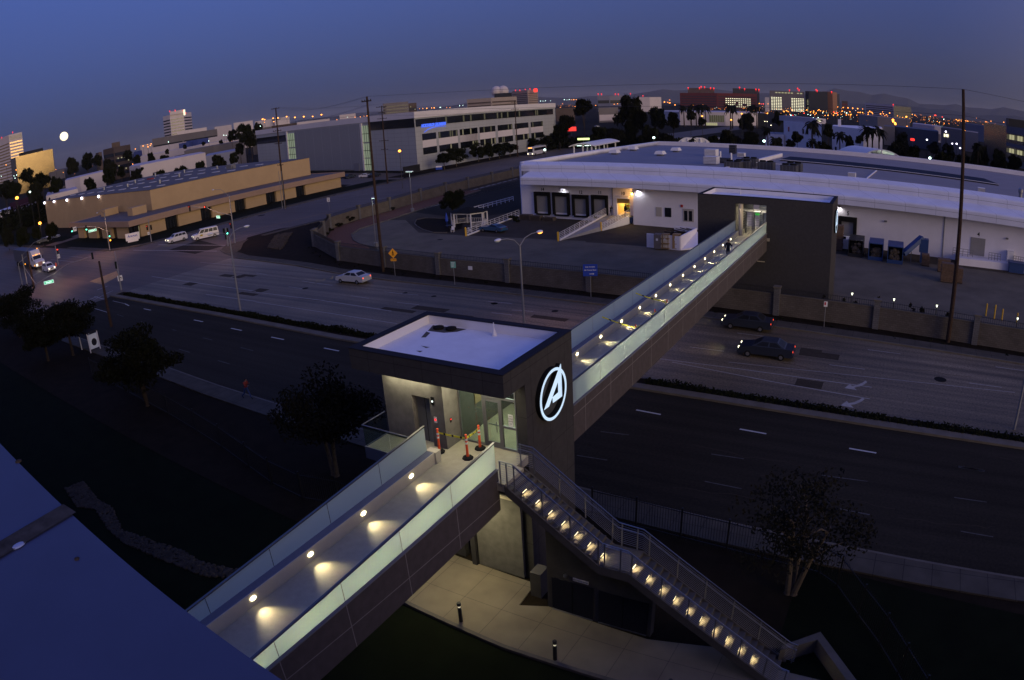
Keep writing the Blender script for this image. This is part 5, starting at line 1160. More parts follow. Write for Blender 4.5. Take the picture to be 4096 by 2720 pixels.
b.box(ow[0]+.2,ow[0]+.8,3.4,4.0,1.4,1.9);b.build('shelf_rack',mat('green_rack',(.10,.16,.06),.7),wh)
lp=onW(r3(1912,1097),-.3);b=MB();b.box(lp.x-.18,lp.x+.18,-.35,-.002,lp.z-.2,lp.z+.25);f_=b.build('wall_lamp',M['greymetal'],wh);b=MB();b.ball((lp.x,-.42,lp.z),.20,8,6);b.build('bulb',mat('amber_bulb',(1,.6,.1),.5,emit=18,ecol=(1,.55,.10)),f_)
light('POINT','lamp',(lp.x,-.9,lp.z-.1),90,(1,.50,.12),wh,.15)
for px,v in((r3(1965,1060),-.95),(r3(1270,1045),-.05),(r3(640,0),0)):
    if px[1]<350:continue
    q=onW(px,v);b=MB();b.box(q.x-.25,q.x+.25,q.y-.22,q.y-.002,q.z-.1,q.z+.12);f_=b.build('wall_lamp',M['greymetal'],wh);b=MB();b.box(q.x-.22,q.x+.22,q.y-.20,q.y-.03,q.z-.125,q.z-.102);b.build('lens',M['lamp_v'],f_)
    light('SPOT','lamp',(q.x,q.y-.35,q.z-.1),130 if v<-.5 else 60,(.92,.93,1),wh,.1,(.15,.10,-1),150,.7)
q=onW(r2b(655,285),-.95);b=MB();b.box(q.x-.2,q.x+.2,-1.1,-.902,5.6,5.8);f_=b.build('wall_lamp',M['greymetal'],wh);light('SPOT','lamp',(q.x,-1.3,5.6),70,(.98,.95,.95),wh,.1,(.1,.1,-1),150,.7)
# doors and small fittings on the right-hand stretch
for(xa_,ya_,xb_,yb_),mm,nm in(((975,295,1030,375),'beige','side_door'),((1058,300,1118,365),'glass_d','window'),((1225,310,1325,435),'beige','double_door')):
    A_,B_=onW(r2(xa_,ya_),-.95),onW(r2(xb_,yb_),-.95);b=MB();b.box(A_.x,B_.x,-.96,-.902,min(B_.z,A_.z-1.5),A_.z);q=b.build(nm,M[mm]if nm=='window' else mat('cream_door',(.40,.37,.33),.6),wh)
    if nm=='double_door':
        b=MB();w=(B_.x-A_.x)
        for k in(.12,.56):b.box(A_.x+w*k,A_.x+w*(k+.3),-.97,-.961,A_.z-1.9,A_.z-.3)
        b.build('door_glass',M['glass_d'],q)
q=onW(r2(1215,286),-.95);b=MB();b.box(q.x-.2,q.x+.2,-1.0,-.902,q.z-.2,q.z+.2);b.build('alarm_bell',mat('red_bell',(.4,.03,.03),.5),wh)
b=MB();q=onW(r3(1730,1100),0).x;b.tube([(q,-.08,1.2),(q,-.08,6.2)],.06,6);b.build('downpipe',M['greymetal'],wh)
for px in(1618,):q=onW(r2b(px,600),-.95).x;b=MB();b.tube([(q,-.98,0),(q,-.98,6.2)],.06,6);b.build('downpipe',M['greymetal'],wh)
for px in((1085,425),(2205,585)):q=onW(r2b(*px),-.95);b=MB();b.box(q.x-.2,q.x+.2,-1.15,-.902,q.z-.12,q.z+.1);b.build('wall_lamp',M['greymetal'],wh)
# roof equipment, each standing on the roof
def wput(o):o.location=WH_O+Matrix.Rotation(WH_A,3,'Z')@o.location;o.rotation_euler.z+=WH_A;return o
def rooft(label,name,p,fn,cat='roof unit',group='roof equipment on the warehouse'):
    c=Z(p,9.06);t=root(name,label,cat,(c.x,c.y,9.06),group,0);OFF[t.name]=Vector((0,0,0));fn(t);t.rotation_euler.z=WH_A;return t
def ventf(t):
    b=MB();b.box(-.55,.55,-.55,.55,0,.3);b.build('curb',M['greymetal'],t)
    b=MB();b.add([(-1.0,-1.0,.3),(1.0,-1.0,.3),(1.0,1.0,.3),(-1.0,1.0,.3),(-.7,-.7,.95),(.7,-.7,.95),(.7,.7,.95),(-.7,.7,.95)],[(0,3,2,1),(4,5,6,7),(0,1,5,4),(1,2,6,5),(2,3,7,6),(3,0,4,7)]);b.build('hood',M['white'],t)
def boxf(w,d,h,m='white'):
    def f(t):
        b=MB();b.box(-w/2,w/2,-d/2,d/2,.1,h);b.build('casing',M[m],t)
        b=MB()
        for k in range(5):z=.25+(h-.4)*k/4;b.box(-w/2-.02,w/2+.02,-d/2-.02,-d/2-.003,z,z+.05)
        b.build('louvre',M['greymetal'],t)
    return f
def acf(t):
    b=MB();b.box(-1.3,1.3,-1,1,.15,1.5);b.build('casing',mat('dark_ac_casing',(.06,.06,.065),.6),t)
    b=MB()
    for x in(-.65,.65):b.lathe([(.55,1.5),(.55,1.72),(.45,1.74)],(x,0,0),12)
    b.build('fan_shroud',M['black'],t)
    b=MB()
    for x in(-.9,-.3,.3,.9):b.box(x-.03,x+.03,-1.02,-1.003,.25,1.4)
    b.build('louvre',M['greymetal'],t)
for i,(p,l)in enumerate(((r3(1750,730),'white hooded roof vent nearest the rounded corner of the warehouse'),(r3(1920,696),'white hooded roof vent behind, near the back parapet at the left'),(r3(2170,742),'white hooded roof vent third from the rounded corner'),(r3(2315,708),'white hooded roof vent standing right of the others at the back'))):rooft(l,'roof_vent',p,ventf,'roof vent','hooded roof vents')
rooft('white louvred roof box, the rear one of two, on the warehouse roof','roof_unit',q3(635,1000),boxf(2.4,2.0,1.5));rooft('white louvred roof box, the nearer one of two, on the warehouse roof','roof_unit',q3(635,1095),boxf(2.4,2.0,1.4))
rooft('low dark roof box right of the two white louvred boxes','roof_unit',q3(777,1078),boxf(2.4,1.6,.9,'darkmetal'));rooft('dark upright roof unit on a stand near the dividing parapet','roof_unit',q3(897,968),boxf(1.4,1.2,1.9,'darkmetal'));rooft('small white roof cap beside the dividing parapet','roof_unit',q3(1002,1010),boxf(1.5,1.2,.9))
for p,l in((q3(742,1022),'short white roof pipe behind the low dark box'),(q3(876,1048),'taller white roof pipe right of the low dark box')):rooft(l,'roof_pipe',p,lambda t:MB().lathe([(.2,0),(.2,1.3),(.1,1.4)],(0,0,0),10).build('pipe',M['white'],t),'pipe')
for p,l in((q3(1110,1130),'large dark air conditioner against the dividing parapet'),(q3(1020,1165),'dark air conditioner second from the dividing parapet, touching the first'),(q3(905,1175),'dark air conditioner half hidden behind the fascia below the parapet'),(q3(1310,1180),'dark air conditioner between the two white pipe frames'),(q3(1650,1195),'dark double-fan air conditioner farthest along the front edge'),(q3(1590,1222),'low dark air conditioner in front of the farthest one')):rooft(l,'air_conditioner',p,acf,'air conditioner','dark air conditioners behind the fascia')
rooft('small white roof box in the middle of the right-hand roof','roof_unit',q4(245,1040),boxf(1.2,1.0,1.1));rooft('small pale roof box by the thin frame, right of the tall pole','roof_unit',q4(1835,1212),boxf(1.2,1.0,.9));rooft('round metal roof flue at the right edge of the warehouse roof','roof_pipe',q4(2315,1280),lambda t:MB().lathe([(.3,0),(.3,.9),(.42,1.0),(.42,1.5),(.2,1.7)],(0,0,0),12).build('pipe',M['steel_d'],t),'pipe')
for p,l in((q3(1175,1140),'white pipe frame between the air conditioners'),(q3(1460,1160),'white pipe frame left of the farthest air conditioner')):
    rooft(l,'pipe_rack',p,lambda t:MB().beam((-1.1,0,.9),(1.1,0,.9),.12,.12).beam((-1.1,0,0),(-1.1,0,.9),.1,.1).beam((1.1,0,0),(1.1,0,.9),.1,.1).build('rack_frame',M['white'],t),'pipe frame')
wh.location=WH_O;wh.rotation_euler.z=WH_A
# yard: ramp, gazebo, bins, enclosure
rp=root('loading_ramp','sloping loading ramp with white pipe rails rising to lit doorway 10','ramp',(-46,100,0))
ra0,ra1=Z(r2(90,606)),Z(r2(480,515));rt0=onY(r2(600,378),111.5);rt1=rt0+Vector((3.1,0,0));e0=Vector((-48.6,111.8,0));e1=Vector((-45.3,111.0,0))
e0=wl(Vector((0,0,0)));
TL=WH_O+Matrix.Rotation(WH_A,3,'Z')@Vector((ow[0]-1.8,-.6,1.2));TR=WH_O+Matrix.Rotation(WH_A,3,'Z')@Vector((ow[1]+.1,-.6,1.2))
b=MB();A_=[ra0,ra1,TR,TL];vs=[(p.x,p.y,z)for p,z in zip(A_,(.02,.02,1.2,1.2))]+[(p.x,p.y,0)for p in A_];b.add(vs,[(0,1,2,3),(1,5,6,2),(2,6,7,3),(3,7,4,0),(0,4,5,1)]);b.build('ramp_slab',M['conc'],rp)
for P_,Q_ in((ra0,TL),(ra1,TR)):
    b=MB();d=(Q_-P_);n=10;vs=[];P0=Vector((P_.x,P_.y,.0));nn=Vector((-d.y,d.x,0)).normalized()*.1
    for q,z in((P0,.25),(Vector((Q_.x,Q_.y,0)),1.45)):vs+=[q-nn,q+nn,q+nn+Vector((0,0,z)),q-nn+Vector((0,0,z))]
    b.add(vs,[(0,1,2,3),(7,6,5,4),(0,4,5,1),(1,5,6,2),(2,6,7,3),(3,7,4,0)]);b.build('side_wall',M['white'],rp)
    b=MB()
    for k in range(n+1):
        q=P0.lerp(Vector((Q_.x,Q_.y,1.2)),k/n);b.tube([q+Vector((0,0,.2)),q+Vector((0,0,1.2))],.03,5)
    for z in(.45,.7,.95,1.2):b.tube([P0+Vector((0,0,z)),Vector((Q_.x,Q_.y,1.2+z))],.03,5)
    b.build('pipe_rail',M['white'],rp)
for p,l in((r2(75,610),'tall yellow bollard at the foot of the loading ramp'),(r2(472,515),'yellow bollard at the inner foot of the loading ramp'),(rb(2222,1255),'yellow bollard beside the white gazebo rail')):
    c=Z(p);b=MB();b.lathe([(.14,0),(.14,1.35),(.08,1.42)],(c.x,c.y,0),10);whole(b,'bollard',M['yellow'],l,'bollard',loc=(c.x,c.y,0))
# second white rail by the gazebo
b=MB();A_,B_=Z(rb(2235,1252)),Z(r3(870,1300));t=root('pipe_railing','white pipe railing running from the gazebo to the loading docks','railing',(A_.x,A_.y,0));d=B_-A_
for k in range(13):q=A_.lerp(B_,k/12);b.tube([q,q+Vector((0,0,1.15))],.03,5)
for z in(.5,.8,1.15):b.tube([A_+Vector((0,0,z)),B_+Vector((0,0,z))],.03,5)
b.build('pipe_rail',M['white'],t);b=MB();b.obox(A_,B_,.2,0,.22);b.build('kerb',M['white'],t)
b=MB();A_,B_=Z(r3(455,1260)),Z(r3(815,1160));d=B_-A_
for k in range(10):q=A_.lerp(B_,k/9);b.box(q.x-.05,q.x+.05,q.y-.05,q.y+.05,0,1.0)
for z in(.5,.9):b.beam((A_.x,A_.y,z),(B_.x,B_.y,z),.05,.14)
whole(b,'rail_fence',M['white'],'white two-rail fence beyond the gazebo beside the driveway','fence',loc=(A_.x,A_.y,0))
# gazebo
gc=Z(r3(350,1390));gz=root('gazebo','white open gazebo with dark roof at the edge of the yard','gazebo',(gc.x,gc.y,0));gx,gy=gc.x,gc.y
PP=[Z(r3(*p))for p in((280,1418),(355,1410),(410,1395),(510,1385))];ax=Vector((1,.12,0)).normalized();ay=Vector((-.12,1,0)).normalized()
O_=Z(r3(350,1410));cor=[O_+ax*x+ay*y for x,y in((-1.6,0),(1.6,0),(3.0,1.6),(3.0,3.4),(1.6,4.8),(-1.6,4.8),(-3.0,3.4),(-3.0,1.6))]
for p in cor:b=MB();b.box(p.x-.09,p.x+.09,p.y-.09,p.y+.09,0,2.35);b.build('post',M['white'],gz)
cc=O_+ay*2.4
b=MB();vs=[(cc.x+(p.x-cc.x)*1.12,cc.y+(p.y-cc.y)*1.12,2.5)for p in cor]+[(cc.x,cc.y,3.35)];b.add(vs,[(i,(i+1)%8,8)for i in range(8)]+[tuple(range(8))[::-1]]);b.build('roof',M['black'],gz)
b=MB()
for i in range(8):p,q=cor[i],cor[(i+1)%8];b.beam((p.x,p.y,2.4),(q.x,q.y,2.4),.1,.2)
b.build('beam',M['white'],gz)
for i in(1,2,3,4,5,6,7):
    b=MB();p,q=cor[i],cor[(i+1)%8]
    for z in(.15,.9):b.beam((p.x,p.y,z),(q.x,q.y,z),.05,.06)
    for k in range(1,9):u=p.lerp(q,k/9);b.beam((u.x,u.y,.15),(u.x,u.y,.9),.04,.04)
    b.build('balustrade',M['white'],gz)
def chair(label,c,rz,first=[None]):
    if first[0]is None:
        r=root('garden_chair',label,'chair',(0,0,0),'white plastic garden chairs by the gazebo')
        b=MB();b.box(-.25,.25,-.25,.25,.40,.45);b.build('seat',M['white'],r)
        b=MB();b.box(-.25,.25,.22,.27,.45,.95);b.build('backrest',M['white'],r)
        for x in(-.23,.23):
            for y in(-.23,.23):b=MB();b.box(x-.03,x+.03,y-.03,y+.03,0,.40);b.build('leg',M['white'],r)
            b=MB();b.box(x-.03,x+.03,-.25,.25,.62,.66);b.build('armrest',M['white'],r)
        first[0]=r;r.location=c;r.rotation_euler.z=rz
    else:place(first[0],c,rz,label)
chair('white plastic chair in front of the gazebo by the closed parasol',Z(r3(257,1448)),.3);chair('white plastic chair tipped beside the yellow bollard by the gazebo',Z(r3(415,1455)),2.5);chair('white plastic chair right of the gazebo next to the blue car',Z(r3(540,1398)),-1.2)
c=Z(r3(205,1405));b=MB();b.tube([(c.x,c.y,0),(c.x,c.y,2.6)],.03,6);b.lathe([(.05,.9),(.28,1.15),(.2,1.9),(.04,2.5)],(c.x,c.y,0),8);whole(b,'parasol',M['blue_s'],'closed blue parasol standing at the left of the gazebo','parasol',loc=(c.x,c.y,0))
for p,l in((r3(225,1425),'round black table under the closed blue parasol'),(r3(390,1430),'round black table between the bollard and the gazebo')):
    c=Z(p);t=root('garden_table',l,'table',(c.x,c.y,0));b=MB();b.lathe([(.6,.70),(.6,.74)],(c.x,c.y,0),14);b.build('tabletop',M['darkmetal'],t);b=MB();b.lathe([(.3,0),(.05,.05),(.05,.70)],(c.x,c.y,0),8);b.build('leg',M['darkmetal'],t)
# dumpsters
def dumpster(label,c,col,rz=-.07,lid='darkmetal'):
    r=root('dumpster',label,'dumpster',(0,0,0),'dumpsters beside the loading ramp');b=MB()
    b.add([(-1.0,-.6,.15),(1.0,-.6,.15),(1.0,.65,.15),(-1.0,.65,.15),(-1.05,-.85,1.15),(1.05,-.85,1.15),(1.05,.75,1.45),(-1.05,.75,1.45)],[(0,3,2,1),(4,5,6,7),(0,1,5,4),(1,2,6,5),(2,3,7,6),(3,0,4,7)]);b.build('bin_body',M[col],r)
    b=MB();
    for s in(-1,1):b.add([(.02 if s>0 else-1.07,-.9,1.18),(1.07 if s>0 else-.02,-.9,1.18),(1.07 if s>0 else-.02,.8,1.49),(.02 if s>0 else-1.07,.8,1.49),(.02 if s>0 else-1.07,-.9,1.22),(1.07 if s>0 else-.02,-.9,1.22),(1.07 if s>0 else-.02,.8,1.53),(.02 if s>0 else-1.07,.8,1.53)],[(0,3,2,1),(4,5,6,7),(0,1,5,4),(1,2,6,5),(2,3,7,6),(3,0,4,7)])
    b.build('lid',mat('black_gloss_lid',(.03,.03,.03),.3),r)
    for x in(-.8,.8):b=MB();b.tube([(x-.03,-.45,.08),(x+.03,-.45,.08)],.08,8);b.tube([(x-.03,.5,.08),(x+.03,.5,.08)],.08,8);b.build('wheel',M['rubber'],r)
    b=MB();b.box(-.25,.25,-.80,-.76,.65,.85);b.v=[(v[0],v[1]+.03*(0),v[2])for v in b.v];b.build('label_plate',M['white'],r)
    r.location=c;r.rotation_euler.z=rz
for x,l,col in((705,'blue dumpster closest to lit doorway 10','blue'),(823,'blue dumpster second from lit doorway 10','blue'),(935,'blue dumpster third from lit doorway 10','blue'),(1050,'white dumpster at the end of the blue row','white')):
    c=Z(r2(x,450 if x<1000 else 458));dumpster(l,c+Vector((0,.8,0)),col)
c=Z(r2(1310,475));t=root('utility_cabinet','green upright utility cabinet beside the cream double door','cabinet',(c.x,c.y,0));b=MB();b.box(c.x-.6,c.x+.5,c.y,c.y+.9,0,2.0);b.build('casing',mat('green_cabinet',(.05,.13,.11),.6),t);b=MB();b.box(c.x-.15,c.x+.1,c.y-.02,c.y-.003,1.3,1.6);b.build('label_plate',M['white'],t)
c=Z(r2(1350,470));b=MB();b.box(c.x-.1,c.x+.9,c.y,c.y+1.0,0,2.2);whole(b,'utility_cabinet',mat('pale_green_cabinet',(.18,.32,.30),.6),'pale green cabinet against the left side of the far gatehouse','cabinet',loc=(c.x,c.y,0))
c=Z(r2(1158,470));b=MB();b.lathe([(.18,0),(.18,.9),(.1,1.1)],(c.x,c.y,0),8);whole(b,'post',M['darkmetal'],'short dark post between the white dumpster and the double door','post',loc=(c.x,c.y,0))
c=Z(r2(1183,462));b=MB();b.lathe([(.1,0),(.1,.9),(.06,1.0)],(c.x,c.y,0),8);whole(b,'bollard',mat('dull_yellow',(.35,.22,.05),.6),'dull yellow bollard in front of the cream double door','bollard',loc=(c.x,c.y,0))
# white enclosure with racks in front
en=root('enclosure_wall','white low-walled enclosure in the yard left of the far gatehouse','enclosure',(-31,92,0))
E0,E1=Z(r2(895,665)),Z(r2(1200,695));E2=E1+Vector((4.9,7.5,0));
b=MB();b.obox(E0,E1,.2,0,1.95);b.obox(E1,(E1.x+.25,E1.y+7.0),.2,0,1.95);b.obox((E1.x+.25,E1.y+7),(E1.x-3.2,E1.y+7.2),.2,0,1.95);b.build('wall',M['white_wall'],en)
b=MB();b.add([(E1.x+.12,E1.y,0),(E1.x+3.4,E1.y+3.2,0),(E1.x+3.6,E1.y+7,0),(E1.x+.35,E1.y+7,0),(E1.x+.12,E1.y,.05),(E1.x+3.4,E1.y+3.2,.7),(E1.x+3.6,E1.y+7,1.4),(E1.x+.35,E1.y+7,1.4)],[(0,3,2,1),(4,5,6,7),(0,1,5,4),(1,2,6,5),(2,3,7,6),(3,0,4,7)]);b.build('ramp_slab',M['white_wall'],en)
b=MB();rndp=random.Random(9)
for k in range(26):x=rndp.uniform(E0.x+1.4,E1.x-.4);y=rndp.uniform(E1.y+4,E1.y+6.5);b.beam((x-.7,y,1.2+.03*k),(x+.7,y+rndp.uniform(-.6,.6),1.25+.02*k),.12,.1)
b.box(E0.x+1.6,E1.x-.3,E1.y+4,E1.y+6.6,0,1.25);whole(b,'scrap_heap',M['bark_d'],'heap of brown scrap timber inside the white enclosure','scrap heap',loc=(E1.x-2,E1.y+5,0))
for i,(x0_,x1_,col,l)in enumerate(((958,1022,'rack_grey','grey wheeled cage rack leaning on the enclosure wall'),(1030,1090,'rack_tan','tan wheeled cage rack in the middle of the three'),(1128,1192,'rack_wood','plywood-sided rack nearest the enclosure corner'))):
    A_,B_=Z(r2(x0_,690)),Z(r2(x1_,695));cm=mat(col,{'rack_grey':(.17,.15,.14),'rack_tan':(.30,.21,.11),'rack_wood':(.36,.24,.12)}[col],.8,.1,1)
    t=root('cage_rack',l,'rack',(A_.x,A_.y,0),'racks in front of the white enclosure');y=A_.y;w=B_.x-A_.x;b=MB()
    for x in(A_.x,B_.x-.08):
        for yy in(y,y+.8):b.box(x,x+.08,yy,yy+.08,.15,2.2)
    for z in(.15,.8,1.5,2.12):b.box(A_.x,B_.x,y,y+.88,z,z+.07)
    b.build('frame',cm,t);b=MB();b.box(A_.x+.08,B_.x-.08,y+(.02 if i!=1 else .7),y+(.06 if i!=1 else .76),.25,2.1);b.build('side_board',cm,t)
    b=MB();b.box(A_.x+.3,A_.x+.6,y-.005,y+.015,1.3,1.6);b.build('label_plate',M['white'],t)
# compactor containers and stacks on the right
def container(label,A_,w,d_,h,col):
    t=root('waste_container',label,'container',(A_.x,A_.y,0),'dark containers below dock 5');b=MB();x,y=A_.x,A_.y
    b.box(x,x+.12,y,y+d_,0,h);b.box(x+w-.12,x+w,y,y+d_,0,h);b.box(x+.12,x+w-.12,y,y+.12,0,.5);b.box(x+.12,x+w-.12,y+d_-.12,y+d_,0,h);b.box(x,x+w,y-.02,y+d_,h,h+.1);b.box(x+.12,x+w-.12,y+.1,y+d_-.1,0,.1);b.build('shell',M[col],t)
    b=MB();rn=random.Random(int(x*10));
    for k in range(24):cx_,cz_=x+rn.uniform(.5,w-.5),rn.uniform(.4,h-.5);b.ball((cx_,y+.5,cz_),rn.uniform(.2,.45),6,4)
    b.build('baled_waste',mat('baled_waste',(.075,.062,.05),.9,.5,2),t)
for x0_,x1_,l in((735,870,'dark waste container nearest the far gatehouse'),(920,1055,'dark blue waste container in the middle of the three'),(1095,1240,'dark blue waste container at the foot of the blue conveyor')):
    A_,B_=Z(r2b(x0_,750+(x0_-735)*.17)),Z(r2b(x1_,765+(x1_-870)*.17));container(l,A_,B_.x-A_.x,4.2,2.25,'blue' if x0_>800 else 'darkmetal')
t=root('conveyor','blue inclined conveyor feeding the compactor hopper','conveyor',(3,96,0));A_=onY(r2b(1250,690),96.5);B_=onY(r2b(1420,590),98.5)
b=MB();b.beam((A_.x,96.5,1.2),(B_.x,98.5,B_.z+.2),.9,.6);b.build('chute',M['blue'],t);b=MB();x=B_.x;b.box(x-.3,x+1.0,97.8,99.2,1.4,3.2);b.box(x-.1,x+.9,97.6,98.4,0,1.4);b.build('hopper',M['blue'],t);b=MB();b.box(x-1.5,x-1.4,97.5,97.6,0,2.2);b.box(x-1.5,x-1.4,98.8,98.9,0,2.2);b.build('support_leg',M['greymetal'],t)
def bale(label,c,w,h,m='bale'):
    t=root('pallet_load',label,'pallet load',(c.x,c.y,0),'stacked pallets in the yard');b=MB();b.box(c.x-w/2,c.x+w/2,c.y,c.y+1.2,0,.14);b.build('pallet',M['bark_d'],t)
    b=MB();rn=random.Random(int(c.x*31));z=.14
    while z<h:dz=rn.uniform(.12,.2);o_=rn.uniform(-.05,.05);b.box(c.x-w/2+o_,c.x+w/2+o_,c.y+o_,c.y+1.2+o_,z,z+dz-.02);z+=dz
    b.build('stack',mat('brown_stack',(.15,.10,.07),.9,.3,3),t)
bale('small brown pallet load below the compactor hopper',Z(r2b(1450,843)),1.1,1.5);bale('tall brown stack of pallets left of the tall right-hand pole',Z(r2b(1645,995)),1.6,2.3);bale('brown pallet load half hidden by the tall right-hand pole',Z(r2b(1745,1000)),1.3,1.9);bale('brown pallet load behind the tall stack',Z(r2b(1620,900)),1.8,1.6)
bale('orange-brown pallet load at the corner of the far gatehouse',Z(r2b(640,700)),1.4,3.6)
t=root('trailer','white trailer nose parked under dock 5 beside the far gatehouse','trailer',(-6.5,101,0));A_=Z(r2b(655,690));b=MB();b.box(A_.x,A_.x+2.6,A_.y,A_.y+2.8,.2,1.6);b.build('trailer_body',M['white'],t)
b=MB();b.box(A_.x+.2,A_.x+.9,A_.y+.2,A_.y+.6,1.6,1.9);b.box(A_.x+1.4,A_.x+2.1,A_.y+.2,A_.y+.6,1.6,1.9);b.build('dock_bumper',M['black'],t)
# raised platform at dock 4
pf=root('loading_platform','raised white-edged platform with rails in front of dock 4','platform',(12,101,0));A_=Z(r2b(1760,830));B_=Z(r2b(2225,885))
b=MB();b.prism([(A_.x,A_.y),(B_.x,B_.y),(B_.x+14,B_.y-1),(B_.x+14,B_.y+8),(A_.x,A_.y+6)],0,1.0);b.build('slab',M['white_wall'],pf)
b=MB()
for xa_,xb_ in((1705,1890),(2040,2150),(2270,2361)):
    p,q=onY(r2b(xa_,700),101.2),onY(r2b(xb_,715),101);
    for z in(1.3,1.65,2.0):b.beam((p.x,101.2,z),(q.x,101.0,z),.05,.05)
    for k in range(5):u=p.x+(q.x-p.x)*k/4;b.box(u-.03,u+.03,101.1,101.16,1.0,2.0)
b.build('pipe_rail',M['greymetal'],pf)
b=MB();p=onY(r2b(2240,720),101.5);b.box(p.x-.55,p.x+.55,101.4,102.2,1.0,2.5);whole(b,'ice_cabinet',M['white'],'white cabinet standing on the platform at the right edge','cabinet',loc=(p.x,101.8,1))
b=MB();p=Z(r2b(2290,905));b.box(p.x-1.2,p.x+1.2,p.y,p.y+1.6,0,1.3);b.box(p.x-1.3,p.x+1.3,p.y-.1,p.y+1.7,1.3,1.42);whole(b,'dumpster',M['blue'],'blue bin below the platform at the right edge','dumpster',loc=(p.x,p.y,0))
for i,(p,l)in enumerate(((r3(920,1335),'low stack of pallets left of dock 14'),(r3(1010,1340),'pallet pile below dock 14'),(r3(1130,1345),'pallet pile below dock 13'))):
    c=Z(p);t=root('pallet_stack',l,'pallets',(c.x,c.y,0),'pallet piles under the docks');b=MB()
    for k in range(6-i):z=.15*k;b.box(c.x-1.1,c.x+1.1,c.y,c.y+1.1,z,z+.03);b.box(c.x-1.1,c.x+1.1,c.y,c.y+1.1,z+.10,z+.13);b.box(c.x-1.1,c.x-1.0,c.y,c.y+1.1,z+.03,z+.10);b.box(c.x+1.0,c.x+1.1,c.y,c.y+1.1,z+.03,z+.10)
    b.build('stack',mat('old_pallet_wood',(.11,.09,.075),.9,.2,3),t)
c=Z(r3(1020,1300));b=MB();b.box(c.x-1.2,c.x-.9,c.y,c.y+.9,0,2.0);b.box(c.x+.6,c.x+.9,c.y,c.y+.9,0,2.0);b.box(c.x-1.2,c.x+.9,c.y,c.y+.9,1.7,2.0);b.box(c.x-1.2,c.x+.9,c.y+.2,c.y+.8,.5,.7);whole(b,'cage_rack',mat('dull_red',(.12,.02,.02),.7),'dull red steel rack standing in front of dock 14','rack',loc=(c.x,c.y,0))
c=Z(r3(835,1360));b=MB();foliage(b,(c.x,c.y,.8),(1.0,.9,.7),700,.14,rnd,6);whole(b,'shrub',M['leaf3'],'dark bush at the end of the white pipe railing by the docks','shrub',loc=(c.x,c.y,0))
# yellow building
yb=root('commercial_building','yellow stucco commercial building with tan fascia at the junction','building',(-170,110,0))
b=MB();b.box(-188,-152.8,78.8,151,0,3.3)
b.box(-152.8,-152.0,78.0,151,0,2.9)if False else None
ops=[(r1(1205,1240),r1(1300,1240)),(r1(1525,1150),r1(1645,1140)),(r1(1850,1060),r1(1955,1050)),(rb(85,960),rb(190,960)),(rb(375,900),rb(470,890)),(rb(650,840),rb(738,830))]
yy=[78.2];oy=[]
for a_,c_ in ops:oy.append((onX(a_,-152.2).y,onX(c_,-152.2).y))
b.build('inner_wall',M['glass_d'],yb)
cur=78.0
for a_,c_ in oy:
    if a_>cur+.3:b=MB();b.box(-152.8,-152.0,cur,a_,0,3.3);b.build('wall',M['yel'],yb)
    b=MB();b.box(-152.9,-152.75,a_,c_,.1,3.2);n=3;q=b.build('shopfront_window',M['glass_d'],yb)
    b=MB()
    for k in range(5):y=a_+(c_-a_)*k/4;b.box(-152.76,-152.66,y-.05,y+.05,.1,3.2)
    b.build('frame',M['cap'],q);cur=c_
b=MB();b.box(-152.8,-152.0,cur,150.6,0,3.3);b.build('wall',M['yel'],yb)
ox=[(onY(r1(905,1240),78.4).x,onY(r1(955,1240),78.4).x),(onY(r1(1045,1240),78.4).x,onY(r1(1093,1240),78.4).x)]
cur=-186.5
for a_,c_ in[(onY(r1(790,1240),78.4).x,onY(r1(828,1240),78.4).x)]+ox+[(onY(r1(1200,1240),78.4).x,-152.0)]:
    b=MB();b.box(cur,a_,78.0,78.8,0,3.3);b.build('wall',M['yel'],yb);b=MB();b.box(a_,c_,78.7,78.85,.1,3.2);b.build('window',M['glass_d'],yb);cur=c_
b=MB();b.box(-152.86,-152.70,80.4,81.0,.3,2.6);b.build('lit_window',M['win_y'],yb)
b=MB();x0,x1,y0,y1=-190,-151.0,76.9,151.6
for a_ in((x0,x1,y0,y0+.5),(x0,x1,y1-.5,y1),(x1-.5,x1,y0+.5,y1-.5),(x0,x0+.5,y0+.5,y1-.5)):b.box(*a_,3.1,4.5)
b.box(x0+.5,x1-.5,y0+.5,y1-.5,3.1,3.3);b.build('fascia',M['tan'],yb)
b=MB();b.box(x0+.5,x1-.5,y0+.5,y1-.5,4.1,4.35);b.build('lower_roof',M['roof_dark'],yb)
b=MB();b.box(-247,-164,91.3,149.5,0,9.65);b.build('upper_wall',M['yel'],yb)
b=MB();b.box(-247.1,-163.9,91.2,149.6,9.65,9.75);b.build('upper_roof',M['roof_dark'],yb)
# skylights, vents
sk=root('skylight','pale flat skylight panel on the yellow building roof','skylight',(0,0,9.75),'skylights on the yellow building roof');OFF[sk.name]=Vector((0,0,0));b=MB();b.box(-1.2,1.2,-.6,.6,0,.15);b.build('panel',mat('skylight_plastic',(.45,.46,.55),.4),sk)
k=0
for i in range(9):
    for j in range(4):
        x=-171-i*8.2-(j%2)*2;y=99+j*12.5;place(sk,(x,y,9.75),.25,None,k==0);k+=1
for i,p in enumerate((q7(1282,860),q7(1573,825),q7(1665,775),q7(1968,778),q7(1912,690),q7(2207,700),q7(2270,650),q5(950,910),q5(485,1005),q5(245,1085),q5(190,1000),q5(548,955))):
    c=Z(p,9.75);o_=MB().lathe([(.28,0),(.28,.7),(.45,.75),(.45,1.05),(.1,1.2)],(c.x,c.y,9.75),8);whole(o_,'roof_vent',M['steel_d'],'small metal vent cowl on the yellow building roof','roof vent','vent cowls on the yellow building roof',loc=(c.x,c.y,9.75))
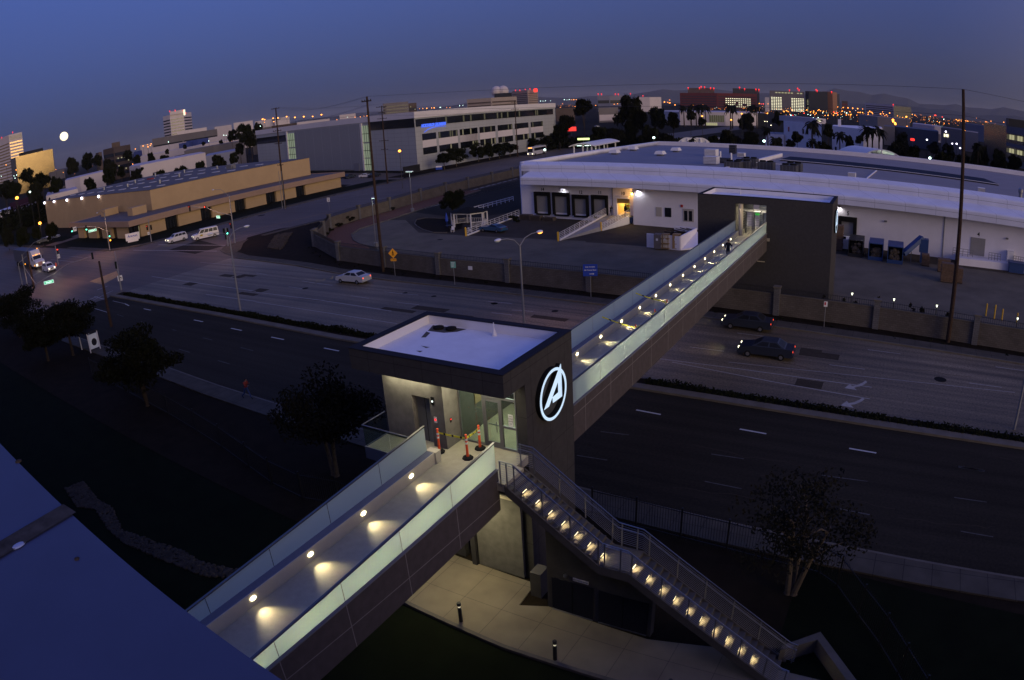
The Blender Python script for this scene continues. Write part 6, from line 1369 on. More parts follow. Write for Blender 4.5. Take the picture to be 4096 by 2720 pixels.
c=Z(q5(1120,905),9.75);b=MB();b.box(c.x-1.5,c.x+1.2,c.y-.8,c.y+1,9.75,11.1);b.box(c.x+1.2,c.x+2,c.y-.5,c.y+.5,9.75,10.5);whole(b,'roof_unit',M['greymetal'],'dark air unit near the far end of the yellow building roof','roof unit',loc=(c.x,c.y,9.75))
c=Z(q7(1850,730),9.75);b=MB();b.box(c.x-1.6,c.x+1.6,c.y-.6,c.y+.6,9.75,10.2);whole(b,'roof_hatch',mat('red_hatch',(.25,.03,.03),.7),'red hatch on the yellow building roof','hatch',loc=(c.x,c.y,9.75))
for p,q_,h,l in((q7(1300,1180),q7(1440,1150),1.9,'yellow box housing on the low roof, nearest the signal mast'),(q7(1625,1172),q7(1800,1140),2.0,'yellow box housing on the low roof, second from the left'),(q7(2068,1045),q7(2208,1020),1.9,'yellow box housing against the upper wall'),(q5(0,1460),q5(82,1440),1.9,None),(q5(1635,1055),q5(1715,1045),1.7,'yellow box housing near the far end of the low roof')):
    if not l:continue
    A_,B_=Z(p,4.35),Z(q_,4.35);b=MB();b.box(-1.5,1.5,-2.2,2.2,0,h);bb=whole(b,'roof_housing',M['yel'],l,'roof housing','yellow housings on the low roof');bb.location=((A_.x+B_.x)/2-1,(A_.y+B_.y)/2,4.35)
# lit wall lamps on the side
for i,p in enumerate((q7(550,1018),q7(668,1003),q7(825,985),q7(1008,962),q7(1215,940))):
    c=onY(p,90.9);b=MB();b.box(c.x-.25,c.x+.25,90.9,91.298,c.z-.2,c.z+.2);o_=b.build('wall_lamp',M['greymetal'],yb);b=MB();b.ball((c.x,90.8,c.z),.42,8,5);b.build('lens',M['lamp_v'],o_)
# shop sign board
B_=Z(q7(1640,1500));t=root('sign_board','white business sign board with blue lettering on the corner lawn','sign',(B_.x,B_.y,0));b=MB();b.box(-1.7,1.7,-.15,.15,.5,2.1);R=Matrix.Translation(B_)@Matrix.Rotation(math.radians(60),4,'Z');b.xf(0,R);q=b.build('sign_face',M['white'],t);b=MB();b.box(-1.3,1.3,-.2,.2,0,.5);b.xf(0,R);b.build('plinth',M['white'],t)
text('Aragon','lettering',M['blue_s'],.8,R@Vector((0,-.16,1.45)),R.to_3x3()@Vector((1,0,0)),(0,0,1),q,.004,'CENTER')
# office with lit name
of=root('office_building','large grey and white office block with blue lit company name','office building',(-152,188,0))
H_=20.6
A0,B0,C0=Vector((-152.4,188.5,0)),Vector((-274,216,0)),Vector((-153.5,293,0));Bk=Vector((-270,330,0))
b=MB();b.prism([(A0.x,A0.y),(C0.x,C0.y),(Bk.x,Bk.y),(B0.x,B0.y)],0,H_-.3);b.build('wall',M['office'],of)
b=MB();b.prism([(A0.x+.25,A0.y-.25),(C0.x+.2,C0.y+.2),(Bk.x-.2,Bk.y),(B0.x-.25,B0.y-.2)],H_-2.2,H_);b.build('roof',M['office_l'],of)
fa=(B0-A0).normalized();fn=Vector((fa.y,-fa.x,0));fn=fn if fn.y<0 else-fn
def onA(p,e=0):
    n_=fn;d=D(p);t=(A0.x*n_.x+A0.y*n_.y)/(d.x*n_.x+d.y*n_.y);P_=Vector((d.x*t,d.y*t,CAMZ+d.z*t));return((P_-A0).dot(fa),P_.z)
def panelA(nm,s0_,s1_,z0,z1,m,e=.12,par=of):
    a_=A0+fa*s0_+fn*e/2;c_=A0+fa*s1_+fn*e/2;b=MB();b.obox(a_,c_,e,z0,z1);return b.build(nm,m,par)
sL,sR=onA(rb(1270,300))[0],onA(rb(1345,300))[0];s2L,s2R=onA(rb(585,400))[0],onA(rb(650,400))[0];sEnd=(B0-A0).length
panelA('dark_band',0.2,sR,15.2,18.3,M['glass_d']);panelA('dark_band',s2L,sEnd-.3,13.8,16.8,M['glass_d'])
panelA('screen_wall',sL+1.2,s2R-.4,0.4,17.9,jointmat('ribbed_grey_screen',(.25,.255,.265),(.34,.35,.35),5.2,60,.08,.7,.05),.5)
for a_,c_ in((sR,sL),(s2R,s2L)):
    for z0,z1 in((.2,4.6),(5.0,10.4),(11.0,17.2)):
        q=panelA('stair_window',a_,c_,z0,z1,M['win_g'],.2);b=MB()
        for k in range(1,4):s_=a_+(c_-a_)*k/4;p0=A0+fa*(s_-.06)+fn*.28;p1=A0+fa*(s_+.06)+fn*.28;b.obox(p0,p1,.12,z0,z1)
        b.obox(A0+fa*a_+fn*.26,A0+fa*c_+fn*.26,.1,(z0+z1)/2-.1,(z0+z1)/2+.1);b.build('mullion',M['cap'],q)
    panelA('pier',c_,c_+1.0,0,18.2,M['office_l'],.5)
q=panelA('service_door',onA(rb(1250,620))[0],onA(rb(1200,620))[0],0,3,mat('grey_door',(.2,.2,.22),.6),.6)
# far wing windows
def winB(y0,y1,z0,z1,m='glass_d',e=.1,nm='window_band'):b=MB();b.box(-152.5,-152.4+e,y0,y1,z0,z1);b.v=[(v[0]-(v[1]-188.5)*.0105,v[1],v[2])for v in b.v];return b.build(nm,m if not isinstance(m,str)else M[m],of)
bays=[(r3(0,0),)]
ys=[onX(p,-152.6).y for p in(rb(1812,300),rb(1942,300),rb(1965,290),rb(2143,280),rb(2165,270),rb(2330,260),r3(322,500),r3(482,490),r3(505,480),r3(652,470),r3(675,460),r3(812,450),r3(835,440),r3(962,430),r3(985,425),r3(1098,420))]
rw=random.Random(3)
for k in range(0,16,2):
    for z0,z1 in((10.3,12.6),(5.3,7.7)):
        q=winB(ys[k],ys[k+1],z0,z1)
        if k>0:
            b=MB();n=9
            for j in range(n):
                if rw.random()<.26:
                    y=ys[k]+(ys[k+1]-ys[k])*(j+.15)/n;b.box(-152.295,-152.28,y,y+(ys[k+1]-ys[k])*.6/n,z0+.1,z1-.1)
            if b.v:b.v=[(v[0]-(v[1]-188.5)*.0105,v[1],v[2])for v in b.v];b.build('lit_pane',M['win_d']if rw.random()<.5 else mat('lit_pane_mid',(.1,.1,.1),.5,emit=.16,ecol=(.8,.70,.34)),q)
    winB(ys[k],ys[k+1],7.72,10.28,mat('white_spandrel',(.62,.57,.56),.7),.06,'spandrel')
q=winB(onX(rb(1950,190),-152.6).y,onX(r3(1195,340),-152.6).y,15.3,17.9);b=MB()
y=onX(rb(1955,190),-152.6).y
while y<288:
    if rw.random()<.22:b.box(-152.295,-152.28,y,y+1.0,15.5,17.7)
    y+=1.6
b.v=[(v[0]-(v[1]-188.5)*.0105,v[1],v[2])for v in b.v];b.build('lit_pane',M['win_d'],q);winB(189,onX(rb(1948,200),-152.6).y,15.3,17.9)
sy_,sz_=onX(rb(1812,250),-152.2),onX(rb(2038,228),-152.2)
s=text('NORTHROP GRUMMAN','lit_letters',M['sign_bl'],1.0,(-152.15,sy_.y,(sy_.z+sz_.z)/2+.4),(-.0105,1,0),(0,0,1),of,.1)
wdt=sz_.y-sy_.y;xm=max(v.co.x for v in s.data.vertices)
for v in s.data.vertices:v.co.x=v.co.x*wdt/xm+.4*v.co.y;v.co.y*=1.6
b=MB();pts=[onX(rb(*p),-152.15)for p in((1838,298),(1870,272),(1910,255),(1960,244),(2010,240),(2040,242))];b.tube(pts,[.08,.12,.14,.13,.10,.05],6);b.build('lit_swoosh',M['sign_bl'],of)
# round trees in front of the office wing
def trunk_tree(label,c,h,R,seed,first={}):
    return tree(label,(c.x,c.y),h,R,4200,.30,M['leaf3'],M['bark'],seed,[(0.05,0)],cz=h*.60,clumps=24,group='round street trees before the office wing',r=.13)
for i,(p,h,R)in enumerate((((r3(180,870)),6.4,3.6),((r3(290,845)),7.0,3.8),((r3(495,800)),6.9,3.6),((r3(595,785)),6.2,3.4),((r3(685,770)),6.2,3.3),((r3(785,750)),6.0,3.2),((r3(960,700)),6.2,4.2),((r3(1080,680)),7.0,4.4),((r3(1180,665)),7.2,4.6),((r3(1260,665)),7.6,4.6))):
    trunk_tree(['round street tree first from the office corner','round street tree second from the office corner','round street tree third from the office corner','round street tree fourth from the office corner','round street tree fifth from the office corner','round street tree just left of the far power pole','round street tree just right of the far power pole','round street tree behind the coach','round street tree behind the coach nose','round street tree at the end of the row past the coach'][i],Z(p),h,R,60+i)
for i,(p,s_)in enumerate(((rb(1640,610),1),)):
    A_,B_=Z(rb(1645,690)),Z(rb(1800,660));b=MB();b.obox(A_,B_,.1,0,2.6);whole(b,'screen_fence',M['darkmetal'],'dark screen fence at the foot of the office corner','fence',loc=(A_.x,A_.y,0))
t,p,R,s,f=roadsign('small blue and white real-estate sign on the verge before the office wing',Z(rb(1975,650)),1.0,2.2,1.4,M['blue_s'],(.6,-1,0));b=MB();b.box(.011,.014,-1,1,.1,.6);b.xf(0,R);b.build('white_panel',M['white'],p)
# far city, each building standing at its own distance
def bldg(label,pts,m,z0=0,depth=60,rows=0,rowm='glass_d',rf=(.12,.92),fill=.5,cat='building',name='distant_building',zt=None,back=None):
    """front footprint seen at the given pixels (top corners, left to right) and distances, extruded away from the street"""
    P=[at(p,d)for p,d in pts];z=zt if zt else sum(p.z for p in P)/len(P)
    c=sum(P,Vector())/len(P);away=Vector((c.x,c.y,0)).normalized()
    a,e=P[0],P[-1];t=root(name,label,cat,(c.x,c.y,z0))
    poly=[(p.x,p.y)for p in P]+[(e.x+away.x*depth,e.y+away.y*depth),(a.x+away.x*depth,a.y+away.y*depth)]
    b=MB();b.prism(poly,z0,z);b.build('wall',M[m]if isinstance(m,str)else m,t)
    h=z-z0
    for k in range(rows):
        za=z0+h*(rf[0]+(rf[1]-rf[0])*k/rows);zb=za+h*(rf[1]-rf[0])/rows*fill;b=MB()
        for i in range(len(P)-1):
            u,v=P[i],P[i+1];d=Vector((v.x-u.x,v.y-u.y,0));L=d.length;d/=L;n=Vector((d.y,-d.x,0));n=n if n.dot(away)<0 else-n
            b.obox(u+d*L*.03+n*.12,v-d*L*.03+n*.12,.2,za,zb)
        b.build('window_band',M[rowm]if isinstance(rowm,str)else rowm,t)
    t['_']=0;del t['_']
    return t,P,z,away
def lit_windows(t,P,i,z0,z,cols,rws,u0,u1,v0,v1,m='win_b',fw=.6,fh=.45,skip=0.0,seed=1):
    rn=random.Random(seed);u,v=P[i],P[i+1];d=Vector((v.x-u.x,v.y-u.y,0));n=Vector((d.y,-d.x,0)).normalized();away=Vector((u.x,u.y,0));n=n if n.dot(away)<0 else-n
    for r_ in range(rws):
        for c_ in range(cols):
            if rn.random()<skip:continue
            a=u0+(u1-u0)*(c_+.5-fw/2)/cols;e=u0+(u1-u0)*(c_+.5+fw/2)/cols;za=z0+(z-z0)*(v0+(v1-v0)*(r_+.5-fh/2)/rws);zb=z0+(z-z0)*(v0+(v1-v0)*(r_+.5+fh/2)/rws)
            b=MB();b.obox(u+d*a+n*.25,u+d*e+n*.25,.1,za,zb);b.build('lit_window',M[m],t)
def beacons(t,pts,dist,r=1.1):
    for p in pts:
        c=at(p,dist);b=MB();b.ball(c,r,6,4);b.tube([c-Vector((0,0,r*3)),c],r*.15,4);b.build('beacon',M['lamp_r'],t)
# left edge
stripe=jointmat('gold_lit_strip_tower',(.42,.33,.22),(.42,.33,.22),500,500,0,.6,.05)
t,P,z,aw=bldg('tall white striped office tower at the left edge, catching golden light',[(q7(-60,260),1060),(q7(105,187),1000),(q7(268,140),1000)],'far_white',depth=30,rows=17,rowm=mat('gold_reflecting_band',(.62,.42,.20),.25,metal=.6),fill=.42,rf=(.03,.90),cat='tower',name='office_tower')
beacons(t,[q7(155,150),q7(20,215)],1010,.8);b=MB();
lit_windows(t,P,1,0,z,12,1,.05,.97,.90,.985,'glass_d',.5,.8)
t,P,z,aw=bldg('gold mirrored office building beside the striped tower',[(q7(128,487),930),(q7(190,461),900),(q7(645,354),905),(q7(650,356),960)],'glass_g',depth=40,cat='building',name='office_building')
b=MB();a_,c_=at(q7(235,430),915),at(q7(528,362),915);b.obox(a_,c_,8,z-2,z+4);b.build('roof_plant',M['cap'],t)
bldg('small dark roof gap between trees under the moon',[(q7(600,655),700),(q7(790,595),720)],'far_grey',depth=30,rows=1)
t,P,z,aw=bldg('brown stepped building behind the trees right of the moon',[(q7(1265,352),640),(q7(1395,345),620),(q7(1600,305),640)],'brown_bld',depth=40,rows=4,rowm='blk_bld',name='office_building');b=MB();a_,c_=at(q7(1372,285),650),at(q7(1472,268),650);b.obox(a_,c_,14,z-3,a_.z);b.build('tower_block',M['brown_bld'],t);lit_windows(t,P,1,0,z,4,5,.1,.9,.1,.7,'win_y',.3,.3,.7,4)
t,P,z,aw=bldg('narrow brown building with orange-lit side among the trees',[(q7(1175,400),600),(q7(1212,400),590),(q7(1250,398),590)],'brown_bld',depth=14);lit_windows(t,P,0,0,z,2,5,.1,.9,.2,.95,'win_y',.4,.25,.4,9)
# tower with red beacons
t,P,z,aw=bldg('pale office tower with red beacons rising behind the white plants',[(q5(280,262),1290),(q5(365,240),1265),(q5(535,222),1265),(q5(630,212),1300)],'far_white',depth=35,rows=11,rowm='glass_d',fill=.42,rf=(.16,.93),cat='tower',name='office_tower')
b=MB();a_,c_=at(q5(365,200),1275),at(q5(540,192),1275);b.obox(a_,c_,25,z-1,(a_.z+c_.z)/2);b.build('crown_block',M['far_white'],t);beacons(t,[q5(365,198),q5(432,188),q5(530,188),q5(562,222)],1262,.9)
b=MB();a_=at(q5(545,214),1258);b.box(a_.x-1.6,a_.x+1.6,a_.y-1,a_.y+1,a_.z-5,a_.z+5);b.build('lit_sign',M['win_b'],t)
# pale plant buildings stepping up the slope
WB=[
 ('low pale building with lit cars level at the left end of the plant',[(q5(0,618),700),(q5(148,590),690)],'far_white',2,'glass_d'),
 ('long grey-roofed plant building below the beacon tower',[(q5(150,562),760),(q5(520,478),800),(q5(945,402),860)],'far_grey',2,'blk_bld'),
 ('white domed hall beside the beacon tower',[(q5(455,470),900),(q5(690,395),910),(q5(820,400),915)],'far_white',0,None),
 ('white plant box on the long grey building',[(q5(915,390),900),(q5(1125,368),930)],'far_white',1,'blk_bld'),
 ('stepped white plant building farther right',[(q5(1150,355),960),(q5(1262,330),970),(q5(1385,300),980)],'far_white',1,'blk_bld'),
 ('white flat plant building with blue roof panels',[(q5(20,655),560),(q5(330,605),590),(q5(700,545),640),(q5(1095,512),690)],'far_white',2,'blk_bld'),
 ('low white shed line with roof cowls behind the trees',[(q5(0,745),430),(q5(400,655),470),(q5(800,600),530),(q5(1180,570),560)],'far_white',2,'blk_bld'),
 ('beige roof building in front of the eucalyptus group',[(q5(540,665),400),(q5(900,610),430),(q5(1290,590),450)],'far_grey',0,None),
 ('long bright white shed directly behind the yellow building',[(q7(1590,585),330),(q5(0,838),315),(q5(500,765),325),(q5(805,724),335)],'far_white',0,None),
 ('bluish metal shed right of the bright white shed',[(q5(806,740),345),(q5(1190,690),365)],mat('bluish_shed',(.27,.28,.36),.7),0,None),
 ('pale low hangar behind the dark trees at the left',[(q7(800,760),330),(q7(980,700),340),(q7(1285,615),350)],'far_white',0,None),
 ('white flat-roofed shed end left of the yellow building',[(q7(565,940),300),(q7(955,838),300)],'far_white',0,None),
 ('flat brown building behind the plant, right of the power pole',[(q5(1410,290),1100),(q5(1640,300),1090),(q5(1650,282),1080),(q5(1840,300),1080)],'far_white',1,'blk_bld'),
 ('wide dark-roofed plant building behind the eucalyptus group',[(q5(1370,430),620),(q5(1655,375),640),(q5(1925,342),660)],'far_grey',2,'blk_bld'),
 ('pale building with a lit window strip behind the office roof',[(q5(1930,340),600),(q5(2330,290),640),(rb(965,170),650)],'far_white',1,'win_d'),
 ('long dim building line behind the office, left of the tallest pole',[(rb(430,245),560),(rb(660,205),600)],'brown_bld',1,'blk_bld'),
 ('pale domed building on the skyline behind the office roof',[(rb(1055,138),1400),(rb(1130,115),1400),(rb(1205,138),1400)],'far_white',1,'blk_bld'),
 ('grey glass building on the skyline left of the tallest pole',[(rb(1455,55),1150),(rb(1475,20),1150),(rb(1690,5),1160)],'far_grey',7,'blk_bld'),
 ('narrow dim block joined to the grey skyline building',[(rb(1692,30),1180),(rb(1765,25),1190)],'brown_bld',3,'blk_bld'),
]
for l,pts,m,rws,rm in WB:t,P,z,aw=bldg(l,pts,m,depth=45 if rws<3 else 30,rows=rws,rowm=rm or 'glass_d',rf=(.35,.93)if rws<3 else(.1,.95),fill=.4)
lit_windows(t,P,0,0,z,3,6,.1,.9,.1,.9,'win_y',.3,.3,.5,5)
for i,p in enumerate(((q5(330,625),q5(430,600)),(q5(440,612),q5(520,588)),(q5(520,600),q5(605,570)),(q5(640,565),q5(770,545)),(q5(0,690),q5(95,670)))):
    a_,c_=at(p[0],610),at(p[1],620);b=MB();b.obox(a_,c_,14,a_.z-4,a_.z+.5);whole(b,'roof_panel',mat('blue_roof_panel',(.04,.06,.22),.5),'blue roof panel on the white plant building','roof panel','blue roof panels on the white plant',loc=a_)
# arcaded white building at the far left
t,P,z,aw=bldg('white arcaded building with red tiled roof at the left edge',[(q7(-60,1110),330),(q7(120,1075),335),(q7(480,1000),380)],'white_wall',depth=25,name='arcade_building',zt=7.2)
a_,c_=P[1],P[2];b=MB();d=Vector((c_.x-a_.x,c_.y-a_.y,0));L=d.length;d.normalize();n=Vector((d.y,-d.x,0));n=n if n.dot(aw)<0 else-n
up=a_+n*.6;e_=c_+n*.6;bk=a_+aw*9;be=c_+aw*9;b.add([(up.x,up.y,z-.5),(e_.x,e_.y,z-.5),(be.x,be.y,z+2.4),(bk.x,bk.y,z+2.4),(up.x,up.y,z-.8),(e_.x,e_.y,z-.8),(be.x,be.y,z+2.0),(bk.x,bk.y,z+2.0)],[(0,1,2,3),(4,7,6,5),(0,4,5,1),(1,5,6,2),(2,6,7,3),(3,7,4,0)]);b.build('roof',M['tile_red'],t)
for k in range(8):
    s_=L*(k+.6)/8.2;c0=a_+d*s_+n*.12;b=MB();pts=[(-1.5,0),(1.5,0),(1.5,1.4)]+[(1.5*math.cos(q),1.4+1.5*math.sin(q))for q in[PI*j/8 for j in range(1,8)]]+[(-1.5,1.4)];vs=[(c0.x+d.x*u,c0.y+d.y*u,3.9+v*.9)for u,v in pts];b.add(vs,[tuple(range(len(vs)))]);vs2=[(v[0]+n.x*.05,v[1]+n.y*.05,v[2])for v in vs];b.add(vs2,[tuple(range(len(vs)))]);b.build('arch_opening',M['blk_bld'],t)
b=MB();b.obox(a_+n*.9,c_+n*.9,.25,3.2,3.9);b.build('balustrade',M['white'],t)
b=MB();c0=at(q7(48,1115),332)
# skyline, middle and right
t,P,z,aw=bldg('pale wide skyline building carrying two white radar domes',[(r3(385,228),1500),(r3(610,205),1480),(r3(845,200),1500)],'beige',depth=60,rows=4,rowm='brown_bld',rf=(.2,.9),fill=.45)
for p in(r3(660,152),r3(720,147)):c=at(p,1520);b=MB();b.ball(c,12,12,8);b.build('radar_dome',M['far_white'],t)
b=MB();a_,c_=at(r3(640,172),1510),at(r3(800,172),1510);b.obox(a_,c_,20,z-1,a_.z);b.build('roof_plant',M['cap'],t);lit_windows(t,P,0,0,z,8,4,.25,.75,.05,.5,'win_b',.5,.3,.5,8)
t,P,z,aw=bldg('beige striped tower with a red lit sign on the skyline',[(r3(800,150),1720),(r3(945,142),1680),(r3(1038,135),1700)],'beige',depth=40,rows=10,rowm='brown_bld',fill=.4,cat='tower',name='office_tower');b=MB();a_,c_=at(r3(1003,142),1675),at(r3(1036,142),1675);b.obox(a_,c_,1,a_.z-4,a_.z+4);b.build('lit_sign',mat('red_sign',(.1,0,0),.5,emit=2.5,ecol=(1,.03,.02)),t);beacons(t,[r3(835,140),r3(875,140),r3(925,133),r3(968,128)],1690,1.3)
for l,pts,m,rws,rm,be in(
 ('bluish low skyline building with red beacons behind the big trees',[(r3(1590,200),1500),(r3(1700,185),1500),(r3(1860,188),1520)],mat('bluish_block',(.16,.17,.24),.7),2,'blk_bld',[r3(1597,175),r3(1628,175),r3(1755,175),r3(1783,177),r3(1895,172)]),
 ('white ribbed skyline building between the two big trees',[(r3(1950,205),1400),(r3(2070,200),1400),(r3(2178,208),1420)],'far_white',0,None,[r3(2010,192)]),
 ('low dim tanks and sheds behind the big trees',[(r3(1600,300),700),(r3(1780,300),710)],'far_grey',1,'far_white',[]),
 ('low brown building at the far end of the office wing',[(r3(1205,300),800),(r3(1380,310),820)],'brown_bld',0,None,[])):
    t,P,z,aw=bldg(l,pts,m,depth=50,rows=rws,rowm=rm or 'glass_d');beacons(t,be,1490,1.2)
t,P,z,aw=bldg('long dark red building with rows of lit windows on the skyline',[(q3(243,212),2200),(q3(700,222),2150),(q3(1190,240),2150)],'red_bld',depth=120,rows=5,rowm=mat('dim_red_band',(.05,.02,.018),.6),rf=(.1,.9),fill=.45,name='office_building')
lit_windows(t,P,1,0,z,12,5,.20,.85,.08,.72,'win_b',.55,.4,.08,2);a_,c_=at(q3(343,160),2230),at(q3(665,190),2230);b=MB();b.obox(a_,c_,60,z-2,(a_.z+c_.z)/2+3);b.build('upper_block',M['brown_bld'],t)
a_,c_=at(q3(895,168),2280),at(q3(1218,185),2280);b=MB();b.obox(a_,c_,60,0,(a_.z+c_.z)/2+2);b.build('upper_block',M['blk_bld'],t);beacons(t,[q3(347,157),q3(485,157),q3(506,143),q3(548,147),q3(622,160),q3(662,163),q3(1040,170),q3(1180,175),q3(1215,180),q3(978,153)],2190,2.0)
t,P,z,aw=bldg('pale building with two bright grids of lit windows',[(q3(1347,190),2000),(q3(1775,208),2000)],'far_grey',depth=70,name='office_building');lit_windows(t,P,0,0,z,5,9,.03,.35,.04,.70,'win_b',.62,.45,.0,3);lit_windows(t,P,0,0,z,6,9,.61,.99,.0,.68,'win_b',.62,.45,.04,4);lit_windows(t,P,0,0,z,9,1,.15,.95,.86,.96,'win_y',.7,.5,.1,5)
beacons(t,[q3(1592,185),q3(1692,165),q3(1710,183)],1990,1.8)
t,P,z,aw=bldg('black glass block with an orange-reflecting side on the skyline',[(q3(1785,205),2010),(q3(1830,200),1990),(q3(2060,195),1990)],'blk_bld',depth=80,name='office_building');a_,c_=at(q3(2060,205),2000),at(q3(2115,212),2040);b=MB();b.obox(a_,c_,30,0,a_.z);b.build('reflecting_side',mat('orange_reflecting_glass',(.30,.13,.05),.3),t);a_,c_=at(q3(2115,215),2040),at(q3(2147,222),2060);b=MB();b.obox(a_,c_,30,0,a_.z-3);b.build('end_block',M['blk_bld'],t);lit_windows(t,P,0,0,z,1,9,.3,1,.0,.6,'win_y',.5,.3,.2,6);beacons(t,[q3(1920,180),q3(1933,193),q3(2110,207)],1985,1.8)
for l,pts,m,rws,rm,be in(
 ('narrow white block with an orange sign between the lit buildings',[(q3(1290,275),1700),(q3(1342,272),1700)],'far_white',0,None,[]),
 ('hazy brown tower right of the black glass block',[(q3(2235,322),2600),(q3(2308,318),2600)],'brown_bld',3,'red_bld',[]),
 ('long pale striped building right of centre skyline',[(q4(405,97),1800),(q4(755,120),1750)],'far_white',6,'brown_bld',[q4(753,118)]),
 ('dark slab building joined to the long striped one',[(q4(757,132),1740),(q4(973,152),1780)],'blk_bld',0,None,[])):
    t,P,z,aw=bldg(l,pts,m,depth=50,rows=rws,rowm=rm or 'glass_d',fill=.45);beacons(t,be,1740,1.5)
# store with palms
t,P,z,aw=bldg('wide white store with glass entrance behind the palms',[(q3(0,385),640),(q3(240,400),600),(q3(550,392),600),(q3(800,415),600),(q3(1285,432),640)],'far_white',depth=60,zt=11.5,name='store_building')
lit_windows(t,P,2,0,z,7,1,.20,.95,.25,.8,'win_d',.8,.9,0,1);lit_windows(t,P,2,0,z,6,1,.02,.60,.0,.22,'win_y',.85,.9,0,1)
t,P,z,aw=bldg('low dark kiosk range left of the glass entrance',[(q3(1200,470),560),(q3(1290,470),560)],'blk_bld',depth=20)
# white two-storey buildings right of centre
t,P,z,aw=bldg('white two-storey building with brightly lit roof terrace',[(q3(1520,562),330),(q3(1985,600),300)],'white_wall',depth=22,name='white_building',zt=12.4)
for u,v,w in((.13,.62,.03),(.52,.60,.04),(.62,.60,.05),(.88,.60,.05),(.62,.15,.05),(.88,.13,.05)):
    d=P[1]-P[0];d.z=0;L=d.length;d.normalize();n=-aw;b=MB();b.obox(P[0]+d*L*u+n*.1,P[0]+d*L*(u+w)+n*.1,.2,z*v,z*(v+.17));b.build('window',M['glass_d'],t)
b=MB();a_,c_=P[0]+aw*6,P[1]+aw*6;b.obox(a_,c_,5,z,z+2.3);b.build('terrace_house',M['far_white'],t)
b=MB();n=-aw
for k in range(11):a0=a_.lerp(c_,(k+.08)/11)+n*3.4;c0=a_.lerp(c_,(k+.8)/11)+n*3.4;b.obox(a0,c0,.1,z+1.0,z+2.1)
b.build('lit_terrace_window',M['win_b'],t);b=MB();e0,e1=at(q3(1292,668),330),at(q3(1522,678),328);b.prism([(e0.x,e0.y),(e1.x,e1.y),(e1.x+aw.x*20,e1.y+aw.y*20),(e0.x+aw.x*20,e0.y+aw.y*20)],0,6.0);b.build('lower_wing',M['white_wall'],t)
b=MB();b.prism([(e0.x+aw.x,e0.y+aw.y),(e1.x+aw.x,e1.y+aw.y),(e1.x+aw.x*19,e1.y+aw.y*19),(e0.x+aw.x*19,e0.y+aw.y*19)],6.01,6.2);b.build('wing_roof',MATS['blue_grey_membrane'],t)
t,P,z,aw=bldg('second white two-storey building, right of the lit roof terrace',[(q3(2115,608),300),(q4(385,392),285),(q4(620,470),330)],'white_wall',depth=20,name='white_building',zt=12)
for u,v,w in((.04,.55,.05),(.33,.55,.05),(.44,.55,.05),(.78,.55,.05),(.10,.1,.05),(.5,.1,.05)):
    d=P[1]-P[0];d.z=0;L=d.length;d.normalize();n=-aw;b=MB();b.obox(P[0]+d*L*u+n*.1,P[0]+d*L*(u+w)+n*.1,.2,z*v,z*(v+.19));b.build('window',M['glass_d'],t)
b=MB();c=at(q4(90,330),300);b.box(c.x-.6,c.x+.6,c.y,c.y+1.5,z,z+3);b.build('chimney',M['white_wall'],t)
for l,pts,m,rws,rm in(
 ('broad beige car park building lit by orange lamps',[(q4(330,262),780),(q4(560,262),700),(q4(960,282),690)],'beige',0,None),
 ('dark flat hall behind the palms, right of the white building',[(q4(640,392),420),(q4(770,385),420)],'far_grey',0,None),
 ('long dark blue hall with a pale roof line',[(q4(775,392),430),(q4(1310,445),410)],mat('dark_blue_hall',(.06,.065,.09),.6),0,None),
 ('pale roofed long shed behind the dark blue hall',[(q4(990,345),560),(q4(1260,372),540),(q4(1340,398),540)],'far_white',1,'far_grey'),
 ('grey building with a bright doorway left of the tall right-hand pole',[(q4(1342,402),400),(q4(1600,425),390)],'far_grey',0,None),
 ('bluish low sheds right of the tall pole',[(q4(1640,350),700),(q4(1870,372),680)],mat('bluish_shed2',(.16,.17,.21),.7),0,None),
 ('orange-lit low building behind the yard lamps right of the pole',[(q4(1640,440),450),(q4(1800,475),440)],'beige',0,None)):
    t,P,z,aw=bldg(l,pts,m,depth=40,rows=rws,rowm=rm or 'glass_d')
    if 'bright doorway' in l:lit_windows(t,P,0,0,z,1,1,.1,.42,.55,.85,'win_b',.7,.4)
    if 'beige car' in l:lit_windows(t,P,1,0,z,3,1,.80,.92,.1,.5,'win_b',.8,.8)
t,P,z,aw=bldg('dark office building with yellow-lit window strips at the right edge',[(q4(1870,355),300),(q4(2150,385),250),(q4(2420,398),235)],'blk_bld',depth=40,name='office_building',zt=19.3)
n=-aw
for z0_,z1_,m_ in((17.0,19.3,'far_grey'),(12.6,13.8,'far_grey'),(6.5,8.5,'far_grey')):
    b=MB();b.obox(P[1]+n*.2,P[2]+n*.2,.4,z0_,z1_);b.build('spandrel',M[m_],t)
for z0_,z1_ in((15.0,16.6),(10.6,12.0)):
    for k in range(8):d=P[2]-P[1];d.z=0;b=MB();b.obox(P[1]+d*(k+.1)/8+n*.2,P[1]+d*(k+.8)/8+n*.2,.2,z0_,z1_);b.build('lit_window',M['win_y']if k%3 else M['win_d'],t)
b=MB();c=at(q4(2300,350),255);b.box(c.x-4,c.x+4,c.y,c.y+6,19.3,22.0);b.build('roof_plant',M['darkmetal'],t)
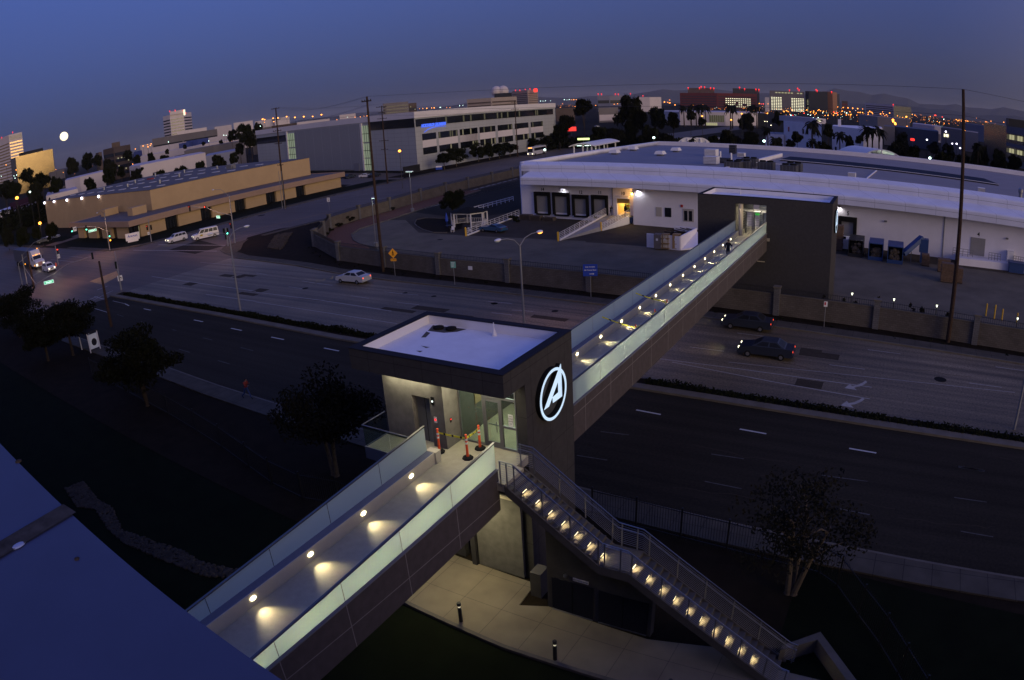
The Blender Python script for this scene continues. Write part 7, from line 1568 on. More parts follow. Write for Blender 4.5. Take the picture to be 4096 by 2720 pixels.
# arched canopies
def canopy(label,pA,pC,dist,pa,pb,w,lit=True):
    """barrel roof: front arch between pA and pC with apex pa, running back so that the far apex stands at pb"""
    A,C=at(pA,dist),at(pC,dist);ap=at(pa,dist);z0=(A.z+C.z)/2;rise=max(ap.z-z0,1.0);d=C-A;d.z=0;q=D(pb);t_=(ap.z-CAMZ)/q.z;B=Vector((q.x*t_,q.y*t_,ap.z));mid=A.lerp(C,.5);V=B-mid;V.z=0;V=V.normalized()*min(V.length,w)
    t=root('arched_canopy',label,'canopy',(mid.x,mid.y,0));b=MB();N_=16;vs=[];fs=[]
    for i in range(N_+1):
        u=i/N_;p=A+d*u;h=z0+rise*4*u*(1-u)
        for q_,dz in((p,0),(p+V,0),(p+V,-.3),(p,-.3)):vs.append((q_.x,q_.y,h+dz))
    for i in range(N_):
        for k in range(4):fs.append((i*4+k,i*4+(k+1)%4,(i+1)*4+(k+1)%4,(i+1)*4+k))
    fs+=[(0,1,2,3),(N_*4+3,N_*4+2,N_*4+1,N_*4)];b.add(vs,fs);b.build('roof',M['white'],t)
    for u in(.15,.5,.85):
        for s_ in(.04,.5,.95):p=A+d*u+V*s_;b=MB();b.tube([(p.x,p.y,0),(p.x,p.y,z0+rise*4*u*(1-u)-.3)],.3,8);b.build('column',M['white'],t)
    if lit:
        b=MB()
        for u in(.3,.6,.8):p=A+d*u+V*.1;b.box(p.x-.8,p.x+.8,p.y-.1,p.y+.1,z0-.1,z0)
        b.build('strip_light',M['lamp_c'],t);m_=A+d*.5+V*.2;light('POINT','lamp',(m_.x,m_.y,z0-.6),300,(.85,1,.8),t,.4)
canopy('white arched canopy behind the warehouse roof at the right',q4(400,712),q4(850,780),215,q4(565,665),q4(300,622),30)
canopy('smaller white arched canopy behind the warehouse, among palms',q3(400,815),q3(610,830),215,q3(470,770),q3(330,768),16,False)
canopy('white arched canopy past the warehouse corner, beside the street',r3(1325,655),r3(1560,655),245,r3(1430,633),r3(1690,590),34)
b=MB();c=at(q3(1740,850),215);b.box(c.x-3.5,c.x+3.5,c.y,c.y+5,3.6,4.0);b.box(c.x-3.2,c.x-2.8,c.y,c.y+.3,0,3.6);b.box(c.x+2.8,c.x+3.2,c.y,c.y+.3,0,3.6);whole(b,'shelter',M['white'],'small white shelter behind the warehouse below the lit terrace building','shelter',loc=(c.x,c.y,0))
# hills
rh=random.Random(2)
def hill(d0,a0,a1,elf,step=1.0,m='far_earth'):
    b=MB();vs=[];n=int((a1-a0)/step)
    ph=[rh.uniform(0,6)for _ in range(5)]
    for i in range(n+1):
        a=math.radians(a0+step*i);s,c=math.sin(a),math.cos(a);e=elf(a0+step*i)*(1+.22*math.sin(i*.45+ph[0])+.12*math.sin(i*1.3+ph[1])+.06*math.sin(i*3.1+ph[2]));z=CAMZ+math.tan(math.radians(max(e,.05)))*d0
        vs+=[(s*(d0-900),c*(d0-900),0),(s*d0,c*d0,z),(s*(d0+2500),c*(d0+2500),0)]
    fs=[]
    for i in range(n):k=i*3;fs+=[(k,k+3,k+4,k+1),(k+1,k+4,k+5,k+2)]
    b.add(vs,fs);return b
b=hill(13000,-50,45,lambda a:.35+.75*math.exp(-((a+2)/22)**2));struct(b,'hills',mat('far_hill_scrub',(.05,.055,.06),.95));b=hill(9500,-8,50,lambda a:.28+.35*math.exp(-((a-14)/14)**2));struct(b,'hills',MATS['far_hill_scrub'])
# distant trees, palms
def proto_tree(seed,n=2600,ls=.095,tall=False):
    rn=random.Random(seed);t=root('tree','','tree',(0,0,0));b=MB();b.tube([(0,0,0),(.02,0,.3),(0,.02,.6)],[.045,.035,.02],6)
    for k in range(4):a=rn.uniform(0,6.3);b.tube([(0,0,.3),(.25*math.cos(a),.25*math.sin(a),.6)],[.02,.01],4)
    b.build('trunk',M['bark_d'],t);b=MB();foliage(b,(0,0,.58),(.8,.8,.40),n,ls,rn,26);b.build('crown',M['leaf3']if seed%2 else M['leaf'],t);return t
PT=[proto_tree(101),proto_tree(102),proto_tree(103),proto_tree(104)];used_pt=[0]*4
def dtree(label,ptop,pl,pr,dist,group='trees between the far buildings',k=None):
    a,c=at(pl,dist),at(pr,dist);R=(Vector((a.x,a.y))-Vector((c.x,c.y))).length/2;top=at(ptop,dist);h=max(top.z,3.0);cx,cy=(a.x+c.x)/2,(a.y+c.y)/2
    i=rnd.randrange(4)if k is None else k;t=copy_tree(PT[i]);t.location=(cx,cy,0);t.rotation_euler.z=rnd.uniform(0,6);t['label']=label;vr=min(.49*h,1.15*R)
    for ch in t.children:
        if ch.name.startswith('crown'):ch.scale=(R*1.1,R*1.1,vr/.44);ch.location.z=h-vr-.58*vr/.44
        else:ch.scale=(R*.8,R*.8,h*1.2)
    if group:t['group']=group
    return t
DT=[
 ('big dark eucalyptus left of the white ribbed building',r3(1465,210),r3(1375,350),r3(1550,350),330),('broad tall eucalyptus in the middle distance, highest of the group',r3(1900,188),r3(1745,350),r3(2060,350),330),('dark tree right of the tallest eucalyptus',r3(2130,288),r3(2055,400),r3(2250,400),320),('lower dark tree beside the far fence',r3(2290,345),r3(2220,430),r3(2361,430),310),
 ('dark tree at the end of the office wing',r3(1310,360),r3(1215,450),r3(1390,450),330),('dark round tree left of the low coach sign',r3(1220,440),r3(1150,560),r3(1330,560),300),('low dark tree behind the arched canopy',r3(1600,470),r3(1500,540),r3(1720,540),320),('low dark tree beyond the arched canopy',r3(1730,480),r3(1640,545),r3(1850,545),300),('dense low tree right of the arched canopy',r3(1880,460),r3(1800,540),r3(1990,540),310),('low dark tree along the far fence',r3(2060,455),r3(1960,530),r3(2180,530),310),
 ('dark tree before the white store, left of the orange lamp',q3(372,420),q3(310,520),q3(440,520),420),('dark tree beneath the orange lamp of the store',q3(520,510),q3(460,560),q3(580,560),400),('low dark tree left of the store front',q3(150,450),q3(90,540),q3(230,540),380),('low wide tree at the store car park',q3(1080,470),q3(960,530),q3(1190,530),480),('dark tree right of the store',q3(1450,440),q3(1370,500),q3(1540,500),520),
 ('bushy tree before the lit terrace building',q3(1685,685),q3(1610,760),q3(1765,760),270),('tall dark tree between the two white buildings',q3(2070,590),q3(1990,720),q3(2150,720),250),('dark tree before the second white building',q4(215,490),q4(140,560),q4(290,560),255),('wispy tree before the second white building',q4(340,490),q4(285,560),q4(395,560),250),
 ('tall dark tree right of the two leaning palms',q4(855,440),q4(780,600),q4(940,600),270),('broad dark tree beside the right arched canopy',q4(800,560),q4(640,700),q4(1000,700),240),('dark tree right of the small yard lamp',q4(1000,610),q4(900,720),q4(1090,720),235),
 ('dark tree before the grey doorway building',q4(1230,560),q4(1160,640),q4(1320,640),290),('dark tree left of the tall right-hand pole',q4(1420,590),q4(1340,680),q4(1530,680),270),('dark broad tree right of the tall pole',q4(1800,600),q4(1680,720),q4(1960,720),240),('dark broad tree below the right-edge office',q4(2050,660),q4(1930,780),q4(2180,780),230),('dark tree at the right edge behind the warehouse',q4(2280,720),q4(2150,830),q4(2361,830),220),('low tree behind the warehouse parapet at the right',q4(1650,720),q4(1500,800),q4(1800,800),225),('low tree right of the small twin yard lamp',q4(1350,690),q4(1250,780),q4(1480,780),225),
 ('dark tree mass left of the small arched canopy',q3(60,700),q3(-60,780),q3(180,780),230),('dark tree right of the small arched canopy',q3(640,740),q3(560,800),q3(740,800),230),('dark low tree behind the warehouse, mid roof',q3(860,660),q3(720,790),q3(1000,790),235),('dark low tree behind the warehouse before the white lower wing',q3(1100,680),q3(980,810),q3(1230,810),235),('dark tree right of the bright little yard lamp',q3(1430,770),q3(1340,850),q3(1540,850),225),('dark shrubby tree before the small white shelter',q3(1600,780),q3(1540,860),q3(1680,860),225),('dark tree right of the small white shelter',q3(2000,800),q3(1900,880),q3(2110,880),225),
 # left side
 ('dark tree below the striped tower',q7(340,575),q7(230,700),q7(420,700),330),('dark tree below the gold building',q7(520,625),q7(400,740),q7(620,740),320),('dark tree right of the gold building',q7(690,680),q7(590,800),q7(790,800),310),('dark tree at the left edge below the tower',q7(60,730),q7(-60,860),q7(180,860),320),('dark tree behind the sodium lamp at the left',q7(170,740),q7(90,860),q7(280,860),300),('large dark tree in the left tree mass',q7(430,760),q7(330,900),q7(560,900),290),('dark tree in front of the pale hangar',q7(1110,695),q7(1010,790),q7(1215,790),300),
 ('rounded dark tree first right of the moon',q7(880,460),q7(790,580),q7(970,580),480),('rounded dark tree second right of the moon',q7(1070,392),q7(970,520),q7(1170,520),500),('dark tree before the brown stepped building',q7(1190,420),q7(1120,520),q7(1260,520),480),('dark tree below the brown stepped building',q7(1340,480),q7(1240,600),q7(1440,600),420),('dark tree right of the brown stepped building',q7(1570,360),q7(1510,500),q7(1640,500),450),('tall dark conifer-like tree left of the white shed',q7(1340,570),q7(1240,700),q7(1430,700),320),('wispy tall tree before the white shed',q7(1490,560),q7(1430,700),q7(1560,700),320),('dark tree before the white shed end',q7(1670,600),q7(1570,690),q7(1780,690),300),('small dark tree before the white shed',q7(1750,575),q7(1725,630),q7(1775,630),300),('dark tree left of the plant lights',q7(1680,420),q7(1620,520),q7(1740,520),430),
 ('dark tree in the plant below the domed hall',q5(140,700),q5(75,780),q5(200,780),400),('dark bushy tree in the plant',q5(290,730),q5(225,790),q5(370,790),400),('small dark tree beside the green glazed hall',q5(340,662),q5(310,730),q5(370,730),420),('small dark tree in the plant right of the glazed hall',q5(555,605),q5(530,680),q5(585,680),440),('small dark tree under the white plant roof',q5(785,568),q5(760,640),q5(812,640),460),('small dark tree near the plant lamps',q5(1000,545),q5(970,620),q5(1030,620),470),
 ('large dark eucalyptus left of the grey office',q5(1300,340),q5(1180,480),q5(1420,480),400),('tall dark tree touching the grey office edge',q5(1370,470),q5(1290,650),q5(1450,650),310),('dark tree below the large eucalyptus',q5(1230,590),q5(1165,700),q5(1300,700),320),('dark tree in front of the bluish shed',q5(1150,700),q5(1085,790),q5(1220,790),300),('dark tree left of the large eucalyptus',q5(1130,420),q5(1060,500),q5(1200,500),420),('dark tree right of the large eucalyptus, behind the plant',q5(1450,330),q5(1380,400),q5(1520,400),620),
 ('smooth round dark tree behind the yellow building',q5(960,738),q5(845,830),q5(1078,830),280),('low round dark tree behind the yellow building',q5(740,808),q5(645,870),q5(835,870),280),('dark low shrub line behind the yellow building',q5(480,870),q5(370,920),q5(600,920),285),('dark shrub line at the back of the yellow building',q5(230,920),q5(110,965),q5(350,965),285),
 ('clipped round dark tree in front of the yellow side wall',q1(970,110),q1(805,240),q1(1090,240),212),('wide dark clipped tree beside the sodium lamp',q1(680,195),q1(560,330),q1(775,330),214),('dark clipped tree left of the parked cars',q1(400,225),q1(250,340),q1(560,340),216),('dark clipped tree at the left edge by the pavement',q1(130,235),q1(-20,350),q1(270,350),218),
 ('small lollipop tree before the arcade building',q7(405,1115),q7(382,1145),q7(440,1145),290),('small lollipop tree second before the arcade',q7(258,1165),q7(235,1195),q7(282,1195),270),('small lollipop tree third before the arcade',q7(120,1205),q7(95,1235),q7(147,1235),260),('small lollipop tree at the left edge before the arcade',q7(55,1215),q7(30,1250),q7(85,1250),260)]
for l,pt,pl,pr,d in DT:dtree(l,pt,pl,pr,d)
for t in PT:
    for ch in list(t.children):bpy.data.objects.remove(ch)
    bpy.data.objects.remove(t)
for(pa,pb,ds,h_,n_)in((q7(-60,640),q7(800,640),305,9,9000),(q7(800,640),q7(1600,560),360,6,4500),(q3(-100,700),q3(1300,740),240,4.5,8000),(q3(1300,760),q4(900,650),235,4.5,7000),(q4(900,650),q4(2400,800),225,6,9000),(r3(1200,500),r3(2361,500),320,5,6000)):
    A_,B_=at(pa,ds),at(pb,ds);b=MB()
    for i in range(n_):
        u=rnd.random();p=A_.lerp(B_,u);z=abs(math.sin(u*31+ds)+math.sin(u*13))*.3+.4;p=Vector((p.x+rnd.gauss(0,4),p.y+rnd.gauss(0,4),rnd.uniform(0,h_*z)));a=Vector((rnd.gauss(0,1),rnd.gauss(0,1),rnd.gauss(0,1))).normalized();e=a.orthogonal().normalized();s_=rnd.uniform(.5,1.0);b.add([p-a*s_,p+e*s_*.6,p+a*s_,p-e*s_*.6],[(0,1,2,3)])
    tag(b.build('treeline',M['leaf3']),'dark mass of far trees and shrubs','trees',kind='stuff')
def palm_proto():
    t=root('palm_tree','','palm tree',(0,0,0));b=MB();b.tube([(0,0,0),(.1,0,4),(0,0,8)],[.28,.2,.17],7);b.build('trunk',M['bark_d'],t);b=MB();rn=random.Random(8)
    for k in range(22):
        a=rn.uniform(0,6.3);e=rn.uniform(-.5,1.1);pts=[Vector((0,0,8))+Vector((math.cos(a)*s,math.sin(a)*s,e*s-.33*s*s))for s in(0,.7,1.4,2.1,2.7)];sd=Vector((-math.sin(a),math.cos(a),0))
        for p,q,w0,w1 in zip(pts,pts[1:],(.1,.42,.42,.25),(.42,.42,.25,.03)):b.add([p-sd*w0-Vector((0,0,w0*.4)),p,q,q-sd*w1-Vector((0,0,w1*.4))],[(0,1,2,3)]);b.add([p+sd*w0-Vector((0,0,w0*.4)),p,q,q+sd*w1-Vector((0,0,w1*.4))],[(0,3,2,1)])
    b.build('crown',M['leaf'],t);return t
pm=palm_proto();first=True
for l,p,d,s in(('palm before the wing of the lit terrace building',q3(1325,640),285,None),('tall palm in front of the lit terrace building',q3(1868,555),262,None),('palm in front of the second white building',q3(2208,705),262,None),('left of two leaning palms right of the white building',q4(440,385),275,None),('right of two leaning palms right of the white building',q4(500,405),272,None),('third palm beside the leaning pair',q4(575,395),285,None),
    ('store palm first from the left',q3(290,375),560,None),('store palm second from the left',q3(378,360),580,None),('store palm third from the left',q3(440,375),560,None),('store palm fourth from the left',q3(475,368),560,None),('store palm fifth from the left',q3(514,372),560,None),('store palm sixth from the left',q3(553,372),560,None),('store palm right of the glass entrance',q3(862,362),520,None),('store palm beside the one right of the entrance',q3(885,368),540,None),('store palm in front of the dark red building end',q3(1105,370),560,None),('store palm at the right end of the store',q3(1185,378),560,None),
    ('low spreading palm before the small arched canopy',q3(385,770),200,.55),('low spreading palm before the lit terrace building',q3(1410,770),215,.7),('low spreading palm right of the small white shelter',q3(1880,790),215,.75),('low spreading palm behind the right parapet',q4(1800,600),230,.9)):
    c=at(p,d);h=c.z if s is None else 6;k=h/8.6;place(pm,(c.x,c.y,0),rnd.uniform(0,6),l,first,(k if s is None else s*1.1,k if s is None else s*1.1,k if s is None else c.z/8.6));first=False
for o in bpy.data.objects:
    if o.name.startswith('palm_tree'):o['group']='palms in the distance'
# carpet of tiny lights
for nm_,mt,n_,az,e0,e1,wt in(('city_lights','lamp_o',520,(-16,12),-1.15,-.12,1.0),('city_lights','lamp_c',90,(-16,12),-1.2,-.12,1.0),('city_lights','lamp_o',120,(-45,-16),-.6,-.1,1.0),('city_lights','lamp_o',50,(-72,-50),-1.0,-.1,1.0)):
    b=MB()
    for i in range(n_):
        a=math.radians(rnd.uniform(*az));e=e0+(e1-e0)*rnd.random()**.55;d_=min((CAMZ-7)/math.tan(math.radians(-e)),6500);s_=d_*.00028*rnd.uniform(.5,1.3);c=(math.sin(a)*d_,math.cos(a)*d_,rnd.uniform(5,9))
        b.add([(c[0]-s_,c[1],c[2]-s_*.6),(c[0]+s_,c[1],c[2]-s_*.6),(c[0],c[1]+s_,c[2]-s_*.6),(c[0],c[1],c[2]+s_)],[(0,1,3),(1,2,3),(2,0,3),(0,2,1)])
    tag(b.build(nm_,M[mt]),'carpet of tiny far lights spread over the plain','city lights',kind='stuff')
# distant lamps
def lampd(label,p,d,col,r,group='far street lamps',h=None,pole_=True,name='distant_lamp'):
    r*=rnd.uniform(.55,1.0)if group else 1
    c=at(p,d);t=root(name,label,'street lamp',(c.x,c.y,0),group);b=MB()
    if c.z>1:b.tube([(c.x,c.y,0),(c.x,c.y,c.z)],max(.08,r*.12),4);b.build('pole_shaft',M['darkmetal'],t)
    r*=.72 if group else 1;b=MB();b.ball((c.x,c.y,c.z),r,6,4,1,1,.8);b.build('lamp_head',M[col],t);return t
K_=d_k=0.00075
def lampset(label,pts,d,col,k,group):
    for p in pts:lampd(label,p,d,col,d*k,group)
lampset('bright orange lamp on the parking deck behind the office roof',[q5(1508,298),q5(1533,302),q5(1637,286),q5(1697,281),q5(1803,265),q5(1905,276),q5(2014,266),q5(2123,264),q5(2231,242)],640,'lamp_o',.0017,'orange lamps in a row above the office roof')
lampset('orange light among the plant buildings',[q5(38,627),q5(92,612),q5(138,600),q5(128,620),q5(98,638),q5(1131,562),q5(1085,600),q5(1170,580),q5(458,714),q5(238,771),q5(1547,431),q5(1645,327),q5(1530,337),q5(66,755),q7(1367,551),q7(1632,543),q7(1788,447),q7(778,646),q7(688,610),q7(75,552),q7(198,614),q7(1665,357)],520,'lamp_o',.0010,'small orange lights among the plant buildings')
lampset('white light among the plant buildings',[q5(1030,494),q5(1480,383),q5(845,566),q5(1060,495),q5(350,577),q7(15,692),q7(172,688),q7(205,676),q7(185,715),q7(1200,462),q7(1207,500)],520,'lamp_c',.0008,'small white lights among the plant buildings')
lampset('white light on the skyline behind the office',[rb(1128,158),rb(1565,75),rb(1635,65),rb(1980,68),rb(2165,50),rb(2195,50),r3(320,285),r3(350,280),r3(145,298),r3(1065,240),r3(1088,240),r3(1110,238),r3(1158,237),r3(1285,228),r3(1310,230),r3(1330,226)],1400,'lamp_c',.0008,'white skyline lights behind the office')
lampset('orange light on the skyline behind the office',[rb(1032,181),rb(1200,158),rb(1248,155),rb(1283,148),rb(1310,146),rb(1795,80),rb(1825,78),rb(1862,75),rb(1905,74),rb(1930,74),r3(15,308),r3(60,303),r3(84,301),r3(200,300),r3(230,300),r3(1250,298),r3(1268,265),r3(1385,292),r3(1575,280),r3(1745,270),r3(1776,265),r3(1352,228),r3(1372,228),r3(1395,227),r3(1445,226),r3(1420,228)],1400,'lamp_o',.0009,'orange skyline lights behind the office')
lampset('lit sodium lamp in the street grid beyond the white store',[q3(120,308),q3(55,332),q3(120,343),q3(95,335),q3(185,368),q3(405,372),q3(525,366),q3(1222,350),q3(1328,355),q3(1605,405),q3(1575,448),q3(1525,450),q3(1745,438),q3(1555,438),q3(1805,430),q3(1625,432)],1100,'lamp_o',.0012,'sodium lamps beyond the white store')
lampset('bright orange lamp before the white store',[q3(519,506),q3(1005,476),q3(1320,472),q3(875,551)],420,'lamp_o',.0017,'orange lamps before the white store')
lampset('orange light of the crowded city grid right of centre',[q3(x,y)for x,y in((1850,455),(1888,465),(1905,487),(1940,438),(1955,428),(1975,440),(2010,448),(2068,496),(2030,497),(2135,495),(2187,490),(2230,487),(2240,445),(2335,453),(2253,400),(2185,393),(2310,404),(2150,470),(2290,492),(2350,486),(1890,445),(1920,470))]+[q4(x,y)for x,y in((72,245),(115,240),(20,248),(123,200),(222,206),(255,162),(315,167),(375,172),(197,157),(138,155),(70,147),(320,215),(345,215),(375,216),(445,237),(463,200),(492,215),(500,228),(597,232),(632,232),(670,242),(708,222),(805,256),(868,276),(988,240),(410,278),(435,275),(385,280),(348,288),(622,208),(650,255),(445,215),(480,210),(205,243),(228,243),(305,248))],1250,'lamp_o',.0011,'orange lights of the city grid right of centre')
lampset('very bright orange lamp at the car park building',[q4(750,305),q4(752,325),q4(775,345),q4(914,268),q4(923,392),q4(780,358)],520,'lamp_o',.0024,'very bright orange lamps at the car park')
lampset('small orange light near the foot of the right-hand skyline',[q4(x,y)for x,y in((1208,265),(1293,325),(1322,340),(1380,348),(1528,303),(1548,312),(1560,315),(1590,320),(1640,318),(1660,320),(1672,322),(1776,285),(1955,322),(1903,332),(1888,330),(2112,335),(1758,407),(1780,412),(1640,438),(1685,452),(1710,458),(1735,466),(1880,396),(1905,408),(1925,412),(1945,415),(1972,446),(1990,450),(2020,452),(2068,470),(2095,465),(2125,492),(1020,248),(1710,582),(62,592))],900,'lamp_o',.0010,'small orange lights on the right skyline')
lampset('greenish white light in the city grid',[q3(1820,485),q3(1850,495),q3(1885,525),q3(1945,522),q3(2000,465),q3(2270,455),q3(2295,465),q4(180,222),q4(365,298),q4(1375,298),q3(1610,495),q3(1820,570),q3(2010,620),q3(2028,715),q3(735,595),q3(155,560)],900,'lamp_c',.0010,'greenish white lights in the city grid')
lampset('red light in the city grid',[q3(1772,470),q3(1633,495),q3(2138,458),q3(2178,465),q3(1148,610),q4(22,210),q4(62,222),q4(1275,250),q4(1355,270),q4(1265,250),q3(1270,355),q3(1245,357)],900,'sig_r',.0011,'red lights in the city grid')
lampset('white yard lamp beyond the warehouse at the right',[q4(1168,550),q4(1478,597),q4(1533,600),q4(1575,653),q4(2108,598),q4(1412,498),q4(2348,880),q4(1400,450)],260,'lamp_v',.0018,'white yard lamps beyond the warehouse')
lampset('small headlights and tail lights on the far street',[q3(1290,570),q3(1318,572),q3(1592,547),q3(1365,617)],420,'head',.0010,'car lights on the far street')
for l,p,d in(('bright twin-head lamp just behind the warehouse parapet',q3(1280,812),175),('small twin-head lamp behind the warehouse parapet, right of the arched canopy',q4(1203,775),180),('thin twin-head lamp near the bus stop canopy',r3(1105,690),200),('small lit lamp behind the left end of the warehouse roof',r3(2110,578),190),('twin-head white lamp by the arcade building',q7(368,885),250)):lampd(l,p,d,'lamp_c',.38,None)
lampd('orange starry sodium lamp at the left edge',q7(208,958),260,'lamp_o',.7,None);
c=at(q7(490,1268),205);t=lampd('orange sodium lamp on a slim pole beside the clipped trees',q7(490,1268),205,'lamp_o',.5,None);light('POINT','lamp',c-Vector((0,0,.8)),500,(1,.5,.15),t,.3)
c=at(rb(1610,470),190);t=lampd('orange lamp on the arm of the power pole at the office corner',rb(1610,470),190,'lamp_o',.42,None);b=MB();b.tube([(tp3.x,tp3.y,10.2),(c.x,c.y,c.z)],.05,5);b.build('arm',M['galv'],t)
t,p,R,s,f=roadsign('red lit sign on the far side of the street beyond the coach',Z(r3(1352,560)),4.2,6,2.6,mat('red_lit_sign',(.1,0,0),.5,emit=1.6,ecol=(1,.04,.03)),(.5,-1,0));t,p,R,s,f=roadsign('red lit numerals sign beyond the warehouse',at(q4(990,560),300)*Vector((1,1,0))if False else Vector((at(q4(990,560),300).x,at(q4(990,560),300).y,0)),at(q4(990,548),300).z,1.8,1.0,MATS['red_lit_sign'],(0,-1,0));t,p,R,s,f=roadsign('small yellow-green lit sign above the arched canopy',Vector((at(r3(1462,590),250).x,at(r3(1462,590),250).y,0)),at(r3(1462,590),250).z,4.2,.7,mat('yellow_green_lit',(.3,.3,.1),.5,emit=1.6,ecol=(.8,1,.35)),(.5,-1,0))
b=MB();mc=D(r1(590,335));mp=Vector((0,0,CAMZ))+mc*42000;R_=42000*math.tan(34.5/FPX/2);b.ball(mp,R_*1.0,32,16);o=b.build('moon',mat('moon_surface',(.9,.8,.6),1,emit=1.7,ecol=(1,.88,.52)),None,True);tag(o,'full yellow-white moon low in the dusk sky','moon')
for n_,c_ in(('car_white',(.62,.60,.60)),('car_silver',(.38,.39,.42)),('car_blue',(.02,.07,.14)),('car_dark',(.02,.025,.04))):M[n_]=mat(n_,c_,.28,spec=.6)
M['car_glass']=mat('car_glass',(.01,.011,.013),.3,spec=.25)
# vehicles
def car(label,loc,rz,kind='sedan',col='car_white',lights=(0,0),group=None,glass='car_glass',cat='car'):
    """forward = +x. side profile swept across the width, cabin narrower than the body"""
    S={'sedan':(4.6,1.8,.28,[(-2.3,.55),(-2.3,.95),(-1.5,1.0),(1.0,.98),(2.2,.80),(2.3,.5)],[(-1.65,.98),(-.95,1.42),(.35,1.42),(1.15,.97)]),
         'suv':(4.7,1.85,.34,[(-2.3,.5),(-2.35,1.1),(-2.2,1.15),(1.0,1.15),(2.2,1.0),(2.3,.55)],[(-2.25,1.15),(-2.05,1.78),(.35,1.78),(1.1,1.13)]),
         'van':(5.6,2.0,.36,[(-2.8,.5),(-2.8,1.2),(1.6,1.25),(2.6,1.12),(2.8,.9),(2.8,.5)],[(-2.75,1.2),(-2.65,2.12),(.9,2.15),(1.75,1.22)]),
         'coupe':(4.7,1.75,.28,[(-2.35,.5),(-2.3,.85),(-1.5,.92),(.6,.88),(2.2,.74),(2.35,.45)],[(-1.9,.90),(-.9,1.24),(-.1,1.24),(.65,.87)])}[kind]
    L,W,R_,body,cab=S;r=root({'suv':'parked_car','van':'passenger_van','sedan':'parked_car','coupe':'parked_car'}[kind]if not lights[0]and not lights[1]else{'van':'passenger_van'}.get(kind,'car'),label,cat,(0,0,0),group)
    def sweep(prof,w0,w1,m,nm,zb=None,parent=r):
        n=len(prof);zs_=[p[1]for p in prof];lo,hi=min(zs_),max(zs_);b=MB();vs=[]
        for s in(-1,1):
            for x,z in prof:vs.append((x,s*(w0+(w1-w0)*(z-lo)/max(hi-lo,.01))/2,z))
        b.add(vs,[tuple(range(n)),tuple(range(n,2*n))[::-1]]+[(i,n+i,n+(i+1)%n,(i+1)%n)for i in range(n)]);return b.build(nm,m,parent)
    low=.26;prof=[(-L/2,low+.05)]+body+[(L/2,low+.05)]
    wx=(L/2-.85,-L/2+.95)
    bd=sweep(prof,W,W-.1,M[col],'body')
    sweep(cab,W-.12,W-.5,M[col],'cabin')
    (xa_,za_),(xb_,zb_),(xc_,zc_),(xd_,zd_)=cab;lo,hi=za_,zb_
    def wy(z):return(W-.12+(-.38)*(z-lo)/(hi-lo))/2+.008
    nwin={'sedan':2,'coupe':1,'suv':3,'van':4}[kind]
    za,zb=lo+(hi-lo)*.15,hi-(hi-lo)*.13
    fr=lambda z:xd_+(xc_-xd_)*(z-zd_)/(zc_-zd_);bk=lambda z:xa_+(xb_-xa_)*(z-za_)/(zb_-za_)
    for s in(-1,1):
        for k in range(nwin):
            u0,u1=(k+.06)/nwin,(k+.94)/nwin;q=lambda u,z:(bk(z)+.12)+(fr(z)-bk(z)-.24)*u
            b=MB();vs=[(q(u0,za),s*wy(za),za),(q(u1,za),s*wy(za),za),(q(u1,zb),s*wy(zb),zb),(q(u0,zb),s*wy(zb),zb)];b.add(vs,[(0,1,2,3)if s<0 else(3,2,1,0)]);b.build('side_window',M[glass],r)
    for nm,f,e in(('windscreen',fr,.012),('rear_window',bk,-.012)):
        b=MB();b.add([(f(za)+e,-wy(za)+.1,za),(f(za)+e,wy(za)-.1,za),(f(zb)+e,wy(zb)-.12,zb),(f(zb)+e,-wy(zb)+.12,zb)],[(0,1,2,3)if e>0 else(3,2,1,0)]);b.build(nm,M[glass],r)
    for x in wx:
        for s in(-1,1):
            b=MB();b.tube([(x,s*(W/2-.22),R_),(x,s*(W/2+.01),R_)],R_,14);w=b.build('wheel',M['rubber'],r);b=MB();b.tube([(x,s*(W/2+.0),R_),(x,s*(W/2+.02),R_)],R_*.55,10);b.build('rim',M['steel_d'],w)
    hz={'sedan':.68,'coupe':.6,'suv':.85,'van':.88}[kind]
    for s in(-1,1):
        b=MB();b.ball((L/2-.04,s*(W/2-.3),hz),.13,8,5,.6,1.2,.8);b.build('headlight',M['head']if lights[0]else mat('headlight_off',(.5,.5,.52),.2),r)
        b=MB();b.ball((-L/2+.04,s*(W/2-.2),hz+.12),.12,8,5,.5,.9,1.2);b.build('tail_light',M['tail']if lights[1]else mat('tail_off',(.18,.01,.01),.3),r)
        if lights[0]:light('SPOT','lamp',(L/2+.15,s*(W/2-.3),hz),90,(1,.88,.62),r,.06,(1,0,-.10),55,.6)
    b=MB();b.box(L/2-.02,L/2+.07,-W/2+.08,W/2-.08,.32,.48);b.box(-L/2-.07,-L/2+.02,-W/2+.08,W/2-.08,.35,.5);b.build('bumper',M['darkmetal']if kind in('suv','van')else M[col],r)
    b=MB();b.box(L/2-.0,L/2+.02,-.45,.45,hz-.12,hz+.05);b.build('grille',M['black'],r)
    r.location=loc;r.rotation_euler.z=rz;return r
def head(p,q):d=Vector(p)-Vector(q);return math.atan2(d.y,d.x)
a_,c_=Z(q2(890,985)),Z(q2(1100,930));car('white sport utility car waiting first at the crosswalk, headlights on',(a_+c_)/2+Vector((-.9,0,0)),head(a_,c_),'suv','car_white',(1,1),cat='car')
a_,c_=Z(q2(1410,920)),Z(q2(1665,865));vn=car('white passenger van with yellow door decal waiting behind the first car',(a_+c_)/2+Vector((-1.0,0,0)),head(a_,c_),'van','car_white',(1,1),cat='van')
b=MB();b.box(.75,1.3,.988,1.0,.75,1.1);b.add([(.75,1.0,.75),(1.3,1.0,.75),(1.3,1.0,1.1),(.75,1.0,1.1)],[(3,2,1,0)]);
o=b.build('door_decal',mat('yellow_decal',(.62,.50,.02),.5));o.parent=vn
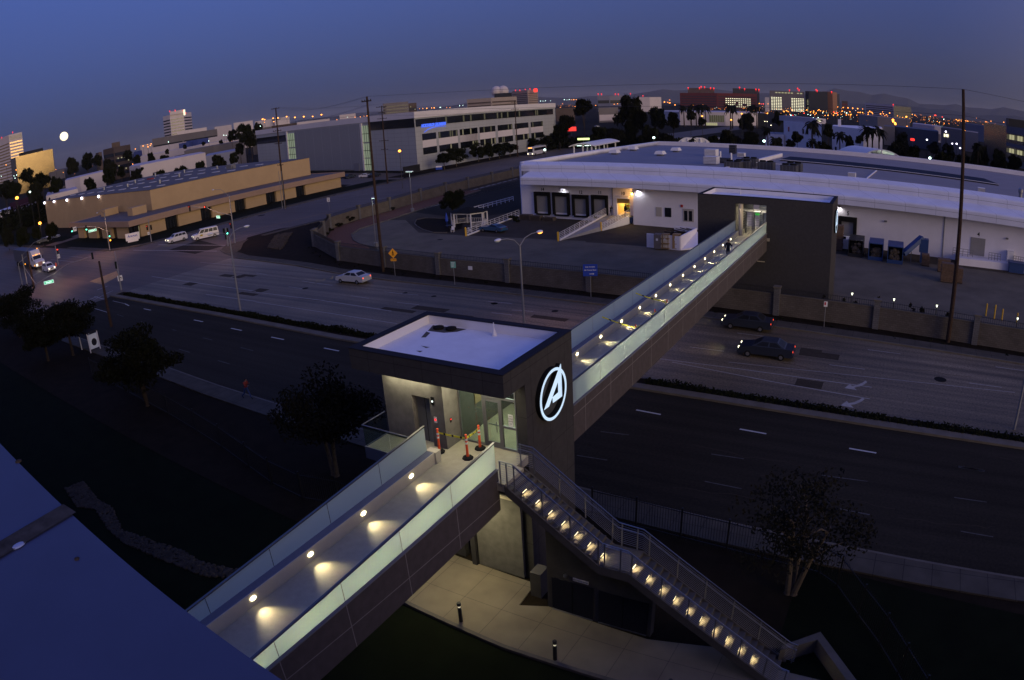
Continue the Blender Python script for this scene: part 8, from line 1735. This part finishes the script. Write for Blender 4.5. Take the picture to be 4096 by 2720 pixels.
car('white car with bright headlights beside the lorry in the junction',Z(q1(915,1060))+Vector((-1.6,.6,0)),-.05,'suv','car_white',(1,0),cat='car')
car('silver car parked on the drive left of the yellow building',Z(q1(980,440)),1.0,'sedan','car_silver',(0,0));car('dark car parked next to the silver car on the drive',Z(q1(850,505))+Vector((-1.5,0,0)),1.0,'sedan','car_dark',(0,0))
car('dark blue sports coupe parked by the white gazebo',Z(r3(610,1450))+Vector((0,.7,0)),PI-.15,'coupe','car_blue',(0,0))
car('silver car with red tail lights driving past the block wall towards the junction',Z(F(808,653))+Vector((0,.6,0)),PI+.03,'sedan','car_silver',(1,1))
car('pale car with headlights on driving beneath the footbridge, in the lane nearer the median',Z(F(1765,822))+Vector((0,.3,0)),PI+.03,'sedan','car_dark',(1,1));car('dark car with orange headlights driving in the far lane right of the footbridge',Z(F(1722,757))+Vector((0,.2,0)),PI+.03,'sedan','car_dark',(1,1))
car('white car parked in the lot behind the yellow building',Z(rb(1300,715)),.2,'sedan','car_white',(0,0));
for p,l in((rb(990,725),'dark car parked nearest the yellow building end'),(rb(1065,722),'dark car second from the yellow building end'),(rb(1150,720),'dark car third from the yellow building end'),(rb(1380,708),'dark car beside the white one in the lot')):car(l,Z(p),1.5,'sedan','car_dark',(0,0),'cars in the lot behind the yellow building')
car('blue car among the trees beyond the coach',Z(r3(1585,480)),1.2,'sedan','car_silver',(0,0));car('car with lit tail lights far along the street before the store',Z(q3(1303,575)),1.5,'sedan','car_dark',(1,1));car('white car parked behind the warehouse before the small canopy',Z(q3(735,800)),.3,'sedan','car_white',(0,0));car('white van parked by the dark blue hall',Z(q4(1015,505)),.3,'van','car_white',(0,0),cat='van')
for i,p in enumerate((q4(1290,590),q4(1340,592),q4(1395,592),q4(1450,595),q4(1680,605),q4(1230,585))):car('parked car in the lot lit by white yard lamps',Z(p),1.5,'sedan',('car_dark','car_silver')[i%2],(0,0),'parked cars under the white yard lamps')
# lorry
A_=Z(q1(700,1005));t=root('lorry','white-cabbed articulated lorry with amber roof lights and dark trailer','lorry',(0,0,0));
b=MB();b.profile([(2.9,.6),(2.9,1.5),(2.5,1.75),(1.1,1.95),(.6,3.05),(-1.6,3.9),(-1.7,3.9),(-1.7,.6)],0,0,'x');b=MB()
prof=[(2.9,.6),(2.9,1.5),(2.5,1.8),(1.2,1.95),(.75,2.9),(-1.7,2.9),(-1.7,.6)];n=len(prof);vs=[(x,s,z)for s in(-1.15,1.15)for x,z in prof];b.add(vs,[tuple(range(n))[::-1],tuple(range(n,2*n))]+[(i,(i+1)%n,n+(i+1)%n,n+i)for i in range(n)]);b.build('cab',M['car_white'],t)
b=MB();prof=[(.6,2.9),(-.2,3.95),(-1.7,3.95),(-1.7,2.9)];n=4;vs=[(x,s,z)for s in(-1.1,1.1)for x,z in prof];b.add(vs,[tuple(range(n))[::-1],tuple(range(n,2*n))]+[(i,(i+1)%n,n+(i+1)%n,n+i)for i in range(n)]);b.build('wind_deflector',M['car_white'],t)
b=MB();b.add([(1.18,-1.0,2.05),(1.18,1.0,2.05),(.83,.95,2.8),(.83,-.95,2.8)],[(0,1,2,3)]);b.build('windscreen',M['glass_d'],t)
b=MB();b.box(2.9,2.96,-.5,.5,.75,1.55);b.build('grille',mat('chrome_grille',(.45,.25,.22),.4),t)
for s in(-1,1):
    b=MB();b.ball((2.9,s*.85,1.0),.2,8,5,.5,1,1);b.build('headlight',M['head'],t);light('SPOT','lamp',(3.1,s*.85,1.0),120,(1,.88,.62),t,.08,(1,0,-.12),55,.6)
    b=MB();b.box(1.0,1.15,s*1.35-.1,s*1.35+.1,1.9,2.6);b.build('mirror',M['darkmetal'],t)
for y in(-.8,-.25,0,.25,.8):b=MB();b.ball((.7,y,2.98),.10,6,4);b.build('marker_light',M['marker'],t)
for x,y,z in((2.0,-1.2,.9),(-6,-1.3,.9),(-1.6,1.1,4.0)):b=MB();b.ball((x,y,z),.12,6,4);b.build('marker_light',M['marker'],t)
b=MB();b.box(-16,-2.3,-1.25,1.25,1.1,3.9);b.build('trailer',mat('dark_trailer',(.07,.07,.09),.6),t);b=MB();b.box(-15.5,2.5,-.5,.5,.6,1.1);b.build('chassis',M['darkmetal'],t)
for x in(2.0,-1.2,-13,-14.3):
    for s in(-1,1):b=MB();b.tube([(x,s*.85,.5),(x,s*1.18,.5)],.5,14);b.build('wheel',M['rubber'],t)
t.location=(A_.x-2.6,A_.y+.9,0);t.rotation_euler.z=-.05
# coach
a_,c_=Z(r3(950,752)),Z(r3(1120,735));t=root('coach','long white coach driving along the side street before the round trees','bus',(0,0,0));b=MB();prof=[(6.3,.4),(6.35,1.4),(6.1,3.2),(5.9,3.35),(-6.2,3.35),(-6.3,3.2),(-6.3,.4)];n=len(prof);vs=[(x,s,z)for s in(-1.28,1.28)for x,z in prof];b.add(vs,[tuple(range(n))[::-1],tuple(range(n,2*n))]+[(i,(i+1)%n,n+(i+1)%n,n+i)for i in range(n)]);b.build('body',M['car_white'],t)
for s in(-1,1):b=MB();b.box(-5.8,5.2,s*1.285-.01,s*1.285+.01,1.9,3.0);b.build('window_band',M['glass_d'],t)
b=MB();b.add([(6.37,-1.1,1.5),(6.37,1.1,1.5),(6.14,1.1,2.9),(6.14,-1.1,2.9)],[(0,1,2,3)]);b.build('windscreen',M['glass_d'],t);b=MB();b.box(6.02,6.14,-.8,.8,3.0,3.25);b.build('destination_sign',M['marker'],t)
for s in(-1,1):b=MB();b.ball((6.33,s*.95,.85),.2,8,5,.5,1,1);b.build('headlight',M['head'],t)
for x in(4.0,-3.2,-4.5):
    for s in(-1,1):b=MB();b.tube([(x,s*1.0,.5),(x,s*1.3,.5)],.5,12);b.build('wheel',M['rubber'],t)
t.location=(-138.0,246,0);t.rotation_euler.z=-PI/2+.08
# people
def person(label,loc,rz,J,cols,hair=True,scale=1.0):
    """J: joints of the pose; one skinned surface, then coloured by height and by limb"""
    names=list(J);me=bpy.data.meshes.new('tmp');E_=[('pel','waist'),('waist','chest'),('chest','neck'),('neck','head'),('head','crown'),('chest','shL'),('shL','elL'),('elL','wrL'),('wrL','hdL'),('chest','shR'),('shR','elR'),('elR','wrR'),('wrR','hdR'),('pel','hiL'),('hiL','knL'),('knL','anL'),('anL','toL'),('pel','hiR'),('hiR','knR'),('knR','anR'),('anR','toR')]
    RR=dict(pel=(.14,.11),waist=(.135,.10),chest=(.165,.11),neck=(.055,.055),head=(.085,.095),crown=(.07,.08),sh=(.065,.065),el=(.045,.045),wr=(.032,.032),hd=(.038,.022),hi=(.09,.09),kn=(.058,.058),an=(.042,.042),to=(.042,.03))
    me.from_pydata([J[k]for k in names],[(names.index(a),names.index(b_))for a,b_ in E_],[]);o=bpy.data.objects.new('tmp',me);COL.objects.link(o)
    sk=o.modifiers.new('s','SKIN');sk.use_smooth_shade=True;o.modifiers.new('u','SUBSURF').levels=1
    for i,k in enumerate(names):o.data.skin_vertices[0].data[i].radius=RR.get(k,RR.get(k[:2]));
    o.data.skin_vertices[0].data[names.index('pel')].use_root=True
    bpy.context.view_layer.update();ev=o.evaluated_get(bpy.context.evaluated_depsgraph_get());me2=bpy.data.meshes.new_from_object(ev);bpy.data.objects.remove(o)
    r=root('person',label,'person',(0,0,0));bd=bpy.data.objects.new('body',me2);COL.objects.link(bd);bd.parent=r
    me2.materials.clear()
    for m_ in(M['skin'],M[cols[0]],M[cols[1]],M['rubber']):me2.materials.append(m_)
    zn,zw=J['neck'][2],J['pel'][2]+.02
    for f in me2.polygons:
        c=f.center;k=1
        if c.z>zn:k=0
        elif c.z<zw:k=2
        for s_ in('L','R'):
            if(c-Vector(J['hd'+s_])).length<.09:k=0
            if(c-Vector(J['to'+s_])).length<.16 or(c-Vector(J['an'+s_])).length<.06:k=3
            if k==2 and(c-Vector(J['el'+s_])).length<.12 or(c-Vector(J['wr'+s_])).length<.07:k=1
        f.material_index=k;f.use_smooth=True
    h=Vector(J['head']);b=MB();b.ball(h+Vector((-.015,0,.035)),.105,10,7,1.05,.95,1.1);b.v=[v if not(v[0]>h.x+.05 and v[2]<h.z+.06)else(h.x+.02,v[1]*.8,v[2])for v in b.v];b.build('hair',M['hair'],r,True)
    b=MB();b.ball(h+Vector((.098,0,-.01)),.014,6,4);b.build('nose',M['skin'],r)
    for s_ in('L','R'):
        w_,p_=Vector(J['wr'+s_]),Vector(J['hd'+s_]);d=(p_-w_).normalized();sd=d.cross(Vector((0,0,1)));sd=sd.normalized()if sd.length>.1 else Vector((1,0,0));b=MB()
        for i,(o_,ln)in enumerate(((-.028,.065),(-.010,.078),(.010,.072),(.027,.055))):q0=p_+sd*o_;b.tube([q0,q0+d*ln*.55,q0+d*ln+Vector((0,0,-.008))],[.0095,.009,.006],5)
        q0=p_-d*.02-sd*.03;b.tube([q0,q0-sd*.025+d*.03,q0-sd*.022+d*.055],[.011,.010,.007],5);b.build('fingers',M['skin'],bd)
    r.location=loc;r.rotation_euler.z=rz;r.scale=(scale,)*3;return r
def pose(lean=0,stepf=.0,arms=((.1,.5),(.1,.5)),kneel=0,drop=0,up=(0,0)):
    z=lambda v:v-drop
    J=dict(pel=(0,0,z(.96)),waist=(.02+lean*.1,0,z(1.10)),chest=(.03+lean*.3,0,z(1.36)),neck=(.03+lean*.4,0,z(1.52)),head=(.06+lean*.5,0,z(1.63)),crown=(.055+lean*.52,0,z(1.71)))
    for s,k,st in((1,'L',stepf),(-1,'R',-stepf)):
        fx=arms[0]if s>0 else arms[1];sx_=.03+lean*.33
        J['sh'+k]=(sx_,s*.19,z(1.42));J['el'+k]=(sx_+fx[0]*.5-st*.35,s*.24,z(1.15));J['wr'+k]=(sx_+fx[0]+fx[1]*.15-st*.45,s*.23,z(1.15)+(-.22+fx[1]*.30));J['hd'+k]=(sx_+fx[0]*1.15+fx[1]*.22-st*.5,s*.225,z(1.15)+(-.30+fx[1]*.42))
        J['hi'+k]=(0,s*.10,z(.90));J['kn'+k]=(st*.45+.03,s*.11,.50-drop*.4);J['an'+k]=(st-.02-(.12 if st<0 else 0),s*.11,.085+(.12 if st<0 else 0));J['to'+k]=(st+.13-(.08 if st<0 else 0),s*.12,.04+(.04 if st<0 else 0))
    return J
pb=onX(r2(1643,602),-14.45);person('person in dark clothes walking away along the long footbridge span',(-14.45,pb.y,DECK),PI/2,pose(.1,.25,((.05,.3),(.25,.9))),('cloth_d','cloth_d'),scale=1.02)
c=Z(r8(1275,130));person('person in a red top and blue trousers jogging on the near sidewalk',(c.x,c.y,.13),.1,pose(.25,.36,((.1,1.0),(.1,1.0))),('red_cl','blue'))
c=wl(Z(r2(565,370),1.2));WP=lambda x,y:WH_O+Matrix.Rotation(WH_A,3,'Z')@Vector((x,y,1.25))
p1=onW(r2(560,335),-1.2);person('person in dark clothes leaning beside the ramp rail left of doorway 10',WP(p1.x,-1.2),-.6,pose(.35,.05,((.25,.8),(.2,.9))),('cloth_d','cloth_d'))
p2=onW(r2(697,340),1.0);person('person in a long dark coat with bare legs standing in lit doorway 10',WP(p2.x,1.0),-1.9,pose(.0,.03,((.12,1.1),(.05,.3))),('cloth_d','skin'))
q=WP(p2.x,1.0);b=MB();b.lathe([(.30,.62),(.24,.95),(.22,1.2),(.20,1.42),(.08,1.5)],(0,0,0),10);o=b.build('coat',M['cloth_d']);o.parent=[x for x in bpy.data.objects if x.name.startswith('person')][-1]
q=WP(p2.x+.55,.8);b=MB();b.box(q.x-.2,q.x+.2,q.y-.12,q.y+.12,1.75,2.1);b.tube([(q.x-.12,q.y,2.1),(q.x,q.y,2.3),(q.x+.12,q.y,2.1)],.015,5);whole(b,'handbag',M['cloth_d'],'dark bag hanging at the side of the person in the doorway','bag',loc=q)
for o in[x for x in bpy.data.objects if x.name.startswith('person')]:pass
p_=[x for x in bpy.data.objects if x.name.startswith('person')and x.type=='EMPTY']
# ground at intersection: warm pools of the junction lamps come from the two lit sodium heads
for lc,pw in(((-118,52,9),1500),((-106,66,9.2),900),((-128,80,9.5),800),((-132,150,9.5),1500)):pass
# lit luminaires over the junction
for c_,pw in((onarm(r1(1965,828),Z(r1(2170,1325))),2000),(Vector((-141.5,64.5,9.0)),2400),(Vector((-122,44.5,8.8)),2400)):
    light('SPOT','lamp',c_-Vector((0,0,.3)),pw,(1,.52,.33),None,.25,(0,.05,-1),155,.9)
# evening haze
hz=MB();hz.box(-15500,11500,-2400,19000,-1.2,320);o=hz.build('haze',None);o.data.materials.clear();tag(o,kind='stuff',label='thin evening haze over the whole plain')
m=bpy.data.materials.new('haze_air');m.use_nodes=True;t=m.node_tree;t.nodes.clear();ou=N(t,'ShaderNodeOutputMaterial');v=N(t,'ShaderNodeVolumePrincipled');v.inputs['Density'].default_value=2.8e-5;v.inputs['Color'].default_value=(.80,.80,.85,1);t.links.new(v.outputs[0],ou.inputs['Volume']);o.data.materials.append(m)
